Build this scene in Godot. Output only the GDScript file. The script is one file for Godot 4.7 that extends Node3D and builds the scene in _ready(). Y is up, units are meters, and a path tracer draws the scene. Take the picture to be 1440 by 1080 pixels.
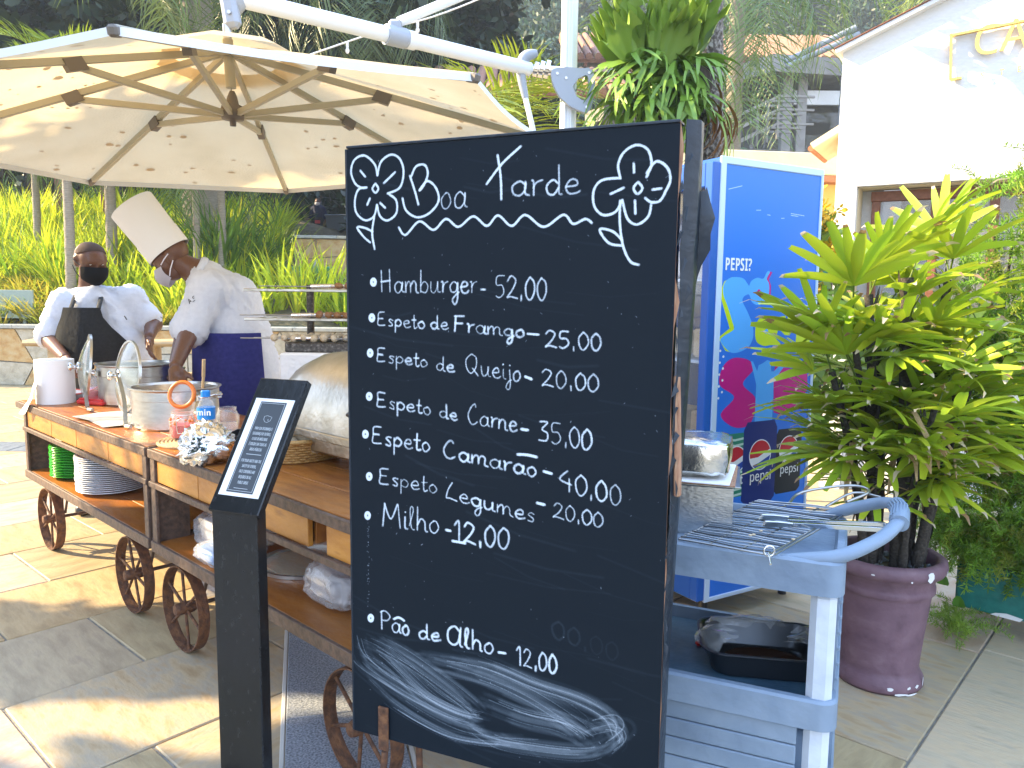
extends Node3D
# An open-air grill corner: chalk menu board, sign stand, two wheeled wooden carts, parasol, two cooks, drinks cooler, trolley, potted palms.

var M := {}
var taken := {}
var rng := RandomNumberGenerator.new()
# axes of the two carts: along them towards the camera, across them away from it
const CA := Vector3(-2.635, 0, -4.107)
const CU := Vector3(0.722, 0, 0.692)
const CV := Vector3(0.692, 0, -0.722)

func _ready() -> void:
	rng.seed = 7
	sky_and_camera()
	make_materials()
	setting()
	garden()
	far_buildings()
	string_lights()
	white_building()
	parasol()
	tree_with_fern()
	shade_trees()
	carts()
	on_the_carts()
	grill()
	cooler()
	trolley()
	potted_palm()
	hedge()
	menu_board()
	sign_stand()
	people()

func sky_and_camera() -> void:
	var cam := Camera3D.new()
	cam.name = "camera"
	cam.fov = 53.1
	cam.far = 400.0
	cam.near = 0.05
	add_child(cam)
	var pitch := deg_to_rad(6.5)
	var roll := deg_to_rad(0.6)
	var fwd := Vector3(0, -sin(pitch), -cos(pitch))
	var rt := Vector3(1, 0, 0)
	var up := rt.cross(fwd)
	var rr := rt * cos(roll) + up * sin(roll)
	var uu := up * cos(roll) - rt * sin(roll)
	cam.transform = Transform3D(Basis(rr, uu, -fwd), Vector3(0, 1.42, 0))
	cam.current = true
	var we := WorldEnvironment.new()
	we.name = "world_environment"
	var env := Environment.new()
	env.background_mode = Environment.BG_SKY
	var sm := ProceduralSkyMaterial.new()
	sm.sky_top_color = Color(0.665, 0.78, 0.955)
	sm.sky_horizon_color = Color(0.925, 0.945, 0.965)
	sm.sky_curve = 0.2
	sm.ground_bottom_color = Color(0.3, 0.29, 0.26)
	sm.ground_horizon_color = Color(0.6, 0.6, 0.58)
	var sk := Sky.new()
	sk.sky_material = sm
	env.sky = sk
	env.tonemap_mode = Environment.TONE_MAPPER_LINEAR
	env.tonemap_exposure = 3.85
	env.sdfgi_enabled = true
	env.ssao_enabled = true
	env.ssil_enabled = true
	env.fog_enabled = true
	env.fog_density = 0.002
	env.fog_light_color = Color(0.86, 0.9, 0.93)
	we.environment = env
	add_child(we)
	var sun := DirectionalLight3D.new()
	sun.name = "sun"
	sun.light_energy = 1.6
	sun.light_angular_distance = 0.53
	sun.light_color = Color(1.0, 0.9, 0.72)
	sun.shadow_enabled = true
	add_child(sun)
	sun.look_at_from_position(Vector3(-0.862, 0.495, -0.11) * 10.0, Vector3.ZERO, Vector3.UP)

# ------------------------------------------------------------------ mesh builder
class G:
	var v := PackedVector3Array()
	var n := PackedVector3Array()
	var t := PackedVector2Array()
	var c := PackedColorArray()
	var ix := PackedInt32Array()
	var col := Color(1, 1, 1)
	var xf := Transform3D.IDENTITY

	func tri(a: Vector3, b: Vector3, d: Vector3, ua := Vector2.ZERO, ub := Vector2.ZERO, ud := Vector2.ZERO) -> void:
		a = xf * a
		b = xf * b
		d = xf * d
		var nn := (d - a).cross(b - a).normalized()
		var k := v.size()
		v.append_array([a, b, d])
		n.append_array([nn, nn, nn])
		t.append_array([ua, ub, ud])
		c.append_array([col, col, col])
		ix.append_array([k, k + 1, k + 2])

	func quad(a: Vector3, b: Vector3, d: Vector3, e: Vector3, flip := false) -> void:
		if flip:
			var s := b
			b = e
			e = s
		a = xf * a
		b = xf * b
		d = xf * d
		e = xf * e
		var nn := (d - a).cross(b - e).normalized()
		if nn.dot((d - a).cross(b - a)) < 0.0:
			nn = -nn
		var k := v.size()
		v.append_array([a, b, d, e])
		n.append_array([nn, nn, nn, nn])
		t.append_array([Vector2(0, 0), Vector2(1, 0), Vector2(1, 1), Vector2(0, 1)])
		c.append_array([col, col, col, col])
		ix.append_array([k, k + 1, k + 2, k, k + 2, k + 3])

	# rows of points; closed wraps each row round
	func grid(rows: Array, closed := false, flip := false) -> void:
		var nr := rows.size()
		var nc: int = rows[0].size()
		var base := v.size()
		var cols := nc + 1 if closed else nc
		var acc := PackedVector3Array()
		acc.resize(nr * cols)
		var ps := PackedVector3Array()
		ps.resize(nr * cols)
		for i in nr:
			for j in cols:
				ps[i * cols + j] = xf * (rows[i][j % nc] as Vector3)
		for i in nr - 1:
			for j in cols - 1:
				var a := ps[i * cols + j]
				var b := ps[i * cols + j + 1]
				var d := ps[(i + 1) * cols + j + 1]
				var e := ps[(i + 1) * cols + j]
				var f := (d - a).cross(b - e)
				if flip:
					f = -f
				acc[i * cols + j] += f
				acc[i * cols + j + 1] += f
				acc[(i + 1) * cols + j + 1] += f
				acc[(i + 1) * cols + j] += f
		if closed:
			for i in nr:
				var s := acc[i * cols] + acc[i * cols + cols - 1]
				acc[i * cols] = s
				acc[i * cols + cols - 1] = s
		for i in nr:
			for j in cols:
				v.append(ps[i * cols + j])
				n.append(acc[i * cols + j].normalized())
				t.append(Vector2(float(j) / (cols - 1), float(i) / (nr - 1)))
				c.append(col)
		for i in nr - 1:
			for j in cols - 1:
				var a := base + i * cols + j
				var b := a + 1
				var d := a + cols + 1
				var e := a + cols
				if flip:
					ix.append_array([a, d, b, a, e, d])
				else:
					ix.append_array([a, b, d, a, d, e])

	# box from centre and size, edges chamfered
	func box(at: Vector3, size: Vector3, ch := 0.003, turn := Basis.IDENTITY) -> void:
		var h := size * 0.5
		ch = minf(ch, minf(h.x, minf(h.y, h.z)) * 0.6)
		var keep := xf
		xf = xf * Transform3D(turn, at)
		var q := h - Vector3(ch, ch, ch)
		for ax in 3:
			var bx := (ax + 1) % 3
			var cx := (ax + 2) % 3
			for s in [-1.0, 1.0]:
				var f := func(p: float, r: float) -> Vector3:
					var o := Vector3.ZERO
					o[ax] = h[ax] * s
					o[bx] = q[bx] * p
					o[cx] = q[cx] * r
					return o
				quad(f.call(-1.0, -1.0), f.call(-1.0, 1.0), f.call(1.0, 1.0), f.call(1.0, -1.0), s < 0.0)
			if ch > 0.0:
				for s1 in [-1.0, 1.0]:
					for s2 in [-1.0, 1.0]:
						var g := func(p: float, on_b: bool) -> Vector3:
							var o := Vector3.ZERO
							o[ax] = q[ax] * p
							o[bx] = (h[bx] if on_b else q[bx]) * s1
							o[cx] = (q[cx] if on_b else h[cx]) * s2
							return o
						quad(g.call(-1.0, true), g.call(1.0, true), g.call(1.0, false), g.call(-1.0, false), s1 * s2 > 0.0)
		if ch > 0.0:
			for s1 in [-1.0, 1.0]:
				for s2 in [-1.0, 1.0]:
					for s3 in [-1.0, 1.0]:
						var a := Vector3(h.x * s1, q.y * s2, q.z * s3)
						var b := Vector3(q.x * s1, h.y * s2, q.z * s3)
						var d := Vector3(q.x * s1, q.y * s2, h.z * s3)
						if s1 * s2 * s3 > 0.0:
							tri(a, d, b)
						else:
							tri(a, b, d)
		xf = keep

	# bar with a square section between two points
	func bar(a: Vector3, b: Vector3, w: float, hgt: float, up := Vector3.UP, ch := 0.002) -> void:
		var y := (b - a).normalized()
		var x := up.cross(y)
		if x.length() < 0.01:
			x = Vector3.RIGHT.cross(y)
		x = x.normalized()
		var z := x.cross(y)
		box((a + b) * 0.5, Vector3(w, a.distance_to(b), hgt), ch, Basis(x, y, z))

	func tube(pts: Array, radii: Variant, sides := 10, caps := true, squash := 1.0) -> void:
		var rows := []
		var nn := Vector3.ZERO
		var last := pts.size() - 1
		for i in pts.size():
			var tg: Vector3 = ((pts[mini(i + 1, last)] as Vector3) - (pts[maxi(i - 1, 0)] as Vector3)).normalized()
			if nn == Vector3.ZERO:
				nn = tg.cross(Vector3.UP if absf(tg.y) < 0.9 else Vector3.RIGHT).normalized()
			else:
				nn = (nn - tg * nn.dot(tg)).normalized()
			var bb := nn.cross(tg)
			var r: float = radii if radii is float else radii[i]
			var row := PackedVector3Array()
			for j in sides:
				var an := TAU * j / sides
				row.append((pts[i] as Vector3) + nn * cos(an) * r + bb * sin(an) * r * squash)
			rows.append(row)
		grid(rows, true)
		if caps:
			fan(rows[0], pts[0], true)
			fan(rows[last], pts[last], false)

	func fan(ring: PackedVector3Array, mid: Vector3, down: bool) -> void:
		for j in ring.size():
			var a := ring[j]
			var b := ring[(j + 1) % ring.size()]
			if down:
				tri(mid, b, a)
			else:
				tri(mid, a, b)

	# profile of (radius, height) from the bottom up, turned about y
	func lathe(prof: Array, segs := 24, at := Vector3.ZERO, squash := Vector2.ONE) -> void:
		var rows := []
		for p in prof:
			var row := PackedVector3Array()
			for j in segs:
				var an := TAU * j / segs
				row.append(at + Vector3(cos(an) * p[0] * squash.x, p[1], sin(an) * p[0] * squash.y))
			rows.append(row)
		grid(rows, true)

	# lathe with hard corners: each step its own band
	func turned(prof: Array, segs := 24, at := Vector3.ZERO) -> void:
		for i in prof.size() - 1:
			lathe([prof[i], prof[i + 1]], segs, at)

	# flat outline (x, y) drawn out along z from -d/2 to d/2
	func prism(poly: PackedVector2Array, d: float, sides := true) -> void:
		if Geometry2D.is_polygon_clockwise(poly):
			poly.reverse()
		var k := Geometry2D.triangulate_polygon(poly)
		for i in range(0, k.size(), 3):
			var a := poly[k[i]]
			var b := poly[k[i + 1]]
			var e := poly[k[i + 2]]
			if (b - a).cross(e - a) < 0.0:
				var s := b
				b = e
				e = s
			tri(Vector3(a.x, a.y, d / 2), Vector3(e.x, e.y, d / 2), Vector3(b.x, b.y, d / 2))
			tri(Vector3(a.x, a.y, -d / 2), Vector3(b.x, b.y, -d / 2), Vector3(e.x, e.y, -d / 2))
		if sides:
			for i in poly.size():
				var a := poly[i]
				var b := poly[(i + 1) % poly.size()]
				quad(Vector3(a.x, a.y, -d / 2), Vector3(a.x, a.y, d / 2), Vector3(b.x, b.y, d / 2), Vector3(b.x, b.y, -d / 2))

	func ball(at: Vector3, r: Vector3, seg := 12) -> void:
		var prof := []
		for i in seg / 2 + 1:
			var a := -PI / 2 + PI * i / (seg / 2)
			prof.append([maxf(cos(a), 0.001), sin(a)])
		var keep := xf
		xf = xf * Transform3D(Basis.from_scale(r), at)
		lathe(prof, seg)
		xf = keep

	# a leaf blade along a path: width at each point, folded a little along the middle
	func blade(pts: Array, wid: Array, side: Vector3, fold := 0.0) -> void:
		var rows := []
		for i in pts.size():
			var p: Vector3 = pts[i]
			var tg: Vector3 = ((pts[mini(i + 1, pts.size() - 1)] as Vector3) - (pts[maxi(i - 1, 0)] as Vector3)).normalized()
			var s := (side - tg * side.dot(tg)).normalized()
			var u: Vector3 = s.cross(tg) * fold * wid[i]
			var row := PackedVector3Array()
			row.append(p - s * wid[i] * 0.5 + u)
			if fold != 0.0:
				row.append(p)
			row.append(p + s * wid[i] * 0.5 + u)
			rows.append(row)
		grid(rows)

	func done() -> ArrayMesh:
		var arr := []
		arr.resize(Mesh.ARRAY_MAX)
		arr[Mesh.ARRAY_VERTEX] = v
		arr[Mesh.ARRAY_NORMAL] = n
		arr[Mesh.ARRAY_TEX_UV] = t
		arr[Mesh.ARRAY_COLOR] = c
		arr[Mesh.ARRAY_INDEX] = ix
		var m := ArrayMesh.new()
		m.add_surface_from_arrays(Mesh.PRIMITIVE_TRIANGLES, arr)
		return m

# ------------------------------------------------------------------ scene tree
func numbered(called: String) -> String:
	if not taken.has(called):
		taken[called] = 0
		return called
	taken[called] += 1
	return "%s_%03d" % [called, taken[called]]

func tag(o: Node3D, label: String, category: String, group := "", kind := "") -> Node3D:
	o.set_meta("label", label)
	if category:
		o.set_meta("category", category)
	if group:
		o.set_meta("group", group)
	if kind:
		o.set_meta("kind", kind)
	return o

func thing(called: String, label: String, category: String, group := "", at := Vector3.ZERO, turn := 0.0) -> Node3D:
	var o := Node3D.new()
	o.name = numbered(called)
	add_child(o)
	o.position = at
	o.rotation.y = turn
	tag(o, label, category, group)
	return o

func part(called: String, m: Variant, mat: Material, parent: Node3D, xf := Transform3D.IDENTITY) -> MeshInstance3D:
	var o := MeshInstance3D.new()
	o.name = called
	o.mesh = m.done() if m is G else m
	o.material_override = mat
	o.transform = xf
	parent.add_child(o, true)
	return o

# a thing that is one mesh
func single(called: String, m: Variant, mat: Material, label: String, category: String, group := "", at := Vector3.ZERO, turn := 0.0) -> MeshInstance3D:
	var o := part(numbered(called), m, mat, self, Transform3D(Basis(Vector3.UP, turn), at))
	tag(o, label, category, group)
	return o

func structure(called: String, m: Variant, mat: Material) -> MeshInstance3D:
	var o := part(numbered(called), m, mat, self)
	o.set_meta("kind", "structure")
	return o

func copies(called: String, mesh: Mesh, mat: Material, places: Array, tints: Array, parent: Node3D) -> MultiMeshInstance3D:
	var mm := MultiMesh.new()
	mm.transform_format = MultiMesh.TRANSFORM_3D
	mm.use_colors = tints.size() > 0
	mm.mesh = mesh
	mm.instance_count = places.size()
	for i in places.size():
		mm.set_instance_transform(i, places[i])
		if tints.size() > 0:
			mm.set_instance_color(i, tints[i])
	var o := MultiMeshInstance3D.new()
	o.name = called
	o.multimesh = mm
	o.material_override = mat
	parent.add_child(o, true)
	return o

func ru(a: float, b: float) -> float:
	return rng.randf_range(a, b)

func cart_at(u: float, y: float, v: float) -> Vector3:
	return CA + CU * u + CV * v + Vector3(0, y, 0)

func turned(axis: Vector3, deg: float) -> Basis:
	return Basis(axis.normalized(), deg_to_rad(deg))

func spline(pts: Array, steps := 6) -> Array:
	var out := []
	var n := pts.size()
	for i in n - 1:
		var p0: Vector3 = pts[maxi(i - 1, 0)]
		var p1: Vector3 = pts[i]
		var p2: Vector3 = pts[i + 1]
		var p3: Vector3 = pts[mini(i + 2, n - 1)]
		for k in steps:
			out.append(p1.cubic_interpolate(p2, p0, p3, float(k) / steps))
	out.append(pts[n - 1])
	return out

# ------------------------------------------------------------------ materials
func noise_tex(freq: float, ramp: Array, size := 512, octaves := 4, kind := FastNoiseLite.TYPE_SIMPLEX_SMOOTH, sd := 1, normal := 0.0, warp := 0.0) -> NoiseTexture2D:
	var fn := FastNoiseLite.new()
	fn.seed = sd
	fn.noise_type = kind
	fn.frequency = freq
	fn.fractal_octaves = octaves
	if warp > 0.0:
		fn.domain_warp_enabled = true
		fn.domain_warp_amplitude = warp
		fn.domain_warp_frequency = freq
	var nt := NoiseTexture2D.new()
	nt.width = size
	nt.height = size
	nt.seamless = true
	nt.noise = fn
	if normal > 0.0:
		nt.as_normal_map = true
		nt.bump_strength = normal
	elif ramp.size() > 0:
		var g := Gradient.new()
		var offs := PackedFloat32Array()
		var cols := PackedColorArray()
		for i in ramp.size():
			offs.append(ramp[i][0])
			cols.append((ramp[i][1] as Color).linear_to_srgb())
		g.offsets = offs
		g.colors = cols
		nt.color_ramp = g
	return nt

# plain material; colours are given as linear base colours
func mat(called: String, col: Color, rough := 0.6, metal := 0.0, spec := 0.5) -> StandardMaterial3D:
	var m := StandardMaterial3D.new()
	m.resource_name = called
	m.albedo_color = col.linear_to_srgb()
	m.roughness = rough
	m.metallic = metal
	m.metallic_specular = spec
	M[called] = m
	return m

func tex_mat(called: String, ramp: Array, freq: float, scale: Vector3, rough := 0.7, bump := 0.0, octaves := 4, world := false, sd := 1, warp := 0.0, bump_freq := 0.03) -> StandardMaterial3D:
	var m := mat(called, Color(1, 1, 1), rough)
	m.albedo_texture = noise_tex(freq, ramp, 512, octaves, FastNoiseLite.TYPE_SIMPLEX_SMOOTH, sd, 0.0, warp)
	m.uv1_triplanar = true
	m.uv1_world_triplanar = world
	m.uv1_scale = scale
	if bump > 0.0:
		m.normal_enabled = true
		m.normal_texture = bump_tex(bump_freq)
		m.normal_scale = clampf(bump * 0.22, 0.05, 2.0)
	return m

# relief maps are shared between materials
var bumps := {}
func bump_tex(freq: float) -> NoiseTexture2D:
	if not bumps.has(freq):
		bumps[freq] = noise_tex(freq, [], 512, 5, FastNoiseLite.TYPE_SIMPLEX_SMOOTH, 19, 5.0)
	return bumps[freq]

func leaf_mat(called: String, rough := 0.5, back := 0.7) -> StandardMaterial3D:
	var m := mat(called, Color(1, 1, 1), rough)
	m.vertex_color_use_as_albedo = true
	m.backlight_enabled = true
	m.backlight = Color(back, back, back)
	m.cull_mode = BaseMaterial3D.CULL_DISABLED
	return m

func glass_mat(called: String, col: Color, alpha: float) -> StandardMaterial3D:
	var m := mat(called, col, 0.03)
	m.transparency = BaseMaterial3D.TRANSPARENCY_ALPHA
	m.albedo_color.a = alpha
	return m

func c3(r: float, g: float, b: float) -> Color:
	return Color(r, g, b)

func make_materials() -> void:
	tex_mat("slab_a", [[0.0, c3(0.30, 0.25, 0.17)], [0.35, c3(0.40, 0.34, 0.23)], [0.6, c3(0.46, 0.40, 0.28)], [1.0, c3(0.36, 0.32, 0.24)]], 0.006, Vector3(0.9, 0.9, 3.2), 0.55, 1.2, 5, false, 3, 20.0)
	tex_mat("slab_b", [[0.0, c3(0.29, 0.26, 0.19)], [0.4, c3(0.38, 0.35, 0.26)], [0.7, c3(0.43, 0.40, 0.30)], [1.0, c3(0.33, 0.31, 0.25)]], 0.006, Vector3(0.8, 0.8, 3.0), 0.55, 1.2, 5, false, 14, 20.0)
	tex_mat("slab_c", [[0.0, c3(0.40, 0.27, 0.17)], [0.4, c3(0.46, 0.34, 0.24)], [0.7, c3(0.47, 0.39, 0.29)], [1.0, c3(0.42, 0.29, 0.19)]], 0.006, Vector3(1.0, 1.0, 2.4), 0.55, 1.2, 5, false, 25, 20.0)
	tex_mat("slab_d", [[0.0, c3(0.29, 0.27, 0.23)], [0.4, c3(0.37, 0.35, 0.30)], [0.7, c3(0.42, 0.40, 0.34)], [1.0, c3(0.33, 0.31, 0.28)]], 0.007, Vector3(0.9, 0.9, 3.4), 0.55, 1.2, 5, false, 36, 25.0)
	tex_mat("slab_e", [[0.0, c3(0.34, 0.28, 0.19)], [0.4, c3(0.45, 0.41, 0.33)], [0.65, c3(0.38, 0.38, 0.36)], [1.0, c3(0.42, 0.33, 0.22)]], 0.007, Vector3(1.1, 1.1, 3.0), 0.55, 1.2, 5, false, 47, 25.0)
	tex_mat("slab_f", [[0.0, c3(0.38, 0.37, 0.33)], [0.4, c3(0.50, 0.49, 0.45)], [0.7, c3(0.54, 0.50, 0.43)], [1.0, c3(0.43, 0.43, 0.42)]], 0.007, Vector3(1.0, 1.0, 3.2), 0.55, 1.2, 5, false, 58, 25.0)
	tex_mat("grout", [[0.0, c3(0.16, 0.15, 0.13)], [1.0, c3(0.32, 0.3, 0.26)]], 0.02, Vector3(1, 1, 1), 0.9, 4.0, 4, true, 5)
	tex_mat("granite", [[0.0, c3(0.05, 0.055, 0.07)], [0.35, c3(0.17, 0.185, 0.21)], [0.55, c3(0.25, 0.27, 0.30)], [0.8, c3(0.36, 0.38, 0.4)], [1.0, c3(0.12, 0.13, 0.15)]], 0.09, Vector3(2.2, 2.2, 2.2), 0.6, 2.0, 4, true, 6)
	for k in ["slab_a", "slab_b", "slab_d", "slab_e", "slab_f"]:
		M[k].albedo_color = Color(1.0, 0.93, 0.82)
	mat("pale_grout", c3(0.55, 0.53, 0.48), 0.85)
	tex_mat("dark_band", [[0.0, c3(0.10, 0.115, 0.13)], [1.0, c3(0.2, 0.22, 0.24)]], 0.03, Vector3(1, 1, 1), 0.6, 2.0, 4, true, 8)
	tex_mat("soil", [[0.0, c3(0.05, 0.04, 0.022)], [0.6, c3(0.12, 0.10, 0.05)], [1.0, c3(0.2, 0.16, 0.09)]], 0.02, Vector3(0.5, 0.5, 0.5), 0.95, 6.0, 5, true, 9)
	# stones of the garden walls
	tex_mat("stone_a", [[0.0, c3(0.30, 0.27, 0.20)], [0.5, c3(0.42, 0.38, 0.28)], [1.0, c3(0.47, 0.44, 0.36)]], 0.01, Vector3(1.2, 1.2, 1.2), 0.75, 3.0, 5, true, 11, 15.0)
	tex_mat("stone_b", [[0.0, c3(0.36, 0.20, 0.07)], [0.5, c3(0.46, 0.31, 0.13)], [1.0, c3(0.48, 0.38, 0.22)]], 0.01, Vector3(1.2, 1.2, 1.2), 0.75, 3.0, 5, true, 12, 15.0)
	tex_mat("stone_c", [[0.0, c3(0.30, 0.31, 0.28)], [0.5, c3(0.38, 0.38, 0.33)], [1.0, c3(0.48, 0.46, 0.4)]], 0.01, Vector3(1.2, 1.2, 1.2), 0.75, 3.0, 5, true, 13, 15.0)
	# woods: grain runs along the local x axis
	tex_mat("wood_top", [[0.0, c3(0.19, 0.055, 0.009)], [0.4, c3(0.30, 0.10, 0.015)], [0.7, c3(0.36, 0.128, 0.019)], [1.0, c3(0.23, 0.07, 0.011)]], 0.011, Vector3(0.45, 2.5, 2.5), 0.42, 1.0, 5, false, 21, 12.0)
	tex_mat("wood_front", [[0.0, c3(0.33, 0.12, 0.016)], [0.45, c3(0.44, 0.178, 0.025)], [0.8, c3(0.49, 0.21, 0.034)], [1.0, c3(0.29, 0.10, 0.014)]], 0.008, Vector3(0.6, 2.6, 2.6), 0.45, 1.0, 5, false, 22, 18.0)
	tex_mat("wood_shelf", [[0.0, c3(0.24, 0.075, 0.011)], [0.5, c3(0.34, 0.12, 0.018)], [1.0, c3(0.4, 0.155, 0.026)]], 0.009, Vector3(0.4, 2.0, 2.0), 0.4, 1.0, 5, false, 23, 12.0)
	tex_mat("wood_bench", [[0.0, c3(0.33, 0.22, 0.11)], [1.0, c3(0.5, 0.37, 0.2)]], 0.01, Vector3(0.5, 3, 3), 0.6, 1.5, 5, false, 24, 10.0)
	tex_mat("rusty_frame", [[0.0, c3(0.055, 0.035, 0.024)], [0.5, c3(0.10, 0.062, 0.042)], [0.8, c3(0.14, 0.08, 0.05)], [1.0, c3(0.08, 0.055, 0.045)]], 0.03, Vector3(2, 2, 2), 0.6, 2.0, 5, false, 26)
	tex_mat("rusty_wheel", [[0.0, c3(0.05, 0.024, 0.014)], [0.5, c3(0.12, 0.05, 0.022)], [0.8, c3(0.20, 0.085, 0.03)], [1.0, c3(0.09, 0.045, 0.025)]], 0.02, Vector3(3, 3, 3), 0.75, 4.0, 5, false, 27)
	tex_mat("bark", [[0.0, c3(0.07, 0.055, 0.04)], [0.5, c3(0.15, 0.115, 0.08)], [1.0, c3(0.26, 0.21, 0.16)]], 0.03, Vector3(2.5, 0.6, 2.5), 0.9, 8.0, 5, true, 31)
	tex_mat("palm_bark", [[0.0, c3(0.17, 0.14, 0.1)], [0.5, c3(0.27, 0.23, 0.17)], [1.0, c3(0.36, 0.32, 0.25)]], 0.03, Vector3(0.6, 3.5, 0.6), 0.85, 6.0, 4, true, 32)
	tex_mat("dark_bark", [[0.0, c3(0.018, 0.014, 0.01)], [0.6, c3(0.05, 0.036, 0.025)], [1.0, c3(0.09, 0.065, 0.045)]], 0.03, Vector3(1.8, 0.35, 1.8), 0.95, 8.0, 5, true, 33)
	tex_mat("cane_bark", [[0.0, c3(0.018, 0.015, 0.012)], [0.6, c3(0.055, 0.045, 0.035)], [1.0, c3(0.12, 0.1, 0.075)]], 0.04, Vector3(4, 4, 4), 0.95, 8.0, 5, false, 34)
	tex_mat("mottled_bark", [[0.0, c3(0.025, 0.02, 0.017)], [0.5, c3(0.085, 0.07, 0.058)], [0.62, c3(0.25, 0.23, 0.2)], [1.0, c3(0.34, 0.32, 0.29)]], 0.03, Vector3(2.2, 1.4, 2.2), 0.95, 8.0, 5, true, 35)
	var cv := tex_mat("canvas", [[0.0, c3(0.64, 0.50, 0.29)], [0.5, c3(0.74, 0.59, 0.36)], [1.0, c3(0.78, 0.65, 0.42)]], 0.006, Vector3(0.6, 0.6, 0.6), 0.85, 0.8, 4, true, 41, 0.0, 0.2)
	cv.backlight_enabled = true
	cv.backlight = Color(0.9, 0.9, 0.9)
	mat("canvas_stain", c3(0.5, 0.35, 0.18), 0.9).backlight_enabled = true
	M.canvas_stain.backlight = Color(0.6, 0.6, 0.6)
	mat("beige_metal", c3(0.42, 0.38, 0.27), 0.45)
	mat("taupe_plastic", c3(0.15, 0.125, 0.10), 0.5)
	mat("white_metal", c3(0.74, 0.77, 0.8), 0.3)
	mat("grey_cast", c3(0.34, 0.37, 0.42), 0.38)
	mat("dark_rubber", c3(0.03, 0.03, 0.033), 0.7)
	mat("screw", c3(0.5, 0.5, 0.5), 0.3, 1.0)
	tex_mat("steel", [[0.0, c3(0.50, 0.50, 0.48)], [1.0, c3(0.66, 0.66, 0.64)]], 0.02, Vector3(1, 4, 1), 0.3, 0.6, 4, false, 51, 0.0, 0.08).metallic = 1.0
	tex_mat("worn_steel", [[0.0, c3(0.34, 0.32, 0.27)], [0.6, c3(0.5, 0.48, 0.43)], [1.0, c3(0.6, 0.58, 0.54)]], 0.01, Vector3(1.5, 1.5, 1.5), 0.32, 0.6, 5, false, 52, 20.0, 0.05).metallic = 1.0
	tex_mat("sooty_steel", [[0.0, c3(0.03, 0.027, 0.024)], [0.6, c3(0.1, 0.09, 0.08)], [1.0, c3(0.3, 0.28, 0.25)]], 0.03, Vector3(3, 3, 3), 0.5, 1.0, 5, false, 53).metallic = 0.6
	mat("wire", c3(0.42, 0.42, 0.42), 0.32, 1.0)
	mat("dark_wire", c3(0.1, 0.1, 0.1), 0.4, 0.8)
	mat("chrome", c3(0.75, 0.76, 0.77), 0.12, 1.0)
	glass_mat("lid_glass", c3(0.62, 0.78, 0.66), 0.2)
	glass_mat("clear_glass", c3(0.9, 0.94, 0.93), 0.05)
	glass_mat("clear_plastic", c3(0.88, 0.92, 0.95), 0.1)
	glass_mat("window_glass", c3(0.25, 0.27, 0.27), 0.35)
	mat("paper_white", c3(0.80, 0.80, 0.80), 0.85)
	mat("porcelain", c3(0.72, 0.73, 0.76), 0.2)
	mat("green_plastic", c3(0.035, 0.36, 0.02), 0.22)
	mat("red_plastic", c3(0.62, 0.03, 0.03), 0.3)
	mat("red_rim", c3(0.6, 0.07, 0.05), 0.35)
	mat("tomato_sauce", c3(0.5, 0.018, 0.004), 0.3)
	mat("orange_seal", c3(0.62, 0.15, 0.012), 0.4)
	mat("blue_cap", c3(0.01, 0.2, 0.55), 0.35)
	mat("black_plastic", c3(0.02, 0.02, 0.022), 0.35)
	mat("lime", c3(0.42, 0.5, 0.04), 0.5)
	mat("pink_plastic", c3(0.62, 0.16, 0.14), 0.4)
	tex_mat("wicker", [[0.0, c3(0.26, 0.12, 0.025)], [0.5, c3(0.46, 0.25, 0.07)], [1.0, c3(0.58, 0.36, 0.13)]], 0.05, Vector3(5, 5, 5), 0.6, 2.0, 3, false, 55)
	tex_mat("straw", [[0.0, c3(0.36, 0.23, 0.1)], [1.0, c3(0.62, 0.46, 0.27)]], 0.06, Vector3(4, 4, 4), 0.8, 3.0, 3, false, 56)
	var foil := mat("foil", c3(0.82, 0.83, 0.85), 0.16, 1.0)
	foil.normal_enabled = true
	foil.normal_texture = noise_tex(0.02, [], 512, 5, FastNoiseLite.TYPE_CELLULAR, 61, 6.0)
	foil.uv1_triplanar = true
	foil.uv1_scale = Vector3(4, 4, 4)
	var sof := mat("soft_foil", c3(0.80, 0.78, 0.72), 0.2, 1.0)
	sof.normal_scale = 0.25
	sof.normal_enabled = true
	sof.normal_texture = noise_tex(0.012, [], 512, 4, FastNoiseLite.TYPE_SIMPLEX_SMOOTH, 62, 5.0, 30.0)
	sof.uv1_triplanar = true
	sof.uv1_scale = Vector3(2.5, 2.5, 2.5)
	var film := mat("bag_film", c3(0.8, 0.79, 0.8), 0.13)
	film.transparency = BaseMaterial3D.TRANSPARENCY_ALPHA
	film.albedo_color.a = 0.3
	film.normal_enabled = true
	film.normal_texture = noise_tex(0.01, [], 512, 4, FastNoiseLite.TYPE_CELLULAR, 63, 5.0)
	film.uv1_triplanar = true
	film.uv1_scale = Vector3(4, 4, 4)
	var wrap := mat("cling_film", c3(0.85, 0.87, 0.87), 0.08)
	wrap.transparency = BaseMaterial3D.TRANSPARENCY_ALPHA
	wrap.albedo_color.a = 0.2
	wrap.normal_enabled = true
	wrap.normal_texture = noise_tex(0.012, [], 512, 4, FastNoiseLite.TYPE_CELLULAR, 64, 8.0)
	wrap.uv1_triplanar = true
	wrap.uv1_scale = Vector3(6, 6, 6)
	tex_mat("napkins", [[0.0, c3(0.4, 0.4, 0.42)], [0.5, c3(0.52, 0.51, 0.53)], [1.0, c3(0.6, 0.6, 0.62)]], 0.04, Vector3(4, 4, 4), 0.9, 4.0, 4, false, 65)
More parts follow.
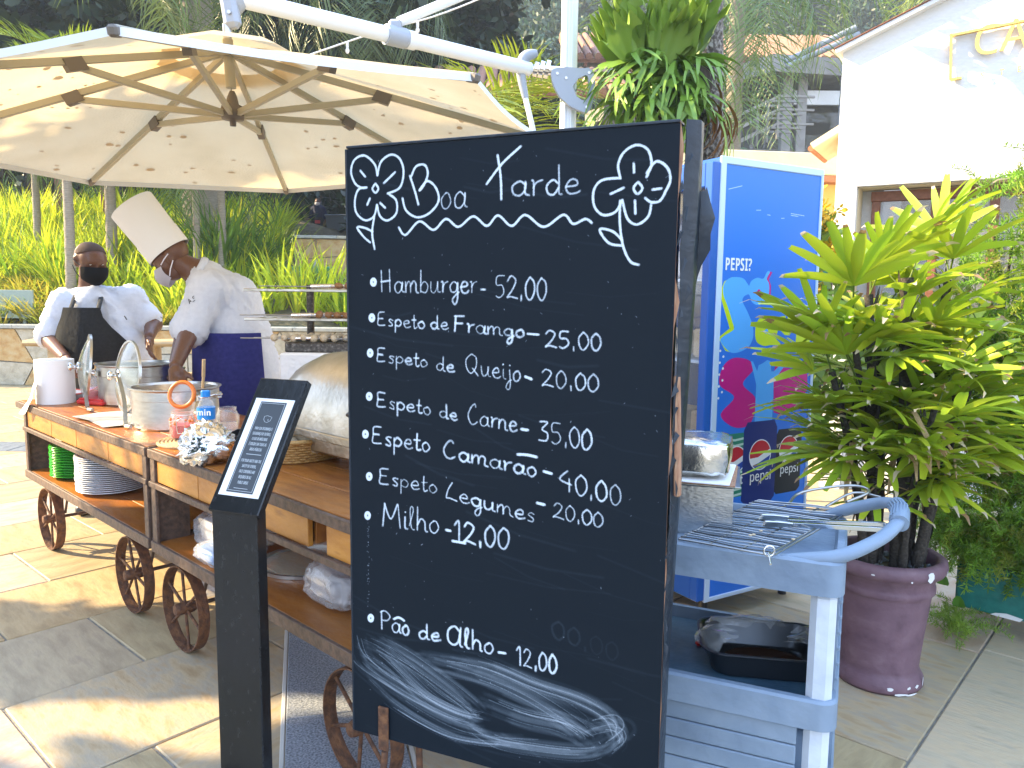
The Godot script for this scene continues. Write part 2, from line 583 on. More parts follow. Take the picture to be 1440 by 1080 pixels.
	tex_mat("meat", [[0.0, c3(0.10, 0.04, 0.015)], [0.5, c3(0.28, 0.13, 0.045)], [1.0, c3(0.42, 0.22, 0.09)]], 0.05, Vector3(8, 8, 8), 0.45, 5.0, 4, false, 66)
	tex_mat("pale_meat", [[0.0, c3(0.45, 0.28, 0.12)], [0.5, c3(0.62, 0.5, 0.33)], [1.0, c3(0.7, 0.6, 0.46)]], 0.05, Vector3(8, 8, 8), 0.45, 5.0, 4, false, 67)
	# board, stand
	tex_mat("board_edge", [[0.0, c3(0.005, 0.010, 0.018)], [0.6, c3(0.008, 0.017, 0.029)], [1.0, c3(0.015, 0.027, 0.040)]], 0.02, Vector3(2, 2, 2), 0.42, 1.5, 4, false, 71)
	tex_mat("bare_wood", [[0.0, c3(0.22, 0.10, 0.06)], [0.5, c3(0.36, 0.19, 0.11)], [1.0, c3(0.5, 0.34, 0.22)]], 0.03, Vector3(6, 0.8, 6), 0.85, 2.0, 4, false, 72)
	tex_mat("stand_black", [[0.0, c3(0.010, 0.010, 0.010)], [0.7, c3(0.016, 0.016, 0.016)], [1.0, c3(0.03, 0.028, 0.026)]], 0.04, Vector3(2, 1, 2), 0.24, 0.3, 4, false, 73)
	# trolley, pots
	tex_mat("trolley_grey", [[0.0, c3(0.15, 0.205, 0.28)], [0.5, c3(0.2, 0.265, 0.345)], [1.0, c3(0.25, 0.315, 0.395)]], 0.008, Vector3(1, 1, 1), 0.5, 1.0, 5, false, 74, 15.0)
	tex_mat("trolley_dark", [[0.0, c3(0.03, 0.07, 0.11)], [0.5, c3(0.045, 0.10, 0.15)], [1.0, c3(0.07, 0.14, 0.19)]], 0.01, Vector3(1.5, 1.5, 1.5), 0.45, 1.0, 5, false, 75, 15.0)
	tex_mat("trolley_post", [[0.0, c3(0.48, 0.53, 0.6)], [1.0, c3(0.64, 0.69, 0.75)]], 0.02, Vector3(1, 1, 1), 0.45, 1.0, 4, false, 76)
	tex_mat("purple_pot", [[0.0, c3(0.085, 0.045, 0.06)], [0.35, c3(0.15, 0.083, 0.108)], [0.65, c3(0.175, 0.1, 0.125)], [1.0, c3(0.25, 0.165, 0.19)]], 0.012, Vector3(1.5, 1.5, 1.5), 0.6, 1.5, 5, false, 77, 10.0)
	mat("chipped_white", c3(0.7, 0.7, 0.7), 0.85)
	tex_mat("terracotta", [[0.0, c3(0.34, 0.13, 0.06)], [1.0, c3(0.48, 0.21, 0.10)]], 0.02, Vector3(2, 2, 2), 0.85, 1.5, 4, false, 78)
	tex_mat("green_box", [[0.0, c3(0.008, 0.12, 0.10)], [1.0, c3(0.015, 0.175, 0.145)]], 0.02, Vector3(2, 2, 2), 0.45, 1.0, 4, false, 79)
	# buildings
	tex_mat("white_plaster", [[0.0, c3(0.74, 0.73, 0.71)], [1.0, c3(0.82, 0.81, 0.79)]], 0.01, Vector3(0.5, 0.5, 0.5), 0.9, 1.0, 5, true, 81, 0.0, 0.1)
	tex_mat("cream_plaster", [[0.0, c3(0.66, 0.55, 0.33)], [1.0, c3(0.74, 0.64, 0.42)]], 0.01, Vector3(0.5, 0.5, 0.5), 0.9, 1.0, 5, true, 82)
	tex_mat("yellow_plaster", [[0.0, c3(0.66, 0.43, 0.12)], [1.0, c3(0.75, 0.52, 0.19)]], 0.01, Vector3(0.5, 0.5, 0.5), 0.9, 1.0, 5, true, 83)
	tex_mat("window_wood", [[0.0, c3(0.17, 0.06, 0.028)], [1.0, c3(0.27, 0.11, 0.055)]], 0.02, Vector3(2, 2, 2), 0.5, 1.0, 4, false, 84)
	tex_mat("roof_tile", [[0.0, c3(0.20, 0.085, 0.05)], [0.5, c3(0.32, 0.15, 0.09)], [1.0, c3(0.36, 0.21, 0.15)]], 0.03, Vector3(1, 1, 1), 0.85, 3.0, 4, true, 85)
	tex_mat("grey_concrete", [[0.0, c3(0.28, 0.26, 0.24)], [1.0, c3(0.4, 0.38, 0.35)]], 0.01, Vector3(0.4, 0.4, 0.4), 0.9, 2.0, 5, true, 86)
	mat("steel_rail", c3(0.30, 0.32, 0.34), 0.5)
	mat("brown_post", c3(0.15, 0.055, 0.035), 0.7)
	mat("room_plaster", c3(0.24, 0.2, 0.16), 0.85)
	mat("gold", c3(0.83, 0.55, 0.14), 0.16, 1.0)
	# leaves
	leaf_mat("grass_leaf", 0.45, 1.0)
	leaf_mat("palm_leaf", 0.4, 0.8)
	leaf_mat("thick_leaf", 0.45, 0.45)
	leaf_mat("tree_leaf", 0.5, 0.5)
	# cloth, skin
	tex_mat("jacket_white", [[0.0, c3(0.56, 0.59, 0.66)], [1.0, c3(0.66, 0.69, 0.76)]], 0.02, Vector3(3, 3, 3), 0.9, 2.5, 4, false, 91, 20.0, 0.012)
	tex_mat("apron_charcoal", [[0.0, c3(0.028, 0.03, 0.032)], [1.0, c3(0.05, 0.053, 0.056)]], 0.03, Vector3(3, 3, 3), 0.9, 1.5, 4, false, 92, 0.0, 0.02)
	tex_mat("apron_blue", [[0.0, c3(0.04, 0.045, 0.24)], [1.0, c3(0.07, 0.075, 0.36)]], 0.02, Vector3(3, 3, 3), 0.85, 2.0, 4, false, 93, 10.0, 0.012)
	mat("hat_paper", c3(0.76, 0.76, 0.75), 0.8)
	mat("mask_white", c3(0.74, 0.72, 0.78), 0.85)
	mat("mask_black", c3(0.012, 0.012, 0.013), 0.85)
	var skin := tex_mat("skin", [[0.0, c3(0.105, 0.044, 0.022)], [1.0, c3(0.15, 0.066, 0.034)]], 0.03, Vector3(6, 6, 6), 0.42, 0.8, 4, false, 94)
	skin.subsurf_scatter_enabled = true
	skin.subsurf_scatter_strength = 0.1
	mat("hair", c3(0.062, 0.033, 0.02), 0.9)
	mat("eye_white", c3(0.6, 0.57, 0.53), 0.3)
	mat("eye_dark", c3(0.015, 0.01, 0.008), 0.2)
	mat("trousers", c3(0.02, 0.02, 0.022), 0.9)
	mat("navy", c3(0.012, 0.016, 0.06), 0.85)
	mat("bin_grey", c3(0.11, 0.13, 0.145), 0.5)

# ------------------------------------------------------------------ ground, garden bank, woods
const GS := Vector3(0.743, 0, 0.669)   # across the rows of paving slabs
const GT := Vector3(0.669, 0, -0.743)  # along the rows

func setting() -> void:
	var g := G.new()
	g.quad(Vector3(-150, -0.06, 30), Vector3(-150, -0.06, -220), Vector3(150, -0.06, -220), Vector3(150, -0.06, 30), true)
	structure("ground", g, M.soil)
	g = G.new()
	g.quad(Vector3(-16, -0.008, 4), Vector3(-16, -0.008, -11.7), Vector3(9, -0.008, -11.7), Vector3(9, -0.008, 4), true)
	var pave := structure("pavement", g, M.grout)
	var kinds := [M.slab_a, M.slab_b, M.slab_e, M.slab_a, M.slab_d, M.slab_c, M.slab_b, M.slab_e, M.slab_f]
	var far := G.new()
	var count := 0
	var r := RandomNumberGenerator.new()
	r.seed = 31
	for col in range(-22, 14):
		var s0 := -2.36 + 0.595 * col
		var t := -6.0 + r.randf_range(0.0, 0.8)
		if col == -1:
			t = -6.0 + 0.74
		while t < 16.0:
			var ln: float = [0.9, 1.0, 1.15, 1.25, 0.75][r.randi() % 5]
			var mid := GS * (s0 + 0.2975) + GT * (t + ln * 0.5)
			t += ln
			var which: int = r.randi() % 8
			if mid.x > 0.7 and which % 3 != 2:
				which = 8  # paler slabs on this side, lightened to offset the shade there
			var lift := r.randf_range(-0.0025, 0.0)
			var ox := Vector3(r.randf_range(-20, 20), 0, r.randf_range(-20, 20))
			if mid.z < -11.4 or mid.z > 2.5 or absf(mid.x) > 0.72 * maxf(-mid.z, 0.0) + 2.2 or mid.x > 7.0:
				continue
			var size := Vector3(0.587, 0.03, ln - 0.008)
			var bs := Basis(GS, Vector3.UP, GS.cross(Vector3.UP))
			if mid.z > -8.6 and count < 290 and mid.z < 0.6:
				g = G.new()
				if which % 2 == 0:
					g.box(ox, size, 0.004)
				else:
					g.box(ox, Vector3(size.z, size.y, size.x), 0.004)
					bs = bs * Basis(Vector3.UP, PI / 2)
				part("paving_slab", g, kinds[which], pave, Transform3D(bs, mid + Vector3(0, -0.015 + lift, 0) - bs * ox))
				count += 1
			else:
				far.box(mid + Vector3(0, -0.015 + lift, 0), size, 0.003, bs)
	part("distant_paving_slabs", far, M.slab_b, pave).set_meta("kind", "stuff")
	# granite strip with pale joints, across the paving
	var d := Vector3(0.266, 0, 0.964)
	var nrm := Vector3(0.964, 0, -0.266)
	for k in 6:
		g = G.new()
		var m0 := Vector3(-0.82, 0, -2.684) + nrm * 0.19 + d * (-1.9 + 0.62 * k)
		g.box(Vector3.ZERO, Vector3(0.37, 0.03, 0.616), 0.003)
		part("granite_slab", g, M.granite, pave, Transform3D(Basis(nrm, Vector3.UP, nrm.cross(Vector3.UP)), m0 + Vector3(0, -0.009, 0)))
	for e in [-0.005, 0.388]:
		g = G.new()
		g.box(Vector3.ZERO, Vector3(0.014, 0.03, 3.7), 0.002)
		part("joint_strip", g, M.pale_grout, pave, Transform3D(Basis(nrm, Vector3.UP, nrm.cross(Vector3.UP)), Vector3(-0.82, -0.011, -2.684) + nrm * e + d * -0.35))
	for k in 9:
		g = G.new()
		g.box(Vector3.ZERO, Vector3(0.99, 0.03, 0.42), 0.003)
		part("dark_slab", g, M.dark_band, pave, Transform3D(Basis.IDENTITY, Vector3(-8.0 + k, -0.01, -6.95)))

func bank_height(x: float, z: float) -> float:
	var d := -11.85 - z
	var h := 0.78 + d * 0.33 - maxf(0.0, d - 5.0) * 0.15
	h -= clampf((x + 6.5) / 4.0, 0.0, 1.0) * maxf(0.0, d - 2.5) * 0.12
	return h + 0.12 * sin(x * 1.3 + z) + 0.08 * sin(x * 3.1 - z * 2.0)

# a wall faced with irregular stones, each a part
func stone_wall(label: String, a: Vector3, b: Vector3, top: float, depth: float, bottom := 0.0) -> void:
	var dir := (b - a).normalized()
	var ln := a.distance_to(b)
	var w := thing("stone_wall", label, "wall", "stone faced garden walls", a)
	w.basis = Basis(dir, Vector3.UP, dir.cross(Vector3.UP))
	var g := G.new()
	g.box(Vector3(ln / 2, (top + bottom) / 2 - 0.03, -depth / 2 - 0.03), Vector3(ln, top - bottom - 0.06, depth), 0.0)
	part("core", g, M.grout, w)
	var nx := int(ln / 0.5)
	var ny := maxi(2, int((top - bottom) / 0.34))
	var pts := []
	for i in nx + 1:
		var colm := []
		for j in ny + 1:
			var jx := 0.0 if i == 0 or i == nx else ru(-0.19, 0.19)
			var jy := 0.0 if j == 0 or j == ny else ru(-0.13, 0.13)
			colm.append(Vector2(ln * i / nx + jx, bottom + (top - 0.06 - bottom) * j / ny + jy))
		pts.append(colm)
	for i in nx:
		for j in ny:
			var q := PackedVector2Array([pts[i][j], pts[i + 1][j], pts[i + 1][j + 1], pts[i][j + 1]])
			var cut := [q]
			if (i * 7 + j * 3) % 3 == 0:
				cut = [PackedVector2Array([q[0], q[1], q[2]]), PackedVector2Array([q[0], q[2], q[3]])]
			for poly in cut:
				var shrunk := Geometry2D.offset_polygon(poly, -0.009)
				if shrunk.is_empty() or shrunk[0].size() < 3:
					continue
				g = G.new()
				g.prism(shrunk[0], 0.03 + ru(0.0, 0.012))
				part("stone", g, [M.stone_a, M.stone_c, M.stone_a, M.stone_b][rng.randi() % 4], w, Transform3D(Basis.IDENTITY, Vector3(0, 0, -0.018)))
	var x := 0.0
	while x < ln - 0.1:
		var l := minf(ru(0.7, 1.1), ln - x)
		g = G.new()
		g.box(Vector3(x + l / 2, top - 0.028, -depth / 2), Vector3(l - 0.006, 0.056, depth + 0.09), 0.006)
		part("capstone", g, [M.stone_a, M.stone_c][rng.randi() % 2], w)
		x += l

func strap_clump(sd: int, blades: int, h: float, wid: float, spread: float) -> ArrayMesh:
	var r := RandomNumberGenerator.new()
	r.seed = sd
	var g := G.new()
	for i in blades:
		var an := r.randf() * TAU
		var out := Vector3(cos(an), 0, sin(an))
		var L := h * r.randf_range(0.65, 1.15)
		var lean := r.randf_range(0.12, 0.75) * spread
		var droop := r.randf_range(0.0, 0.5) * spread
		var p0 := out * r.randf_range(0.0, 0.08)
		var pts := []
		var ws := []
		for k in 6:
			var f := k / 5.0
			pts.append(p0 + out * L * (lean * f + droop * 0.55 * f * f * f) + Vector3(0, L * (f - droop * 0.62 * f * f * f), 0))
			ws.append(wid * [0.7, 1.0, 1.0, 0.85, 0.5, 0.04][k])
		var k2 := r.randf_range(0.75, 1.25)
		g.col = Color(k2 * r.randf_range(0.9, 1.15), k2, k2 * r.randf_range(0.7, 1.0))
		g.blade(pts, ws, out.cross(Vector3.UP).rotated(Vector3.UP, r.randf_range(-0.5, 0.5)), 0.12)
	return g.done()

func leaf_clump(sd: int, leaves: int, rad: float, size: float, narrow := 0.5) -> ArrayMesh:
	var r := RandomNumberGenerator.new()
	r.seed = sd
	var g := G.new()
	for i in leaves:
		var d := Vector3(r.randfn(), r.randfn() * 0.8, r.randfn()).normalized()
		var p := d * rad * r.randf_range(0.25, 1.0)
		var tip := (d + Vector3(r.randfn() * 0.5, r.randf_range(-0.9, 0.2), r.randfn() * 0.5)).normalized()
		var side := tip.cross(Vector3(r.randfn(), r.randfn(), r.randfn())).normalized()
		var s := size * r.randf_range(0.7, 1.3)
		var k := r.randf_range(0.7, 1.3)
		g.col = Color(k * r.randf_range(0.85, 1.15), k, k * r.randf_range(0.8, 1.1))
		g.blade([p, p + tip * s * 0.35, p + tip * s * 0.75, p + tip * s], [s * narrow * 0.2, s * narrow, s * narrow * 0.75, 0.005], side)
	return g.done()

func crown_places(r: RandomNumberGenerator, mid: Vector3, rad: Vector3, n: int, lo: float, hi: float, tint: Color, places: Array, tints: Array) -> void:
	for i in n:
		var d := Vector3(r.randfn(), r.randfn(), r.randfn()).normalized()
		var f := 1.0 - 0.55 * r.randf() * r.randf()
		var bump := 0.82 + 0.22 * sin(d.x * 5.0 + mid.x) * sin(d.y * 4.0 + mid.z) + 0.12 * sin(d.z * 9.0)
		var p := mid + d * rad * f * bump
		var b := Basis.from_euler(Vector3(r.randf() * TAU, r.randf() * TAU, r.randf() * TAU)).scaled(Vector3.ONE * r.randf_range(lo, hi))
		places.append(Transform3D(b, p))
		var k := r.randf_range(0.75, 1.3)
		tints.append(Color(tint.r * k, tint.g * k, tint.b * k))

var clumps := {}
func clump(called: String) -> ArrayMesh:
	if clumps.is_empty():
		clumps.broad = leaf_clump(5, 16, 0.34, 0.26, 0.5)
		clumps.fine = leaf_clump(6, 70, 0.75, 0.17, 0.5)
		clumps.large = leaf_clump(8, 9, 0.5, 0.55, 0.6)
	return clumps[called]

# a tree: bent tapering trunk, limbs, and a crown of leaf clumps in several masses
func tree(called: String, label: String, base: Vector3, h: float, r0: float, lobes: Array, tint: Color, per_lobe: int, kind: String, bark: Material, sc: Vector2, sd: int, group := "") -> Node3D:
	var r := RandomNumberGenerator.new()
	r.seed = sd
	var t := thing(called, label, "tree", group, base)
	var g := G.new()
	var path := spline([Vector3(0, -0.3, 0), Vector3(r.randf_range(-0.1, 0.1), h * 0.35, 0), Vector3(r.randf_range(-0.25, 0.25), h * 0.7, r.randf_range(-0.2, 0.2)), Vector3(r.randf_range(-0.2, 0.2), h, 0)], 4)
	var rs := []
	for i in path.size():
		rs.append(r0 * (1.25 - 0.25 * minf(1.0, i / 2.0)) * (1.0 - 0.55 * i / (path.size() - 1)))
	g.tube(path, rs, 10)
	var top: Vector3 = path[path.size() - 1]
	var fork: Vector3 = path[int(path.size() * 0.65)]
	for l in lobes:
		var mid: Vector3 = l[0]
		g.tube(spline([fork, fork.lerp(mid, 0.45) + Vector3(0, 0.12 * h * 0.3, 0), mid], 3), [r0 * 0.42, r0 * 0.36, r0 * 0.3, r0 * 0.26, r0 * 0.2, r0 * 0.15, r0 * 0.08], 7)
	part("trunk", g, bark, t)
	var places := []
	var tints := []
	for l in lobes:
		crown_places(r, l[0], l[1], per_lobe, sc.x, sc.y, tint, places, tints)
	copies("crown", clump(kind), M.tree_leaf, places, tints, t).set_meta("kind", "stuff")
	return t

# pinnate palm frond: midrib with many narrow leaflets, arching
func frond_mesh(sd: int, L: float, arch: float, leaflet: float, pairs: int, col: Color, droop := 0.5, vee := 0.5) -> ArrayMesh:
	var r := RandomNumberGenerator.new()
	r.seed = sd
	var g := G.new()
	var pts := []
	for k in 11:
		var f := k / 10.0
		pts.append(Vector3(L * (f - 0.25 * arch * f * f), L * (0.55 * f * (1.0 - 0.3 * arch) - arch * 0.95 * f * f * f), 0))
	var rs := []
	for k in 11:
		rs.append(0.011 * (1.0 - 0.085 * k))
	g.col = Color(col.r * 1.3, col.g * 1.05, col.b)
	g.tube(pts, rs, 5)
	for i in pairs:
		var f := 0.16 + 0.84 * i / (pairs - 1)
		var q := f * 10.0
		var k := mini(int(q), 9)
		var p: Vector3 = (pts[k] as Vector3).lerp(pts[k + 1], q - k)
		var tg: Vector3 = ((pts[k + 1] as Vector3) - (pts[k] as Vector3)).normalized()
		var up := Vector3(-tg.y, tg.x, 0)
		for s in [-1.0, 1.0]:
			var ll := leaflet * (0.45 + 0.75 * sin(PI * clampf(f * 0.92 + 0.06, 0, 1))) * r.randf_range(0.85, 1.1)
			var dir := (Vector3(0, 0, s) + tg * r.randf_range(0.55, 0.95) + up * r.randf_range(0.6, 1.2) * vee).normalized()
			var dn := Vector3(0, -1, 0) * ll * droop * r.randf_range(0.6, 1.2)
			var kk := r.randf_range(0.8, 1.2)
			g.col = Color(col.r * kk * r.randf_range(0.9, 1.15), col.g * kk, col.b * kk)
			g.blade([p, p + dir * ll * 0.35 + dn * 0.06, p + dir * ll * 0.7 + dn * 0.35, p + dir * ll + dn], [0.008, 0.026, 0.02, 0.002], tg, 0.15)
	return g.done()

func palm(called: String, label: String, base: Vector3, trunk_h: float, r0: float, fronds: int, L: float, leaflet: float, col: Color, sd: int, up_tilt := Vector2(0.2, 1.2), bark: Material = null, droop := 0.5, arch := 0.6, group := "") -> Node3D:
	var r := RandomNumberGenerator.new()
	r.seed = sd
	var t := thing(called, label, "palm", group, base)
	var g := G.new()
	var pts := []
	var rs := []
	for k in 25:
		var f := k / 24.0
		pts.append(Vector3(0.06 * sin(f * 2.5), trunk_h * f, 0.04 * f))
		rs.append(r0 * (1.15 - 0.25 * f) * (1.0 + (0.06 if k % 2 == 0 else -0.02)))
	g.tube(pts, rs, 12)
	part("trunk", g, bark if bark else M.palm_bark, t)
	var ms := []
	for k in 4:
		ms.append(frond_mesh(sd * 10 + k, L, arch + 0.12 * k, leaflet, 34, col, droop))
	for i in fronds:
		var an := TAU * i * 0.381966 + r.randf_range(-0.25, 0.25)
		var tilt := r.randf_range(up_tilt.x, up_tilt.y)
		var b := Basis(Vector3.UP, an) * Basis(Vector3(0, 0, 1), tilt - 0.35) * Basis(Vector3(1, 0, 0), r.randf_range(-0.3, 0.3))
		part("frond", ms[i % 4], M.palm_leaf, t, Transform3D(b.scaled(Vector3.ONE * r.randf_range(0.85, 1.12)), Vector3(0.06, trunk_h, 0.04)))
	return t

func garden() -> void:
	# bank of soil behind the low wall
	var g := G.new()
	var rows := []
	for i in 40:
		var z := -11.8 - 0.42 * i
		var row := PackedVector3Array()
		for j in 41:
			var x := -19.0 + 0.46 * j
			row.append(Vector3(x, bank_height(x, z), z))
		rows.append(row)
	g.grid(rows, false, true)
	structure("garden_bank", g, M.soil)
	stone_wall("low stone faced wall in front of the grassy bank", Vector3(-13.0, 0, -11.6), Vector3(-0.8, 0, -11.6), 0.92, 0.3)
	stone_wall("raised stone faced wall below the masked person in navy", Vector3(-4.1, 0, -14.6), Vector3(-1.4, 0, -14.9), 2.52, 0.3, 1.0)
	# wooded hill that closes the view
	rows = []
	for i in 16:
		var z := -27.5 - 4.0 * i
		var row := PackedVector3Array()
		for j in 31:
			var x := -60.0 + 4.0 * j
			var h := 2.4 + i * 2.3 + 0.9 * sin(x * 0.21 + i) + 0.5 * sin(x * 0.6 - i * 2.0)
			h -= clampf((x - 1.0) / 6.0, 0.0, 1.0) * maxf(0.0, 7.0 - i * 1.1)
			row.append(Vector3(x, h, z))
		rows.append(row)
	g = G.new()
	g.grid(rows, false, true)
	structure("hill", g, M.soil)
	# strappy plants over the bank
	var kinds := [strap_clump(1, 17, 0.95, 0.036, 1.0), strap_clump(2, 20, 0.8, 0.03, 1.2), strap_clump(3, 14, 1.1, 0.042, 0.8)]
	var low := strap_clump(4, 26, 0.34, 0.02, 1.5)
	var bed := Node3D.new()
	bed.name = "strap_leaf_plants"
	add_child(bed)
	tag(bed, "bright green strap leaf plants covering the sunny bank", "plants", "", "stuff")
	for k in 3:
		var places := []
		var tints := []
		for i in 1150:
			var x := ru(-14.5, -1.4)
			var d := pow(rng.randf(), 0.8) * 7.0
			var z := -12.1 - d
			if x > -2.0 and d > 2.2:
				continue
			if x > -4.5 and d > 0.7:
				continue
			if absf(x - 0.25 * z) < 0.9 and z < -15.5:
				continue
			if x < -5.6 and d < 0.9 + 0.4 * sin(x * 2.0):
				continue
			var s := ru(0.75, 1.2)
			places.append(Transform3D(Basis(Vector3.UP, rng.randf() * TAU) * Basis(Vector3(1, 0, 0), ru(-0.15, 0.25)) * Basis.from_scale(Vector3.ONE * s), Vector3(x, bank_height(x, z) - 0.03, z)))
			var k2 := ru(0.7, 1.25)
			tints.append(Color(0.50 * k2, 0.60 * k2, 0.04 * k2) if rng.randf() < 0.8 else Color(0.2 * k2, 0.36 * k2, 0.03 * k2))
		copies("clump", kinds[k], M.grass_leaf, places, tints, bed)
	var places2 := []
	var tints2 := []
	for i in 1300:
		var x := ru(-14.5, -5.2)
		var d := ru(-0.05, 1.9)
		places2.append(Transform3D(Basis(Vector3.UP, rng.randf() * TAU) * Basis.from_scale(Vector3.ONE * ru(0.7, 1.3)), Vector3(x, bank_height(x, -12.0 - d) - 0.02, -12.0 - d)))
		var k3 := ru(0.7, 1.2)
		tints2.append(Color(0.5 * k3, 0.44 * k3, 0.06 * k3) if rng.randf() < 0.6 else Color(0.36 * k3, 0.44 * k3, 0.05 * k3))
	var gc := copies("ground_cover", low, M.grass_leaf, places2, tints2, self)
	tag(gc, "yellow green ground cover along the top of the low wall", "ground cover", "", "stuff")
	# larger clump by the raised wall
	var big := thing("flax_bush", "large arching strap leaf bush beside the raised stone wall", "bush", "", Vector3(-4.9, bank_height(-4.9, -14.2), -14.2))
	for k in 5:
		part("leaf_clump", strap_clump(40 + k, 34, 1.75, 0.05, 1.1), M.grass_leaf, big, Transform3D(Basis(Vector3.UP, k * 1.3), Vector3(ru(-0.7, 0.7), 0, ru(-0.5, 0.5))))
	for mi in big.get_children():
		var mt: StandardMaterial3D = M.grass_leaf.duplicate()
		mt.albedo_color = Color(0.11, 0.22, 0.035).linear_to_srgb()
		mi.material_override = mt
	# slim palm trunks standing in the bed, crowns out of sight above
	var trunks := [[-8.7, -14.2, 0.06, "slim ringed palm trunk standing furthest to the left in the bank"], [-7.05, -13.6, 0.085, "slim ringed palm trunk behind the cook's head"], [-5.45, -13.3, 0.055, "slim palm trunk just behind the chef's tall hat"], [-5.05, -13.4, 0.062, "slim palm trunk above the chef's shoulder"]]
	for tr in trunks:
		palm("slender_palm", tr[3], Vector3(tr[0], bank_height(tr[0], tr[1]) - 0.1, tr[1]), 3.1, tr[2], 8, 1.7, 0.55, Color(0.07, 0.13, 0.025), int(-tr[0] * 10), Vector2(-0.2, 1.0), null, 0.6, 0.7, "slim palms in the grassy bank")
	# reddish posts of a pergola at the back, and small white lanterns beside them
	for p in [[-9.9, -17.2, "reddish brown timber post behind the grass, nearer the edge"], [-8.6, -16.6, "reddish brown timber post behind the grass, beside the palm trunk"]]:
		g = G.new()
		g.box(Vector3(0, 1.6, 0), Vector3(0.2, 3.6, 0.2), 0.01)
		single("timber_post", g, M.brown_post, p[2], "post", "timber posts at the back of the bank", Vector3(p[0], bank_height(p[0], p[1]) - 0.2, p[1]))
	# sign plate on the low wall, pale green
	g = G.new()
	g.box(Vector3(0, 0.22, 0), Vector3(0.95, 0.44, 0.03), 0.004)
	g.box(Vector3(-0.3, -0.1, -0.03), Vector3(0.04, 0.5, 0.03), 0.002)
	g.box(Vector3(0.3, -0.1, -0.03), Vector3(0.04, 0.5, 0.03), 0.002)
	single("garden_sign", g, mat("sage_paint", c3(0.28, 0.34, 0.29), 0.6), "pale sage green plate standing in the yellow ground cover", "sign", "", Vector3(-7.95, 1.0, -12.05))
	# the wood behind, its shade put into the dark crown tints
	var r := RandomNumberGenerator.new()
	r.seed = 5
	var spots := [[-15.5, -21.0, 0.55], [-13.2, -20.0, 0.7], [-11.6, -21.5, 0.45], [-10.2, -20.5, 0.6], [-8.0, -21.0, 0.5], [-6.2, -20.3, 0.42], [-4.2, -21.5, 0.5], [-2.2, -20.0, 0.35]]
	var words := ["with the broad dark trunk at the far end of the wood", "with many root-like stems behind the first palm trunk", "standing between the two timber posts", "with a thick fluted trunk left of the chef's hat", "behind the chef's hat", "above the flax bush", "with the pale trunk beside the masked person in navy", "nearest the parasol mast"]
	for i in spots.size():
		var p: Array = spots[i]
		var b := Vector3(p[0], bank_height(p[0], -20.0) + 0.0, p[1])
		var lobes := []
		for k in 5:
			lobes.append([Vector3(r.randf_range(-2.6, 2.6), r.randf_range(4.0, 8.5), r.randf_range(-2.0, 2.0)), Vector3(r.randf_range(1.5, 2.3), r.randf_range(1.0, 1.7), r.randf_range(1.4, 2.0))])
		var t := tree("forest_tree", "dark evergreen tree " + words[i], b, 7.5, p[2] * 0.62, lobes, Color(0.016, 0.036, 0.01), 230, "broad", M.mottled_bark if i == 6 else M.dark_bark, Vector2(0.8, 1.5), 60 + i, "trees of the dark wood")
		if i < 4:
			g = G.new()
			for k in 16:
				var x := r.randf_range(-1.4, 1.4)
				var z := r.randf_range(-0.7, 0.9)
				var rr := r.randf_range(0.025, 0.11)
				g.tube(spline([Vector3(x, -0.4, z), Vector3(x * 0.93 + r.randf_range(-0.1, 0.1), 2.2, z), Vector3(x * 0.7, 5.5, z * 0.7)], 4), rr, 7)
			part("hanging_root", g, M.dark_bark, t)
	# undergrowth on the slope under those trees
	var pl := []
	var ti := []
	for i in 1900:
		var x := ru(-18.0, 2.0)
		var z := ru(-19.0, -29.5)
		if absf(x - 0.25 * z) < 1.0 and z > -24.4:
			continue
		var y := bank_height(x, -20.0) + ru(0.0, 1.9) * rng.randf() + maxf(0.0, -z - 21.0) * 0.25 + maxf(0.0, -z - 24.5) * ru(0.2, 0.9)
		pl.append(Transform3D(Basis.from_euler(Vector3(rng.randf() * 6.0, rng.randf() * 6.0, 0)).scaled(Vector3.ONE * ru(0.7, 1.4)), Vector3(x, y, z)))
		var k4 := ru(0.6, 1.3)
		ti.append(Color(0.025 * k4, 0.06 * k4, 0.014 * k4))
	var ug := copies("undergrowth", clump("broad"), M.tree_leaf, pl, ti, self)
	tag(ug, "dark leafy undergrowth below the trees of the wood", "undergrowth", "", "stuff")
	# far wood on the hill
	pl = []
	ti = []
	for i in 9000:
		var x := ru(-42.0, 46.0)
		var f := pow(rng.randf(), 0.9)
		var z := -29.0 - f * 34.0
		var lump := sin(x * 0.9 + z * 0.4) * sin(x * 0.37 - z * 0.8)
		var gi := (-z - 27.5) / 4.0
		var y := 2.4 + gi * 2.3 + 2.2 + 2.0 * lump + ru(-1.0, 1.2)
		y -= clampf((x - 1.0) / 6.0, 0.0, 1.0) * maxf(0.0, 7.0 - gi * 1.1)
		if x > 1.0 and z > -34.0:
			continue
		pl.append(Transform3D(Basis.from_euler(Vector3(rng.randf() * 6.0, rng.randf() * 6.0, rng.randf() * 6.0)).scaled(Vector3.ONE * ru(1.3, 2.2)), Vector3(x, y, z)))
		var k5 := ru(0.6, 1.25) * (1.0 + 0.35 * lump) * (0.55 if x < -4.0 else 1.0)  # left part tinted darker: shade of the wood put into the colour
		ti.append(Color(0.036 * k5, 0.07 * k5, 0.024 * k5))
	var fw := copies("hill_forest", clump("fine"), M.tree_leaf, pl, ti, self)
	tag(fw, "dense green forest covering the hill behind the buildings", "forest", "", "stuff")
	# palms between the parasol and the hill
	palm("feather_palm", "yellow green feather palm arching behind the parasol boom", Vector3(-0.55, 0, -9.6), 3.15, 0.07, 13, 1.75, 0.62, Color(0.26, 0.33, 0.03), 71, Vector2(0.35, 1.35), null, 0.35, 0.62)
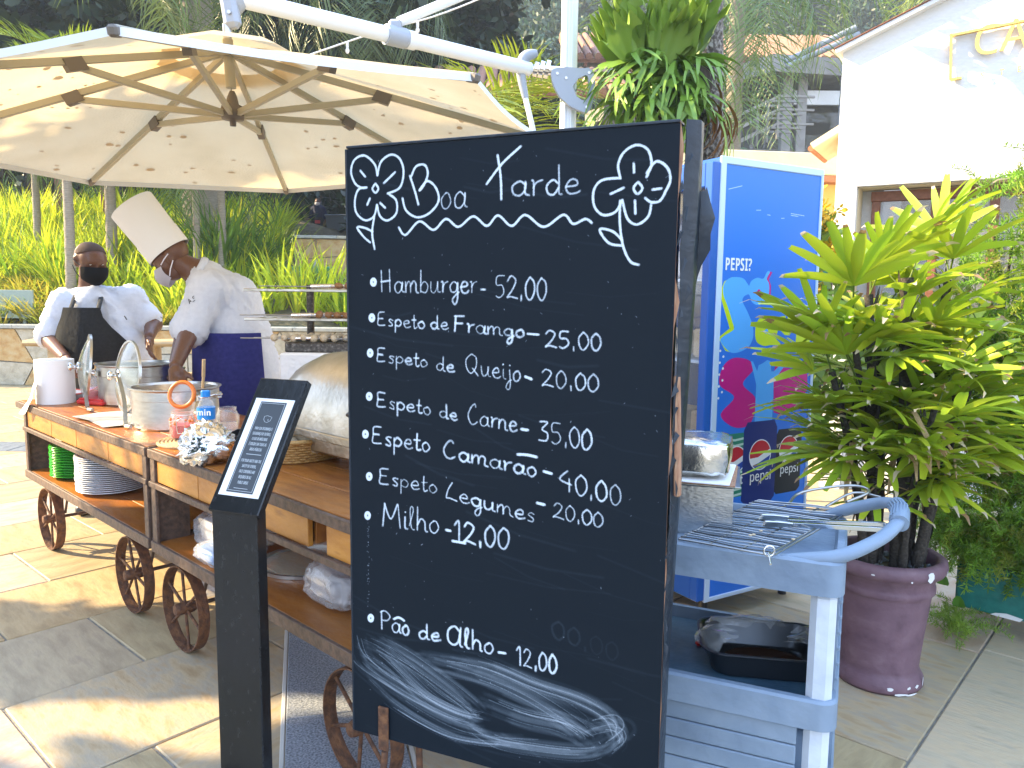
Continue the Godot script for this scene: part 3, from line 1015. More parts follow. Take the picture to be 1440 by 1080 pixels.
	palm("feather_palm", "smaller yellow green palm showing under the boom beside the mast", Vector3(0.0, 0, -8.6), 2.3, 0.06, 11, 1.3, 0.5, Color(0.28, 0.33, 0.035), 72, Vector2(0.3, 1.3), null, 0.4, 0.7)
	palm("feather_palm", "bright palm tuft standing above the parasol's left edge", Vector3(-7.1, 0.9, -12.4), 3.6, 0.07, 11, 1.25, 0.5, Color(0.24, 0.33, 0.03), 73, Vector2(0.5, 1.4), null, 0.2, 0.5)
	palm("skirted_palm", "thick palm with a skirt of hanging dead leaves above the parasol", Vector3(-6.0, 2.2, -15.0), 6.2, 0.3, 16, 3.0, 0.8, Color(0.10, 0.15, 0.035), 74, Vector2(-1.1, 0.8), M.palm_bark, 0.9, 0.8)
	palm("skirted_palm", "shaggy palm with drooping grey green leaves behind the boom joint", Vector3(-3.3, 1.5, -17.5), 6.6, 0.2, 22, 2.7, 0.8, Color(0.11, 0.16, 0.045), 75, Vector2(-1.3, 0.4), M.palm_bark, 1.0, 0.9)
	palm("coconut_palm", "hazy coconut palm with long fronds hanging beside the fern tree", Vector3(4.2, 0, -15.5), 7.6, 0.16, 15, 3.4, 0.9, Color(0.12, 0.2, 0.06), 76, Vector2(-0.9, 0.7), M.palm_bark, 0.8, 0.8)
	palm("coconut_palm", "palm crown peeping over the white gable roof", Vector3(9.4, 0, -16.0), 8.0, 0.16, 12, 2.6, 0.8, Color(0.2, 0.27, 0.06), 77, Vector2(-0.6, 0.9), M.palm_bark, 0.6, 0.7)
	palm("coconut_palm", "small green palm by the stair railings of the hillside house", Vector3(4.0, 2.2, -17.6), 1.7, 0.09, 13, 1.9, 0.6, Color(0.10, 0.17, 0.06), 78, Vector2(-0.4, 1.1), M.palm_bark, 0.7, 0.8)

# ------------------------------------------------------------------ buildings
func far_buildings() -> void:
	# house on the hillside: slab on columns, dark glazed room, tiled roof, stair with railings
	var h := thing("hillside_house", "hazy grey house on the hill with a tiled roof and open lower floor", "house", "", Vector3(6.45, 0, -20.0))
	var la := Vector3(-0.55, 0, -0.84)
	var ra := Vector3(0.985, 0, -0.17)
	var poly := PackedVector2Array()
	for p in [Vector3.ZERO, ra * 6.0, ra * 6.0 + Vector3(0, 0, -6), la * 7.5]:
		poly.append(Vector2(p.x, -p.z))
	var g := G.new()
	g.prism(poly, 0.42)
	part("floor_slab", g, M.grey_concrete, h, Transform3D(Basis(Vector3(1, 0, 0), -PI / 2), Vector3(0, 7.3, 0)))
	g = G.new()
	g.prism(poly, 4.4)
	part("terrace_base", g, M.grey_concrete, h, Transform3D(Basis(Vector3(1, 0, 0), -PI / 2), Vector3(0, 2.3, 0)))
	for p in [Vector3(0.55, 0, -0.55), Vector3(0.95, 0, -0.6), Vector3(3.4, 0, -1.1), Vector3(-1.6, 0, -3.2)]:
		g = G.new()
		g.box(p + Vector3(0, 5.75, 0), Vector3(0.24, 2.7, 0.24), 0.01)
		part("column", g, M.grey_concrete, h)
	g = G.new()
	g.box(Vector3(1.2, 5.8, -3.6), Vector3(10, 2.6, 0.2), 0.0)
	part("back_wall", g, M.room_plaster, h)
	g = G.new()
	g.box(Vector3(5.4, 5.8, -2.3), Vector3(0.2, 2.6, 2.6), 0.0)
	g.box(Vector3(-3.0, 5.8, -3.4), Vector3(0.2, 2.6, 1.2), 0.0)
	part("end_wall", g, M.room_plaster, h)
	for k in 4:
		g = G.new()
		g.box(Vector3(-1.5 + k * 1.7, 5.8, -2.2 - 0.1 * k), Vector3(1.6, 2.5, 0.02), 0.0)
		part("window_pane", g, M.window_glass, h)
	g = G.new()
	g.bar(Vector3(-2.4, 5.55, -2.1), Vector3(4.5, 5.55, -2.1), 0.06, 0.06)
	g.bar(Vector3(-2.4, 7.0, -2.0), Vector3(1.5, 6.6, -1.2), 0.08, 0.06)
	part("window_rail", g, M.grey_concrete, h)
	g = G.new()
	g.box(Vector3(0.0, 7.75, -2.6), Vector3(9, 0.5, 0.2), 0.0)
	part("eaves_wall", g, M.room_plaster, h)
	g = G.new()
	g.box(Vector3(0.0, 9.0, -4.6), Vector3(10.0, 0.12, 5.0), 0.0, turned(Vector3(1, 0, 0), 24))
	var roof := part("roof", g, M.roof_tile, h)
	for k in 40:
		g = G.new()
		var x := -4.9 + 0.25 * k
		g.tube([Vector3(x, 8.06, -2.2), Vector3(x, 10.1, -6.8)], 0.1, 8)
		part("roof_tile", g, M.roof_tile, roof)
	for k in 12:
		g = G.new()
		g.bar(Vector3(-4.5 + k * 0.8, 7.95, -2.7), Vector3(-4.5 + k * 0.8, 7.82, -2.15), 0.08, 0.1)
		part("rafter", g, M.window_wood, h)
	# stair railings
	for k in 3:
		g = G.new()
		var off := Vector3(0.1 * k, 0, 0.45 * k)
		for y in [0.0, 0.32, 0.62]:
			g.bar(Vector3(-2.6, 4.45 + y, 0.7) + off, Vector3(-0.5, 5.5 + y, 0.55) + off, 0.05, 0.05)
			g.bar(Vector3(-0.5, 5.5 + y, 0.55) + off, Vector3(0.35, 5.5 + y, 0.5) + off, 0.05, 0.05)
		for f in [0.0, 0.5, 1.0]:
			var p := Vector3(-2.6 + 2.1 * f, 4.1 + 1.05 * f, 0.7 - 0.15 * f) + off
			g.bar(p, p + Vector3(0, 1.0, 0), 0.05, 0.05)
		part("stair_railing", g, M.window_wood if k == 3 else M.grey_concrete, h)
	# steel pergola frame beside it
	var pg := thing("steel_pergola", "grey steel tube pergola frame between the hillside house and the gable", "pergola", "", Vector3(8.1, 0, -20.0))
	for e in [[Vector3(-1.5, 7.2, 0.4), Vector3(0.1, 7.95, 0.6)], [Vector3(-1.5, 7.05, 0.5), Vector3(0.2, 7.8, 0.6)], [Vector3(-0.1, 7.75, 0.5), Vector3(2.2, 7.55, 0.4)]]:
		g = G.new()
		g.tube([e[0], e[1]], 0.07, 8)
		part("beam", g, M.steel_rail, pg)
	g = G.new()
	g.tube([Vector3(-0.15, 2.0, 0.5), Vector3(-0.05, 7.75, 0.5)], 0.08, 8)
	part("post", g, M.steel_rail, pg)
	g = G.new()
	g.box(Vector3(0.3, 6.6, -0.6), Vector3(2.4, 0.35, 0.1), 0.0)
	part("fascia", g, M.white_plaster, pg)
	# low yellow building behind the cooler
	var y := thing("yellow_building", "low yellow building with a cream parapet behind the blue cooler", "building", "", Vector3(2.2, 0, -9.0))
	g = G.new()
	g.box(Vector3(1.0, 1.38, -0.2), Vector3(4.0, 2.76, 0.3), 0.005, turned(Vector3.UP, 8))
	part("wall", g, M.yellow_plaster, y)
	g = G.new()
	g.box(Vector3(0.98, 2.94, -0.1), Vector3(4.1, 0.24, 0.5), 0.01, turned(Vector3.UP, 8))
	part("parapet", g, M.cream_plaster, y)
	g = G.new()
	g.box(Vector3(1.0, 2.78, -0.03), Vector3(4.05, 0.07, 0.34), 0.004, turned(Vector3.UP, 8))
	part("moulding", g, M.terracotta, y)
	g = G.new()
	g.box(Vector3(1.0, 2.1, 0.0), Vector3(2.2, 0.12, 0.06), 0.004, turned(Vector3.UP, 8))
	part("door_lintel", g, M.terracotta, y)
	g = G.new()
	g.box(Vector3(1.0, 1.1, -0.02), Vector3(2.0, 1.9, 0.06), 0.004, turned(Vector3.UP, 8))
	part("door", g, M.green_box, y)
	# tiled roof glimpsed behind the feather palm
	var rf := thing("garden_pavilion", "pavilion with a weathered tiled roof behind the feather palm", "pavilion", "", Vector3(0.2, 0, -16.5))
	for k in 22:
		g = G.new()
		var x := -2.6 + k * 0.24
		g.tube([Vector3(x, 5.35, 1.1), Vector3(x, 6.35, -1.1)], 0.11, 8)
		part("roof_tile", g, M.roof_tile, rf)
	g = G.new()
	g.box(Vector3(0, 5.78, -0.02), Vector3(5.4, 0.06, 2.4), 0.0, turned(Vector3(1, 0, 0), 24.5))
	part("roof_deck", g, M.window_wood, rf)
	for x in [-2.4, 2.4]:
		g = G.new()
		g.box(Vector3(x, 2.65, 0), Vector3(0.18, 5.9, 0.18), 0.01)
		part("post", g, M.brown_post, rf)

func string_lights() -> void:
	var t := thing("string_lights", "thin cable with small hanging bulbs sloping up behind the boom", "string lights", "", Vector3(-1.7, 3.5, -7.0))
	var g := G.new()
	var pts := spline([Vector3(-0.1, 0.0, 0), Vector3(0.5, 0.2, 0), Vector3(1.1, 0.37, 0), Vector3(1.9, 0.72, 0), Vector3(2.9, 1.3, 0)], 5)
	g.tube(pts, 0.007, 6)
	part("cable", g, M.white_metal, t)
	for k in [3, 8, 14]:
		g = G.new()
		var p: Vector3 = pts[k]
		g.tube([p, p + Vector3(0, -0.05, 0)], 0.012, 8)
		g.ball(p + Vector3(0, -0.075, 0), Vector3(0.018, 0.026, 0.018), 10)
		part("bulb", g, M.chipped_white, t)

func white_building() -> void:
	var d := Vector3(0.85, 0, 0.527).normalized()
	var b := thing("white_building", "sunlit white gabled building with gilded sign lettering and a timber window", "building", "", Vector3(2.352, 0, -5.75))
	b.basis = Basis(d, Vector3.UP, d.cross(Vector3.UP))
	# front wall cut round the window: s to the right, y up, thickness to the back
	var z := -0.14
	var g := G.new()
	var outline := PackedVector2Array([Vector2(0, 0), Vector2(0.143, 0), Vector2(0.143, 2.236), Vector2(1.75, 2.236), Vector2(1.75, 0), Vector2(2.6, 0), Vector2(2.6, 4.18), Vector2(0, 3.18)])
	g.prism(outline, 0.28)
	part("front_wall", g, M.white_plaster, b, Transform3D(Basis.IDENTITY, Vector3(0, 0, z)))
	g = G.new()
	g.box(Vector3(0.95, 0.42, -0.17), Vector3(1.606, 0.84, 0.2), 0.0)
	part("window_breast", g, M.white_plaster, b)
	g = G.new()
	g.box(Vector3(0.15, 1.58, -2.3), Vector3(0.28, 3.16, 4.0), 0.0)
	part("side_wall", g, M.white_plaster, b)
	g = G.new()
	g.box(Vector3(0.146, 1.54, -0.17), Vector3(0.004, 1.39, 0.21), 0.0)
	g.box(Vector3(0.95, 2.232, -0.17), Vector3(1.606, 0.004, 0.21), 0.0)
	part("window_reveal", g, M.cream_plaster, b)
	# roof edge
	g = G.new()
	g.bar(Vector3(-0.04, 3.18, -0.1), Vector3(2.7, 4.232, -0.1), 0.03, 0.34, Vector3(0, 0, 1))
	var roof := part("roof", g, M.white_plaster, b)
	g = G.new()
	g.bar(Vector3(-0.05, 3.198, -0.1), Vector3(2.7, 4.252, -0.1), 0.008, 0.36, Vector3(0, 0, 1))
	part("roof_edge", g, M.window_wood, roof)
	g = G.new()
	g.box(Vector3(1.36, 3.64, -2.4), Vector3(2.8, 0.06, 4.1), 0.0, turned(Vector3(0, 0, 1), 21))
	part("roof_slab", g, M.roof_tile, roof)
	# lower eave with gutter on the side
	g = G.new()
	g.box(Vector3(-0.1, 2.64, -0.45), Vector3(0.26, 0.05, 0.6), 0.004, turned(Vector3(0, 0, 1), 30))
	var eave := part("side_eave", g, M.cream_plaster, b)
	g = G.new()
	g.tube([Vector3(-0.22, 2.56, -0.16), Vector3(-0.22, 2.56, -0.74)], 0.022, 10)
	part("gutter", g, M.terracotta, eave)
	# timber window
	var w := G.new()
	w.box(Vector3(0.95, 2.18, -0.24), Vector3(1.47, 0.07, 0.07), 0.004)
	w.box(Vector3(0.95, 0.88, -0.24), Vector3(1.47, 0.07, 0.07), 0.004)
	for s in [0.25, 0.64, 1.0, 1.36, 1.65]:
		w.box(Vector3(s, 1.53, -0.24), Vector3(0.055, 1.228, 0.06), 0.004)
	var win := part("window", w, M.window_wood, b)
	for s in [[0.28, 0.61], [0.67, 0.97], [1.03, 1.33], [1.39, 1.62]]:
		g = G.new()
		g.box(Vector3((s[0] + s[1]) / 2, 1.53, -0.24), Vector3(s[1] - s[0], 1.22, 0.006), 0.0)
		part("window_pane", g, M.window_glass, win)
	g = G.new()
	g.box(Vector3(0.95, 1.5, -1.6), Vector3(2.0, 2.9, 0.1), 0.0)
	part("room_wall", g, M.stone_b, b)
	g = G.new()
	g.box(Vector3(0.42, 1.86, -0.6), Vector3(0.34, 0.3, 0.08), 0.02)
	part("window_display", g, M.purple_pot, b)
	# gilded sign: frame strokes and letters standing off the wall
	g = G.new()
	g.bar(Vector3(0.675, 3.18, 0.03), Vector3(2.0, 3.26, 0.03), 0.016, 0.03, Vector3(0, 0, 1))
	g.bar(Vector3(0.675, 3.19, 0.03), Vector3(0.69, 2.895, 0.03), 0.016, 0.03, Vector3(0, 0, 1))
	g.bar(Vector3(0.69, 2.895, 0.03), Vector3(0.755, 2.897, 0.03), 0.016, 0.03, Vector3(0, 0, 1))
	var sg := part("sign_frame", g, M.gold, b)
	for e in [["C", 0.80, 2.962, 0.19], ["A", 0.957, 2.972, 0.19], ["S", 1.112, 2.982, 0.19], ["S", 0.86, 2.868, 0.036], ["T", 0.967, 2.874, 0.036], ["E", 1.063, 2.88, 0.036]]:
		text_part("letter", e[0], e[3] * 1.38, 0.014 if e[3] > 0.1 else 0.008, M.gold, sg, Transform3D(Basis.IDENTITY, Vector3(e[1], e[2], 0.03)), false)
	# shrub with yellow flowers at the corner
	var r := RandomNumberGenerator.new()
	r.seed = 8
	var sh := thing("flowering_shrub", "shrub with yellow flowers at the corner beside the cooler", "shrub", "", Vector3(2.0, 0, -5.35))
	var pl := []
	var ti := []
	crown_places(r, Vector3(0, 1.2, 0), Vector3(0.3, 1.05, 0.3), 110, 0.28, 0.42, Color(0.2, 0.3, 0.03), pl, ti)
	copies("foliage", clump("broad"), M.tree_leaf, pl, ti, sh).set_meta("kind", "stuff")
	g = G.new()
	for k in 5:
		g.tube(spline([Vector3(r.randf_range(-0.1, 0.1), 0, 0), Vector3(r.randf_range(-0.2, 0.2), 1.0, 0), Vector3(r.randf_range(-0.3, 0.3), 1.9, 0)], 3), 0.012, 6)
	part("stem", g, M.bark, sh)
	pl = []
	ti = []
	crown_places(r, Vector3(0.03, 1.75, 0.05), Vector3(0.2, 0.5, 0.2), 70, 0.12, 0.18, Color(0.75, 0.5, 0.02), pl, ti)
	copies("blossoms", clump("broad"), M.tree_leaf, pl, ti, sh).set_meta("kind", "stuff")

func text_part(called: String, words: String, px_high: float, depth: float, m: Material, parent: Node3D, xf: Transform3D, centred := true, bold := false, narrow := 1.0) -> MeshInstance3D:
	var f := SystemFont.new()
	f.font_names = PackedStringArray(["Droid Sans"])
	if bold:
		f.font_weight = 700
	var t := TextMesh.new()
	t.text = words
	t.font = f
	t.font_size = 64
	t.pixel_size = px_high / 64.0
	t.depth = depth
	t.curve_step = 2.0
	t.horizontal_alignment = HORIZONTAL_ALIGNMENT_CENTER if centred else HORIZONTAL_ALIGNMENT_LEFT
	t.vertical_alignment = VERTICAL_ALIGNMENT_BOTTOM
	return part(called, t, m, parent, xf * Transform3D(Basis.from_scale(Vector3(narrow, 1, 1)), Vector3.ZERO))

# ------------------------------------------------------------------ parasol
func parasol() -> void:
	var apex := Vector3(-1.351, 2.584, -3.767)
	var n := Vector3(-0.044, 1, -0.012).normalized()
	var e1 := n.cross(Vector3(0, 0, 1)).normalized()
	var e2 := n.cross(e1)
	var t := thing("cantilever_parasol", "large cream cantilever parasol on a white mast over the cooks", "parasol", "", Vector3(0.335, 0, -5.0))
	var o := t.position
	var rim := []
	for i in 9:
		var a := 4.842 + i * PI / 4
		rim.append(apex - n * 0.441 + (e1 * cos(a) + e2 * sin(a)) * 1.5 - o)
	var top := apex - o
	# canopy panels sag between the ribs
	var cm: StandardMaterial3D = M.canvas
	for i in 8:
		var g := G.new()
		var rows := []
		for r in 11:
			var f := 0.16 + 0.84 * r / 10.0
			var row := PackedVector3Array()
			for k in 9:
				var s := k / 8.0
				var p: Vector3 = top.lerp((rim[i] as Vector3).lerp(rim[i + 1], s), f)
				var mid := sin(PI * s)
				p -= n * 0.035 * mid * f * (1.15 - f)
				var inward: Vector3 = (top - n * 0.4 - p)
				p += inward.normalized() * 0.03 * mid * f * f
				row.append(p)
			rows.append(row)
		g.grid(rows)
		var pn := part("canopy_panel", g, cm, t)
		g = G.new()
		var edge: PackedVector3Array = rows[10]
		var low := PackedVector3Array()
		for p in edge:
			low.append(p - n * 0.026 + (p - top).normalized() * 0.004)
		g.grid([edge, low])
		part("hem", g, M.canvas_hem if M.has("canvas_hem") else mat("canvas_hem", c3(0.72, 0.72, 0.7), 0.85), pn)
		# leaf stains on the cloth
		g = G.new()
		for k in 15:
			var f := sqrt(ru(0.15, 0.95))
			var s := ru(0.06, 0.94)
			var c: Vector3 = top.lerp((rim[i] as Vector3).lerp(rim[i + 1], s), f)
			var mid := sin(PI * s)
			c -= n * (0.035 * mid * f * (1.15 - f) + 0.006)
			c += (top - n * 0.4 - c).normalized() * 0.03 * mid * f * f
			var rd := ru(0.006, 0.02) * (1.6 if rng.randf() < 0.12 else 1.0)
			var pts := PackedVector3Array()
			var ex := ((rim[i] as Vector3) - (rim[i + 1] as Vector3)).normalized()
			var ey := ((rim[i] as Vector3).lerp(rim[i + 1], 0.5) - top).normalized()
			var sq := ru(0.5, 1.0)
			for q in 9:
				var an := TAU * q / 9.0
				pts.append(c + (ex * cos(an) + ey * sin(an) * sq) * rd * ru(0.7, 1.2))
			g.fan(pts, c, true)
		part("leaf_stain", g, M.canvas_stain, pn).set_meta("kind", "stuff")
	# vent cap above
	var vg := G.new()
	var vr := []
	for r in 4:
		var row := PackedVector3Array()
		for i in 8:
			var c: Vector3 = top + n * 0.05
			row.append(c.lerp((rim[i] as Vector3) + n * 0.05, [0.02, 0.1, 0.18, 0.24][r]) + n * (0.0 if r < 3 else -0.02))
		vr.append(row)
	vg.grid(vr, true)
	part("vent_cap", vg, cm, t)
	# ribs, struts, end caps, hub
	var runner := top - n * 0.315
	for i in 8:
		var g := G.new()
		g.bar(top - n * 0.035, (rim[i] as Vector3) - n * 0.012, 0.022, 0.03, n)
		var rb := part("rib", g, M.beige_metal, t)
		g = G.new()
		var out: Vector3 = (rim[i] as Vector3) - n * 0.014
		var dr: Vector3 = (out - top).normalized()
		g.box(out - dr * 0.01, Vector3(0.03, 0.06, 0.035), 0.008, Basis(dr.cross(n).normalized(), dr, dr.cross(n).normalized().cross(dr)))
		part("rib_end", g, M.taupe_plastic, rb)
		var joint: Vector3 = top.lerp(rim[i], 0.467) - n * 0.045
		g = G.new()
		g.bar(runner + dr * 0.03, joint, 0.02, 0.028, n)
		var st := part("strut", g, M.beige_metal, t)
		g = G.new()
		var sd := dr.cross(n).normalized()
		g.xf = Transform3D(Basis(dr, n, sd), joint)
		g.prism(PackedVector2Array([Vector2(-0.05, -0.02), Vector2(0.03, -0.022), Vector2(0.055, 0.03), Vector2(-0.02, 0.035)]), 0.036)
		part("strut_joint", g, M.taupe_plastic, st)
	var g := G.new()
	g.lathe([[0.001, -0.06], [0.014, -0.06], [0.016, -0.035], [0.05, -0.03], [0.058, 0.0], [0.05, 0.03], [0.03, 0.04], [0.022, 0.075], [0.012, 0.1], [0.001, 0.1]], 16, runner)
	part("hub", g, M.taupe_plastic, t)
	g = G.new()
	g.tube([top - n * 0.2, top + n * 0.02], 0.024, 12)
	g.tube([runner + n * 0.09, top - n * 0.2], 0.003, 6)
	part("centre_pole", g, M.beige_metal, t)
	# boom, mount, mast
	var s0 := Vector3(-1.30, 2.80, -3.80) - o
	var s1 := Vector3(0.085, 2.815, -4.93) - o
	g = G.new()
	g.tube([s0, s1], 0.041, 20)
	part("boom", g, M.white_metal, t)
	g = G.new()
	g.box(top + n * 0.15 + Vector3(0.02, 0.02, 0), Vector3(0.075, 0.2, 0.07), 0.02, turned(Vector3(0, 0, 1), 8))
	g.ball(s0 + Vector3(-0.03, 0.01, 0), Vector3(0.07, 0.085, 0.06))
	var mt := part("top_mount", g, M.grey_cast, t)
	g = G.new()
	g.tube([top + n * 0.02, top + n * 0.09], 0.02, 10)
	g.tube([top + n * 0.13 + Vector3(0.03, 0, 0.03), top + n * 0.13 + Vector3(0.03, 0, 0.048)], 0.009, 8)
	part("bolt", g, M.screw, mt)
	var jn := s0.lerp(s1, 0.47)
	var bd := (s1 - s0).normalized()
	g = G.new()
	g.tube([jn - bd * 0.06, jn + bd * 0.06], 0.053, 20)
	g.box(jn + Vector3(0, 0.055, 0.0), Vector3(0.07, 0.06, 0.06), 0.015)
	part("boom_collar", g, M.grey_cast, t)
	g = G.new()
	g.tube([jn + bd * 0.07, jn + bd * 0.12], 0.049, 20)
	part("boom_sleeve", g, M.white_metal, t)
	g = G.new()
	g.tube([jn + Vector3(0.02, 0.075, 0), Vector3(-0.02, 3.52, 0.02)], 0.026, 16)
	part("upper_strut", g, M.white_metal, t)
	# clamp and crank plate by the mast
	g = G.new()
	g.tube(spline([s1 + Vector3(0.05, 0.09, 0.02), s1 + Vector3(-0.03, 0.06, 0.02), s1 + Vector3(-0.05, -0.03, 0.02), s1 + Vector3(-0.02, -0.18, 0.02)], 5), [0.018, 0.024, 0.03, 0.034, 0.036, 0.036, 0.035, 0.034, 0.033, 0.032, 0.03, 0.028, 0.026, 0.024, 0.022, 0.02], 12)
	part("clamp_arm", g, M.grey_cast, t)
	g = G.new()
	g.tube([s1 + Vector3(-0.02, -0.18, 0.02), s1 + Vector3(0.06, -0.5, 0.06)], 0.017, 12)
	part("lower_strut", g, M.white_metal, t)
	g = G.new()
	for k in 3:
		g.tube([s1 + Vector3(0.03 + 0.035 * k, -0.0, 0), s1 + Vector3(0.055 + 0.035 * k, -0.006, 0)], [0.045, 0.052, 0.056][k], 18)
	g.tube([s1 + Vector3(-0.02, 0.0, 0), s1 + Vector3(0.24, -0.02, 0.02)], 0.028, 14)
	part("swivel", g, M.chrome, t)
	g = G.new()
	g.tube([Vector3(0, 0, 0), Vector3(0, 3.7, 0)], 0.052, 8)
	g.box(Vector3(0.012, 1.85, 0.052), Vector3(0.012, 3.7, 0.012), 0.002)
	g.box(Vector3(-0.022, 1.85, 0.048), Vector3(0.012, 3.7, 0.012), 0.002)
	part("mast", g, M.white_metal, t)
	var outer := [[-0.13, 0.075], [-0.05, 0.085], [0.05, 0.08], [0.095, 0.085], [0.125, 0.06], [0.135, 0.0], [0.13, -0.08], [0.11, -0.16], [0.085, -0.185], [0.04, -0.17], [-0.02, -0.145], [-0.085, -0.09], [-0.125, -0.02], [-0.14, 0.04]]
	var inner := [[0.09, 0.035], [0.075, 0.042], [0.03, 0.02], [-0.005, -0.03], [0.02, -0.085], [0.06, -0.11], [0.085, -0.1], [0.1, -0.04]]
	var po := PackedVector2Array()
	var pi := PackedVector2Array()
	var hc := Vector2(0.045, -0.035)
	for k in 48:
		var dir := Vector2(cos(TAU * k / 48.0), sin(TAU * k / 48.0))
		for w in 2:
			var lp: Array = [outer, inner][w]
			var far := 0.0
			for q in lp.size():
				var hit = Geometry2D.segment_intersects_segment(hc, hc + dir, Vector2(lp[q][0], lp[q][1]), Vector2(lp[(q + 1) % lp.size()][0], lp[(q + 1) % lp.size()][1]))
				if hit != null:
					far = maxf(far, hc.distance_to(hit))
			[po, pi][w].append(hc + dir * far)
	g = G.new()
	var loop := func(p: PackedVector2Array, zz: float) -> PackedVector3Array:
		var out := PackedVector3Array()
		for q in p:
			out.append(Vector3(q.x, q.y, zz))
		return out
	g.grid([loop.call(po, 0.0175), loop.call(pi, 0.0175)], true, true)
	g.grid([loop.call(pi, 0.0175), loop.call(pi, -0.0175)], true, true)
	g.grid([loop.call(pi, -0.0175), loop.call(po, -0.0175)], true, true)
	g.grid([loop.call(po, -0.0175), loop.call(po, 0.0175)], true, true)
	var cp := part("crank_plate", g, M.grey_cast, t, Transform3D(turned(Vector3.UP, 4), Vector3(0.02, 2.73, 0.1)))
	for q in [[-0.1, 0.045], [-0.045, 0.02], [0.095, 0.055], [0.085, -0.15]]:
		g = G.new()
		g.tube([Vector3(q[0], q[1], 0.016), Vector3(q[0], q[1], 0.023)], 0.009, 10)
		part("screw", g, M.screw, cp)
	g = G.new()
	g.box(Vector3(0, 0.06, 0), Vector3(0.9, 0.12, 0.9), 0.02)
	part("base", g, M.grey_cast, t)

# ------------------------------------------------------------------ tree carrying a staghorn fern
func antler(sd: int, L: float, wid: float, forks: int) -> ArrayMesh:
	var r := RandomNumberGenerator.new()
	r.seed = sd
	var g := G.new()
	var col := Color(0.17, 0.30, 0.035)
	var arms := [[Vector3.ZERO, Vector3(1, 0.35, 0).normalized(), L * 0.55, wid, 0]]
	while not arms.is_empty():
		var a: Array = arms.pop_back()
		var p: Vector3 = a[0]
		var dir: Vector3 = a[1]
		var ln: float = a[2]
		var w: float = a[3]
		var lvl: int = a[4]
		var pts := [p]
		var ws := [w * (0.35 if lvl == 0 else 0.8)]
		for k in 5:
			dir = (dir + Vector3(0, -0.22 - 0.05 * lvl, 0)).normalized()
			p += dir * ln / 5.0
			pts.append(p)
			ws.append(w * [0.55, 0.75, 0.95, 1.05, 1.1][k] if lvl < forks else w * [0.9, 0.85, 0.75, 0.55, 0.15][k])
		var kk := r.randf_range(0.85, 1.15)
		g.col = Color(col.r * kk, col.g * kk, col.b)
		g.blade(pts, ws, Vector3(0, 0, 1).rotated(dir, r.randf_range(-0.3, 0.3)), 0.08)
		if lvl < forks:
			for s in [-1.0, 1.0]:
				arms.append([p - dir * 0.012 + Vector3(0, 0, s * w * 0.26), (dir + Vector3(0, 0, s * r.randf_range(0.25, 0.55))).normalized(), ln * r.randf_range(0.6, 0.9), w * 0.55, lvl + 1])
	return g.done()

func shield(sd: int, L: float, wid: float) -> ArrayMesh:
	var r := RandomNumberGenerator.new()
	r.seed = sd
	var g := G.new()
	var rows := []
	for i in 10:
		var f := i / 9.0
		var row := PackedVector3Array()
		for j in 21:
			var s := j / 10.0 - 1.0
			var deep := clampf((f - 0.55) / 0.45, 0.0, 1.0)
			var lobe := 1.0 - 0.30 * deep * (0.5 - 0.5 * cos(s * 10.5 + sd)) - 0.22 * s * s * f
			var w := wid * (0.16 + 0.95 * pow(f, 0.8)) * 0.5
			row.append(Vector3(0.22 * f * f * L + 0.35 * w * s * s * f + 0.03 * sin(s * 7.0) * f * wid, L * f * lobe, s * w * (1.0 + 0.25 * f)))
		rows.append(row)
	var k := r.randf_range(0.9, 1.15)
	g.col = Color(0.20 * k, 0.31 * k, 0.045 * k)
	g.grid(rows)
	return g.done()

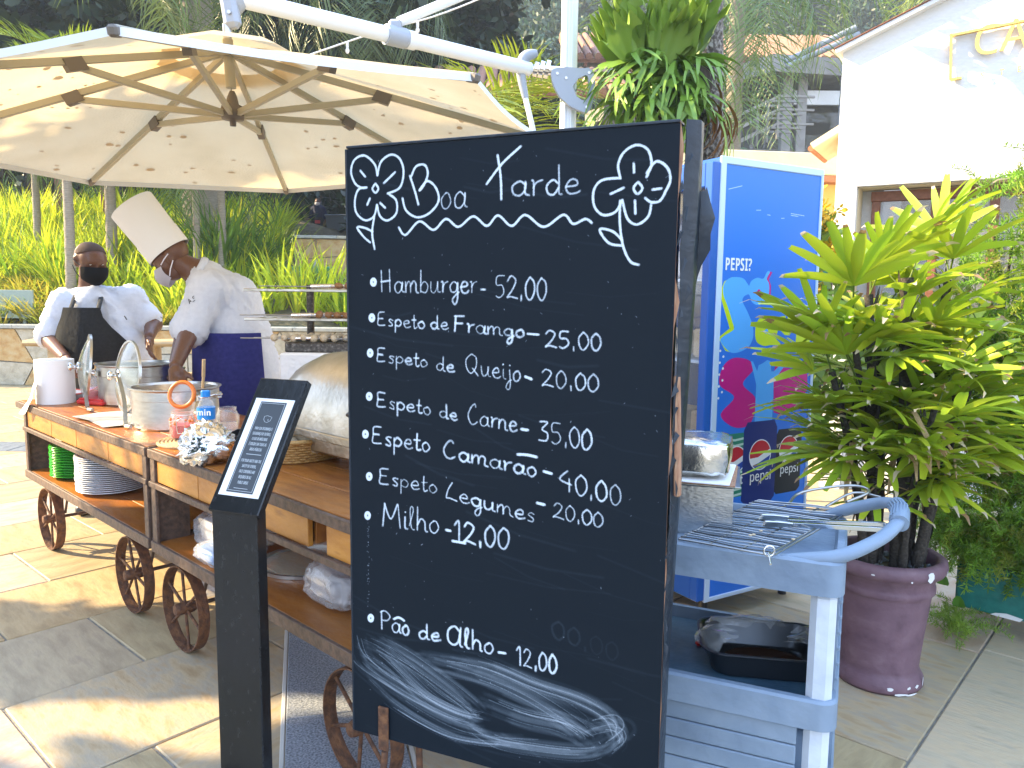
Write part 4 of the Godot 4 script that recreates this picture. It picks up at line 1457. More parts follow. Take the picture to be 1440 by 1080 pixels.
func tree_with_fern() -> void:
	var t := thing("fern_tree", "rough dark tree trunk carrying the staghorn fern beside the mast", "tree", "", Vector3(1.23, 0, -5.12))
	var g := G.new()
	g.tube(spline([Vector3(0.05, -0.1, 0), Vector3(0.02, 1.2, 0), Vector3(0, 2.4, 0), Vector3(-0.03, 3.2, 0), Vector3(-0.1, 4.6, 0)], 5), 0.115, 14)
	g.tube(spline([Vector3(-0.03, 3.3, 0), Vector3(0.3, 3.9, -0.3), Vector3(0.6, 4.2, -0.65)], 4), [0.07, 0.06, 0.05, 0.045, 0.04, 0.03, 0.02, 0.015, 0.01], 8)
	part("trunk", g, M.mottled_bark, t)
	g = G.new()
	var r := RandomNumberGenerator.new()
	r.seed = 12
	for c in [[Vector3(0.42, 3.95, -0.5), 6], [Vector3(0.66, 3.96, -0.62), 7], [Vector3(0.2, 4.0, -0.55), 4], [Vector3(0.62, 3.72, -0.5), 5], [Vector3(-0.1, 4.5, -0.2), 8]]:
		for k in c[1]:
			var p: Vector3 = c[0] + Vector3(r.randf_range(-0.2, 0.2), r.randf_range(-0.16, 0.16), r.randf_range(-0.2, 0.2))
			var dr := Vector3(r.randfn(), r.randf_range(-0.6, 0.6), r.randfn()).normalized()
			var L := r.randf_range(0.16, 0.26)
			g.col = Color(0.05, 0.11, 0.02)
			g.blade([p, p + dr * L * 0.3, p + dr * L * 0.65, p + dr * L], [0.01, 0.085, 0.075, 0.01], Vector3(r.randfn(), r.randfn(), r.randfn()), 0.1)
	part("crown", g, M.thick_leaf, t)
	# the fern: upright lobed fronds above, hanging forked fronds below
	var f := thing("staghorn_fern", "big staghorn fern with hanging forked fronds fixed to the trunk", "fern", "", Vector3(0.86, 2.73, -4.95))
	g = G.new()
	g.ball(Vector3(0.14, 0.02, -0.1), Vector3(0.26, 0.26, 0.15), 12)
	part("root_ball", g, M.dark_bark, f)
	var sm := [shield(1, 0.42, 0.21), shield(2, 0.36, 0.19), shield(3, 0.46, 0.2)]
	for i in 26:
		var an := -1.15 + 2.3 * i / 25.0 + r.randf_range(-0.12, 0.12)
		var b := Basis(Vector3(0, 0, 1), -an * 0.8) * Basis(Vector3.UP, -PI / 2 - an * 0.5 + r.randf_range(-0.5, 0.5)) * Basis(Vector3(0, 0, 1), r.randf_range(-0.55, 0.1))
		part("upright_frond", sm[i % 3], M.thick_leaf, f, Transform3D(b.scaled(Vector3.ONE * r.randf_range(0.75, 1.1)), Vector3(an * 0.16 + r.randf_range(-0.04, 0.04), 0.08 + r.randf_range(-0.05, 0.1), r.randf_range(-0.1, 0.12))))
	var am := [antler(1, 0.42, 0.06, 1), antler(2, 0.46, 0.068, 1), antler(3, 0.36, 0.055, 1), antler(4, 0.44, 0.07, 2), antler(5, 0.38, 0.06, 1)]
	for i in 150:
		var an := r.randf_range(-0.5, 3.64)
		var b := Basis(Vector3.UP, an - PI) * Basis(Vector3(0, 0, 1), r.randf_range(-0.9, 0.45)) * Basis(Vector3(1, 0, 0), r.randf_range(-0.6, 0.6))
		part("hanging_frond", am[i % 5], M.thick_leaf, f, Transform3D(b.scaled(Vector3.ONE * r.randf_range(0.7, 1.05)), Vector3(r.randf_range(-0.2, 0.24), r.randf_range(-0.16, 0.16), r.randf_range(-0.08, 0.12))))
	for i in 9:
		var b := Basis(Vector3.UP, r.randf_range(-0.2, 0.4)) * Basis(Vector3(0, 0, 1), r.randf_range(-1.3, -0.6))
		part("dry_frond", am[i % 5], M.dry_leaf if M.has("dry_leaf") else mat("dry_leaf", c3(0.28, 0.14, 0.05), 0.8), f, Transform3D(b.scaled(Vector3.ONE * 0.7), Vector3(0.34 + r.randf_range(-0.05, 0.08), -0.1 + r.randf_range(-0.15, 0.1), 0.1)))

# unseen trees added beyond the left edge, crowns shaped to shade the board, the stand and the front of the paving
func shade_trees() -> void:
	var lobes := [[Vector3(0, 5.5, 0.3), Vector3(1.5, 1.5, 2.35)], [Vector3(0.2, 3.6, 0.5), Vector3(1.2, 1.3, 2.25)], [Vector3(0, 6.4, -0.4), Vector3(1.4, 1.4, 1.6)], [Vector3(-0.3, 4.6, 2.6), Vector3(1.5, 2.3, 2.2)], [Vector3(0, 5.05, -0.8), Vector3(1.2, 0.75, 1.35)]]
	tree("added_shade_tree", "unseen dense dark green tree added beside the paving for its shade", Vector3(-7.6, 0, -1.32), 4.2, 0.2, lobes, Color(0.04, 0.09, 0.02), 750, "broad", M.bark, Vector2(0.9, 1.5), 91)
	var l2 := [[Vector3(0.1, 3.42, 0.08), Vector3(0.8, 0.3, 0.18)], [Vector3(0, 4.85, -1.15), Vector3(0.6, 0.85, 0.5)], [Vector3(-0.2, 5.8, -1.5), Vector3(0.6, 0.6, 0.5)]]
	tree("added_slim_tree", "unseen slim young tree added beside the paving for its shade", Vector3(-7.6, 0, -3.8), 4.4, 0.06, l2, Color(0.05, 0.11, 0.02), 110, "broad", M.bark, Vector2(0.45, 0.8), 92)

# ------------------------------------------------------------------ carts
func wheel_parts(w: Node3D) -> void:
	var g := G.new()
	g.turned([[0.167, -0.022], [0.172, -0.022], [0.172, 0.022], [0.167, 0.022], [0.167, -0.022]], 40)
	var up := Transform3D(Basis(Vector3(1, 0, 0), PI / 2), Vector3.ZERO)
	part("rim", g, M.rusty_wheel, w, up)
	g = G.new()
	g.turned([[0.001, -0.04], [0.02, -0.04], [0.024, -0.03], [0.024, 0.03], [0.02, 0.042], [0.001, 0.045]], 14)
	part("hub", g, M.rusty_wheel, w, up)
	g = G.new()
	g.tube([Vector3(0.02, 0, 0), Vector3(0.166, 0, 0)], 0.0062, 8)
	var m := g.done()
	for k in 6:
		part("spoke", m, M.rusty_wheel, w, Transform3D(Basis(Vector3(0, 0, 1), k * PI / 3 + 0.5), Vector3.ZERO))

func make_cart(label: String, u0: float, u1: float, top0: float, drawers: Array, turns: Array) -> Node3D:
	var c := thing("wheeled_cart", label, "cart", "wooden carts on iron wheels", cart_at(u0, 0, 0))
	c.basis = Basis(CU, Vector3.UP, -CV)
	var L := u1 - u0
	var D := 0.66
	# iron frame: legs, edge rails
	for x in [0.0, L]:
		for z in [0.0, -D]:
			var s := 1.0 if x == 0.0 else -1.0
			var f := -1.0 if z == 0.0 else 1.0
			var g := G.new()
			g.box(Vector3(x + s * 0.02, 0.6, z + f * 0.006), Vector3(0.04, 0.375, 0.012), 0.002)
			g.box(Vector3(x + s * 0.006, 0.6, z + f * 0.078), Vector3(0.012, 0.375, 0.13), 0.002)
			part("leg", g, M.rusty_frame, c)
	var rails := [[0.803, 0.034], [0.682, 0.022], [0.433, 0.042]]
	for y in rails:
		var a := (top0 - u0) if y[0] > 0.79 else 0.0
		for z in [0.0, -D]:
			var g := G.new()
			g.box(Vector3((a + L) / 2, y[0], z), Vector3(L - a + 0.012, y[1], 0.014), 0.002)
			part("rail", g, M.rusty_frame, c)
		for x in [a, L]:
			var g := G.new()
			g.box(Vector3(x, y[0], -D / 2), Vector3(0.012, y[1], D - 0.02), 0.002)
			part("rail", g, M.rusty_frame, c)
	# boards of the top and of the shelf
	for k in 4:
		var w := (D - 0.02) / 4.0
		var ox := Vector3(ru(-9, 9), 0, ru(-9, 9))
		var a := top0 - u0 + 0.008
		var g := G.new()
		g.box(ox, Vector3(L - 0.008 - a, 0.024, w - 0.002), 0.002)
		part("top_board", g, M.wood_top, c, Transform3D(Basis.IDENTITY, Vector3((a + L - 0.008) / 2, 0.81, -0.01 - w * (k + 0.5)) - ox))
		g = G.new()
		ox = Vector3(ru(-9, 9), 0, ru(-9, 9))
		g.box(ox, Vector3(L - 0.03, 0.022, w - 0.002), 0.002)
		part("shelf_board", g, M.wood_shelf, c, Transform3D(Basis.IDENTITY, Vector3(L / 2, 0.438, -0.01 - w * (k + 0.5)) - ox))
	for d in drawers:
		var ox := Vector3(ru(-9, 9), ru(-3, 3), 0)
		var g := G.new()
		g.box(ox, Vector3(d[1] - d[0] - 0.005, 0.09, 0.018), 0.002)
		var dr := part("drawer", g, M.wood_front, c, Transform3D(Basis.IDENTITY, Vector3((d[0] + d[1]) / 2 - u0, 0.7385 , -0.018) - ox))
		g = G.new()
		for e in [d[0] + 0.01, d[1] - 0.01]:
			g.box(Vector3(e - (d[0] + d[1]) / 2, 0, -0.25) + ox, Vector3(0.012, 0.085, 0.46), 0.001)
		g.box(Vector3(0, -0.04, -0.25) + ox, Vector3(d[1] - d[0] - 0.03, 0.006, 0.46), 0.0)
		part("drawer_box", g, M.wood_shelf, dr)
	# back board
	var gb := G.new()
	gb.box(Vector3(L / 2, 0.7385, -D + 0.02), Vector3(L - 0.05, 0.09, 0.016), 0.002)
	part("back_board", gb, M.wood_front, c)
	# wheels, axles and their hangers
	var i := 0
	for x in [0.06, 1.26]:
		for z in [-0.09, -0.57]:
			var w := Node3D.new()
			w.name = "wheel"
			c.add_child(w, true)
			w.position = Vector3(x, 0.172, z)
			w.rotation.z = turns[i]
			wheel_parts(w)
			i += 1
			var g := G.new()
			g.box(Vector3(x, 0.295, z - 0.055), Vector3(0.035, 0.24, 0.01), 0.002)
			g.box(Vector3(x, 0.408, z - 0.05), Vector3(0.12, 0.012, 0.06), 0.002)
			part("hanger", g, M.rusty_frame, c)
		var ga := G.new()
		ga.tube([Vector3(x, 0.172, -0.05), Vector3(x, 0.172, -0.61)], 0.009, 8)
		part("axle", ga, M.rusty_frame, c)
		ga = G.new()
		ga.tube([Vector3(x, 0.19, -0.16), Vector3(x + 0.12, 0.41, -0.16)], 0.007, 8)
		part("brace", ga, M.rusty_frame, c)
	return c

func carts() -> void:
	make_cart("wooden cart with iron wheels carrying the pots and stacked plates", -0.02, 1.67, -0.13, [[0.0, 0.436], [0.436, 0.814], [0.814, 1.23], [1.23, 1.645]], [0.0, 0.2, 0.35, 0.1])
	make_cart("wooden cart with iron wheels between the sign stand and the menu board", 1.71, 3.1, 1.71, [[1.75, 2.112], [2.112, 2.48], [2.48, 2.834], [2.925, 3.08]], [0.15, 0.4, -0.1, 0.3])

func lid(label: String, pos: Vector3, n: Vector3, r: float, lean: float, foot: Vector3) -> void:
	var t := thing("glass_pot_lid", label, "lid", "glass pot lids", pos)
	var x := Vector3.UP.cross(n).normalized()
	# local y is the outward side of the dome
	var y := (n * cos(lean) + Vector3.UP * sin(lean)).normalized()
	var z := x.cross(y)
	var b := Basis(x, y, z)
	var g := G.new()
	var prof := []
	for k in 9:
		var f := k / 8.0
		prof.append([maxf(r * (1.0 - f), 0.001), 0.045 * (1.0 - (1.0 - f) * (1.0 - f))])
	g.lathe(prof, 40)
	part("glass", g, M.lid_glass, t, Transform3D(b, Vector3.ZERO))
	g = G.new()
	g.turned([[r - 0.006, -0.006], [r + 0.004, -0.006], [r + 0.004, 0.006], [r - 0.006, 0.006], [r - 0.006, -0.006]], 48)
	part("rim", g, M.steel, t, Transform3D(b, Vector3.ZERO))
	g = G.new()
	g.lathe([[0.03, 0.044], [0.03, 0.05], [0.01, 0.054], [0.009, 0.07], [0.022, 0.074], [0.024, 0.086], [0.012, 0.094], [0.001, 0.095]], 20)
	part("knob", g, M.chrome, t, Transform3D(b, Vector3.ZERO))
	# bent steel strip that props it up
	g = G.new()
	var a := b * Vector3(0, 0.02, r * 0.15)
	var e := foot - pos
	var pts := spline([b * Vector3(0, 0.05, -0.02), a + (e - a) * 0.3 + Vector3(0, -0.02, 0), a + (e - a) * 0.7 + Vector3(0, -0.03, 0), e], 5)
	var rows := []
	for k in pts.size():
		var p: Vector3 = pts[k]
		rows.append(PackedVector3Array([p - Vector3(0.006, 0, -0.008), p + Vector3(0.006, 0, -0.008)]))
	g.grid(rows)
	g.grid(rows, false, true)
	g.tube([e + Vector3(0, 0.006, 0), e + Vector3(0.03, 0.008, 0.02)], 0.008, 10)
	part("prop", g, M.steel, t)

func pot(label: String, pos: Vector3, r: float, h: float, turn: float, stuff: Material) -> void:
	var t := thing("cooking_pot", label, "pot", "steel cooking pots", pos, turn)
	var g := G.new()
	g.turned([[0.001, 0.0], [r * 0.97, 0.0], [r * 0.985, 0.008]], 48)
	g.lathe([[r * 0.985, 0.008], [r * 0.985, h * 0.7]], 48)
	g.turned([[r * 0.985, h * 0.7], [r, h * 0.71], [r, h - 0.012], [r + 0.01, h - 0.004], [r + 0.01, h], [r - 0.004, h], [r - 0.008, h - 0.01]], 48)
	g.lathe([[r - 0.008, h - 0.01], [r - 0.008, 0.008]], 48)
	g.turned([[r - 0.008, 0.008], [0.001, 0.008]], 48)
	part("body", g, M.steel, t)
	for s in [0.0, PI]:
		g = G.new()
		var b := Basis(Vector3.UP, s)
		var arc := []
		for k in 9:
			var a := -PI / 2 + PI * k / 8.0
			arc.append(b * Vector3(r + 0.002 + cos(a) * 0.045, h * 0.78 + 0.012 * cos(a), sin(a) * 0.06))
		g.tube(arc, 0.006, 8)
		g.box(b * Vector3(r + 0.003, h * 0.78, -0.06), Vector3(0.012, 0.03, 0.03), 0.003, b)
		g.box(b * Vector3(r + 0.003, h * 0.78, 0.06), Vector3(0.012, 0.03, 0.03), 0.003, b)
		part("handle", g, M.chrome, t)
	g = G.new()
	g.turned([[r - 0.009, h * 0.45], [0.001, h * 0.45 + 0.006]], 40)
	part("stew", g, stuff, t)

func bag(called: String, label: String, pos: Vector3, size: Vector3, turn: float, m: Material, sd: int, inner: Material = null, category := "bag") -> void:
	var t := thing(called, label, category, "", pos, turn)
	for pass_n in (2 if inner else 1):
		var fn := FastNoiseLite.new()
		fn.seed = sd
		fn.frequency = 3.0
		var g := G.new()
		var rows := []
		var sc := 0.5 if pass_n == 0 else 0.44
		for i in 27:
			var a := -PI / 2 + PI * i / 26.0
			var row := PackedVector3Array()
			for j in 48:
				var o := TAU * j / 48.0
				var d := Vector3(cos(a) * cos(o), sin(a), cos(a) * sin(o))
				# squarish lump with creases
				var q := Vector3(signf(d.x) * pow(absf(d.x), 0.6), signf(d.y) * pow(absf(d.y), 0.7), signf(d.z) * pow(absf(d.z), 0.6))
				var k := 1.0 + 0.2 * fn.get_noise_3dv(d * 0.5) + (0.22 * (0.5 - absf(fn.get_noise_3dv(d * 1.1 + Vector3(q.z, q.x, q.y) * 0.4))) if pass_n == 0 else 0.0)
				row.append(Vector3(q.x * size.x, q.y * size.y, q.z * size.z) * sc * k + Vector3(0, size.y * 0.5, 0))
			rows.append(row)
		g.grid(rows, true)
		part("film" if pass_n == 0 else "contents", g, m if pass_n == 0 else inner, t)

func plate_stack(called: String, label: String, pos: Vector3, r: float, step: float, n: int, m: Material, group: String) -> void:
	var g := G.new()
	g.lathe([[0.001, 0.0], [r * 0.6, 0.0], [r * 0.62, 0.004], [r * 0.9, 0.016], [r, 0.019], [r + 0.001, 0.0215], [r - 0.004, 0.0225], [r * 0.88, 0.02], [r * 0.6, 0.007], [0.001, 0.006]], 48)
	var mesh := g.done()
	for k in n:
		var o := part(numbered(called), mesh, m, self, Transform3D(Basis.IDENTITY, pos + Vector3(ru(-0.002, 0.002), step * k, ru(-0.002, 0.002))))
		tag(o, label + (", topmost of its stack" if k == n - 1 else ", one of those below the top of its stack"), "plate", group)

func on_the_carts() -> void:
	var top := 0.8225
	var g: G
	var t: Node3D
	# paper towel roll with a loose end hanging over the table corner
	t = thing("paper_towel_roll", "big white paper towel roll with a loose sheet on the cart corner", "paper roll", "", cart_at(0.1, top, 0.13))
	g = G.new()
	g.turned([[0.02, 0.0], [0.095, 0.0]], 40)
	g.lathe([[0.095, 0.0], [0.0955, 0.12], [0.095, 0.235]], 40)
	g.turned([[0.095, 0.235], [0.02, 0.235], [0.02, 0.0]], 40)
	part("roll", g, M.paper_white, t)
	g = G.new()
	var rows := []
	for i in 9:
		var f := i / 8.0
		var row := PackedVector3Array()
		for j in 7:
			var s := j / 6.0
			var base := Vector3(-0.075, 0, 0.06) + Vector3(0.03, 0, 0.04) * s * 2.2
			row.append(base + Vector3(-0.03 * f - 0.05 * f * f * (1.0 - s), 0.12 - 0.17 * f * (1.0 - 0.3 * s) - 0.02 * sin(s * 4.0) * f, 0.02 * f + 0.006 * sin(f * 9.0 + s * 4.0)))
		rows.append(row)
	g.grid(rows)
	part("loose_sheet", g, M.paper_white, t)
	# bowl with red rim
	t = thing("bowl", "white bowl with a wavy red rim beside the paper roll", "bowl", "", cart_at(0.055, top, 0.265))
	var wav := func(p: Vector3) -> Vector3:
		var k := clampf(p.y / 0.055, 0.0, 1.0)
		return p + Vector3(0, 0.014 * k * k * cos(2.0 * atan2(p.z, p.x) + 0.6), 0)
	var prof := [[0.001, 0.0], [0.04, 0.0], [0.06, 0.015], [0.085, 0.045], [0.095, 0.055], [0.0905, 0.055], [0.08, 0.043], [0.055, 0.016], [0.001, 0.008]]
	g = G.new()
	rows = []
	for p in prof:
		var row := PackedVector3Array()
		for j in 40:
			var a := TAU * j / 40.0
			row.append(wav.call(Vector3(cos(a) * p[0], p[1], sin(a) * p[0])))
		rows.append(row)
	g.grid(rows, true)
	part("body", g, M.porcelain, t)
	g = G.new()
	var ring := []
	for j in 41:
		var a := TAU * j / 40.0
		ring.append(wav.call(Vector3(cos(a) * 0.0935, 0.0565, sin(a) * 0.0935)))
	g.tube(ring, 0.004, 6, false)
	part("rim", g, M.red_rim, t)
	# sanitiser bottle with pump
	t = thing("pump_bottle", "clear pump bottle with a beige cap behind the bowl", "bottle", "", cart_at(0.03, top, 0.36))
	g = G.new()
	g.lathe([[0.001, 0.0], [0.034, 0.0], [0.036, 0.01], [0.036, 0.085], [0.03, 0.105], [0.014, 0.118], [0.014, 0.13]], 24)
	part("body", g, M.clear_plastic, t)
	g = G.new()
	g.lathe([[0.0362, 0.03], [0.0362, 0.06]], 24)
	part("label", g, mat("violet_label", c3(0.25, 0.2, 0.5), 0.6), t)
	g = G.new()
	g.turned([[0.001, 0.128], [0.019, 0.128], [0.019, 0.16], [0.008, 0.165], [0.006, 0.19], [0.001, 0.19]], 16)
	g.box(Vector3(0.012, 0.194, 0), Vector3(0.05, 0.01, 0.014), 0.003)
	part("pump", g, mat("beige_cap", c3(0.62, 0.42, 0.2), 0.5), t)
	# drinking glass
	t = thing("drinking_glass", "clear drinking glass with pink remains beside the red lid", "glass", "", cart_at(0.185, top, 0.29))
	g = G.new()
	g.turned([[0.001, 0.0], [0.034, 0.0], [0.035, 0.004]], 28)
	g.lathe([[0.035, 0.004], [0.045, 0.14]], 28)
	g.turned([[0.045, 0.14], [0.043, 0.14]], 28)
	g.lathe([[0.043, 0.14], [0.033, 0.012]], 28)
	g.turned([[0.033, 0.012], [0.001, 0.012]], 28)
	part("body", g, M.clear_glass, t)
	g = G.new()
	g.lathe([[0.001, 0.014], [0.031, 0.014], [0.034, 0.055], [0.03, 0.06], [0.001, 0.058]], 20)
	part("remains", g, M.pink_plastic, t)
	# red lid
	g = G.new()
	g.box(Vector3(0, 0.012, 0), Vector3(0.19, 0.024, 0.13), 0.008)
	g.box(Vector3(0, 0.028, 0), Vector3(0.17, 0.01, 0.11), 0.004)
	single("box_lid", g, M.red_plastic, "bright red plastic box lid in front of the rear pot", "lid", "", cart_at(0.3, top, 0.28), -0.4)
	# pots
	pot("rear steel cooking pot in front of the cook", cart_at(0.36, top, 0.46), 0.195, 0.215, 0.5, M.pale_meat)
	pot("front steel cooking pot the chef is reaching into", cart_at(1.25, top, 0.3), 0.185, 0.18, -0.35, M.meat)
	t = thing("serving_spoon", "wooden handled spoon standing in the front pot", "spoon", "", cart_at(1.33, top + 0.1, 0.38))
	g = G.new()
	g.tube([Vector3(0, 0, 0), Vector3(0.01, 0.12, -0.01)], 0.012, 8, true, 0.4)
	g.tube([Vector3(0.01, 0.12, -0.01), Vector3(0.014, 0.2, -0.012)], 0.015, 8, true, 0.4)
	part("handle", g, M.wood_bench, t)
	g = G.new()
	g.ball(Vector3(-0.003, -0.02, 0), Vector3(0.03, 0.03, 0.012))
	part("bowl", g, M.steel, t)
	lid("glass pot lid propped upright at the front of the cart", cart_at(0.76, top + 0.185, 0.27), Vector3(-0.72, 0, 0.69), 0.175, 0.12, cart_at(1.22, top + 0.008, 0.09))
	lid("glass pot lid propped upright in front of the cook's apron", cart_at(0.24, top + 0.19, 0.25), Vector3(-0.84, 0, 0.54), 0.18, 0.12, cart_at(0.58, top + 0.008, 0.14))
	# papers
	g = G.new()
	for k in 3:
		var b := Basis(Vector3.UP, 0.1 * k - 0.08)
		rows = []
		for i in 6:
			var row := PackedVector3Array()
			for j in 5:
				row.append(b * Vector3(-0.21 + 0.42 * i / 5.0, 0.0015 + 0.002 * k + 0.004 * sin(i * 1.4 + j) * sin(j * 0.8), -0.12 + 0.24 * j / 4.0))
			rows.append(row)
		g.grid(rows, false, true)
		g.grid(rows, false, false)
	var pap := single("paper_sheets", g, M.paper_white, "loose white paper sheets under the propped glass lid", "paper", "", cart_at(0.93, top + 0.004, 0.16))
	pap.basis = Basis(CU, Vector3.UP, -CV)
	# jar with clip lid open, red sauce, seal ring
	t = thing("sauce_jar", "clip top glass jar half full of red sauce on the woven mat", "jar", "", cart_at(1.66, top + 0.012, 0.16), 0.2)
	g = G.new()
	g.lathe([[0.001, 0.0], [0.052, 0.0], [0.058, 0.008], [0.058, 0.075], [0.05, 0.092], [0.05, 0.112]], 32)
	g.lathe([[0.047, 0.112], [0.047, 0.092], [0.054, 0.074], [0.054, 0.01], [0.001, 0.006]], 32)
	part("glass", g, M.clear_glass, t)
	g = G.new()
	g.lathe([[0.001, 0.0075], [0.052, 0.0085], [0.0535, 0.012], [0.0535, 0.056], [0.05, 0.058], [0.001, 0.057]], 32)
	part("sauce", g, M.tomato_sauce, t)
	g = G.new()
	for k in 26:
		var a := ru(0, TAU)
		g.ball(Vector3(cos(a) * 0.0535, ru(0.056, 0.092), sin(a) * 0.0535), Vector3(0.006, ru(0.003, 0.009), 0.006), 6)
	part("splash", g, M.orange_seal, t)
	g = G.new()
	g.tube([Vector3(-0.014, 0.03, 0.06), Vector3(-0.016, 0.08, 0.064), Vector3(0.0, 0.09, 0.06), Vector3(0.016, 0.08, 0.064), Vector3(0.014, 0.03, 0.06), Vector3(-0.014, 0.03, 0.06)], 0.002, 6)
	var hoop := []
	for j in 25:
		hoop.append(Vector3(cos(TAU * j / 24.0) * 0.0515, 0.1, sin(TAU * j / 24.0) * 0.0515))
	g.tube(hoop, 0.002, 6, false)
	part("clip", g, M.chrome, t)
	var lb := Transform3D(turned(Vector3(1, 0, 0), 74) * turned(Vector3(0, 0, 1), 14), Vector3(-0.012, 0.172, -0.045))
	g = G.new()
	g.lathe([[0.001, 0.0], [0.038, 0.0], [0.045, 0.006], [0.045, 0.012], [0.001, 0.014]], 28)
	var jl := part("lid", g, M.clear_glass, t, lb)
	g = G.new()
	hoop = []
	for j in 33:
		hoop.append(Vector3(cos(TAU * j / 32.0) * 0.051, 0.006, sin(TAU * j / 32.0) * 0.051))
	g.tube(hoop, 0.0085, 8, false)
	part("seal_ring", g, M.orange_seal, jl)
	g = G.new()
	g.tube([Vector3(0.01, 0.03, 0.0), Vector3(0.045, 0.15, 0.02)], 0.005, 8)
	part("spoon_handle", g, M.clear_plastic, t)
	# woven mat: coiled straw
	g = G.new()
	for k in 9:
		var rr := 0.015 + 0.0145 * k
		var rg := []
		for j in 37:
			rg.append(Vector3(cos(TAU * j / 36.0) * rr, 0.006 + 0.0012 * sin(j * 2.6), sin(TAU * j / 36.0) * rr))
		g.tube(rg, 0.0078, 6, false)
	single("woven_mat", g, M.straw, "round coiled straw mat under the sauce jar", "mat", "", cart_at(1.72, top, 0.17))
	# water bottle
	t = thing("water_bottle", "clear water bottle with blue cap and blue label", "bottle", "", cart_at(1.885, top, 0.15))
	g = G.new()
	g.lathe([[0.001, 0.0], [0.026, 0.0], [0.032, 0.008], [0.032, 0.03], [0.0305, 0.034], [0.032, 0.038], [0.032, 0.05], [0.0305, 0.054], [0.032, 0.058], [0.032, 0.07], [0.0305, 0.074], [0.032, 0.078], [0.033, 0.15], [0.031, 0.17], [0.022, 0.19], [0.0135, 0.203], [0.0135, 0.215]], 28)
	part("body", g, M.clear_plastic, t)
	g = G.new()
	g.lathe([[0.0335, 0.12], [0.0338, 0.165]], 28)
	var bl := part("label", g, M.blue_cap, t)
	text_part("lettering", "min", 0.03, 0.002, M.paper_white, bl, Transform3D(Basis.IDENTITY, Vector3(0.004, 0.13, 0.034)), true, true)
	g = G.new()
	g.turned([[0.0135, 0.205], [0.0175, 0.205], [0.0175, 0.226], [0.016, 0.229], [0.001, 0.229]], 20)
	part("cap", g, M.blue_cap, t)
	# foil parcel hanging over the table edge
	var fn := FastNoiseLite.new()
	fn.seed = 4
	fn.frequency = 9.0
	g = G.new()
	rows = []
	for i in 27:
		var a := -PI / 2 + PI * i / 26.0
		var row := PackedVector3Array()
		for j in 42:
			var o := TAU * j / 42.0
			var d := Vector3(cos(a) * cos(o), sin(a), cos(a) * sin(o))
			var q := Vector3(d.x * 0.13, d.y * 0.075, d.z * 0.085)
			q += d * (0.03 * fn.get_noise_3dv(d * 0.5) + 0.012 * fn.get_noise_3dv(d * 1.4))
			q.y -= 0.32 * maxf(0.0, q.z - 0.01)
			q.y = maxf(q.y, -0.055 if q.z < 0.045 else -0.2)
			row.append(q)
		rows.append(row)
	g.grid(rows, true)
	var fo := single("foil_parcel", g, M.foil, "crumpled aluminium foil parcel at the table edge by the sign stand", "foil", "", cart_at(2.08, top + 0.062, 0.06))
	fo.basis = Basis(CU, Vector3.UP, -CV)
	# glass jars, lime, hot sauce, black box, small framed card
	for e in [[1.62, 0.36, 0.05, 0.115, "clear glass jug behind the water bottle"], [1.66, 0.5, 0.055, 0.1, "clear glass jar holding a lime"]]:
		t = thing("glass_jar", e[4], "jar", "clear glass jars", cart_at(e[0], top, e[1]))
		g = G.new()
		g.lathe([[0.001, 0.0], [e[2] * 0.9, 0.0], [e[2], 0.01], [e[2], e[3] * 0.7], [e[2] * 0.75, e[3] * 0.9], [e[2] * 0.8, e[3]]], 28)
		g.lathe([[e[2] * 0.74, e[3]], [e[2] * 0.7, e[3] * 0.9], [e[2] - 0.004, e[3] * 0.7], [e[2] - 0.004, 0.01], [0.001, 0.006]], 28)
		part("glass", g, M.clear_glass, t)
		if e[0] > 1.63:
			g = G.new()
			g.ball(Vector3(0.01, 0.034, 0.01), Vector3(0.028, 0.026, 0.026), 12)
			part("lime", g, M.lime, t)
		else:
			g = G.new()
			g.lathe([[0.001, 0.008], [e[2] - 0.006, 0.01], [e[2] - 0.006, 0.05], [0.001, 0.05]], 20)
			part("ice_water", g, M.clear_plastic, t)
	t = thing("hot_sauce_bottle", "small hot sauce bottle with a red cap behind the sign panel", "bottle", "", cart_at(1.79, top, 0.5))
	g = G.new()
	g.lathe([[0.001, 0.0], [0.019, 0.0], [0.02, 0.07], [0.009, 0.09], [0.009, 0.105]], 16)
	part("body", g, mat("sauce_brown", c3(0.22, 0.05, 0.015), 0.15), t)
	g = G.new()
	g.turned([[0.0195, 0.025], [0.0205, 0.025], [0.0205, 0.055]], 16)
	part("label", g, M.paper_white, t)
	g = G.new()
	g.lathe([[0.0098, 0.088], [0.0098, 0.104]], 14)
	part("neck_band", g, M.green_plastic, t)
	g = G.new()
	g.turned([[0.012, 0.104], [0.012, 0.127], [0.001, 0.128]], 14)
	part("cap", g, M.red_plastic, t)
	t = thing("black_tray", "low black plastic tray behind the foil parcel", "tray", "", cart_at(2.0, top, 0.3))
	g = G.new()
	g.box(Vector3(0, 0.004, 0), Vector3(0.22, 0.008, 0.16), 0.002)
	for s in [-1.0, 1.0]:
		g.box(Vector3(0.107 * s, 0.035, 0), Vector3(0.006, 0.055, 0.16), 0.001)
		g.box(Vector3(0, 0.035, 0.077 * s), Vector3(0.208, 0.055, 0.006), 0.001)
	part("body", g, M.black_plastic, t)
	t = thing("name_card", "small black card in a pale blue frame beside the water bottle", "card", "", cart_at(1.98, top, 0.17), -0.35)
	g = G.new()
	g.box(Vector3(0, 0.055, 0), Vector3(0.075, 0.05, 0.004), 0.001, turned(Vector3(1, 0, 0), -12))
	g.box(Vector3(0, 0.016, -0.014), Vector3(0.04, 0.032, 0.02), 0.002)
	part("card", g, M.black_plastic, t)
	g = G.new()
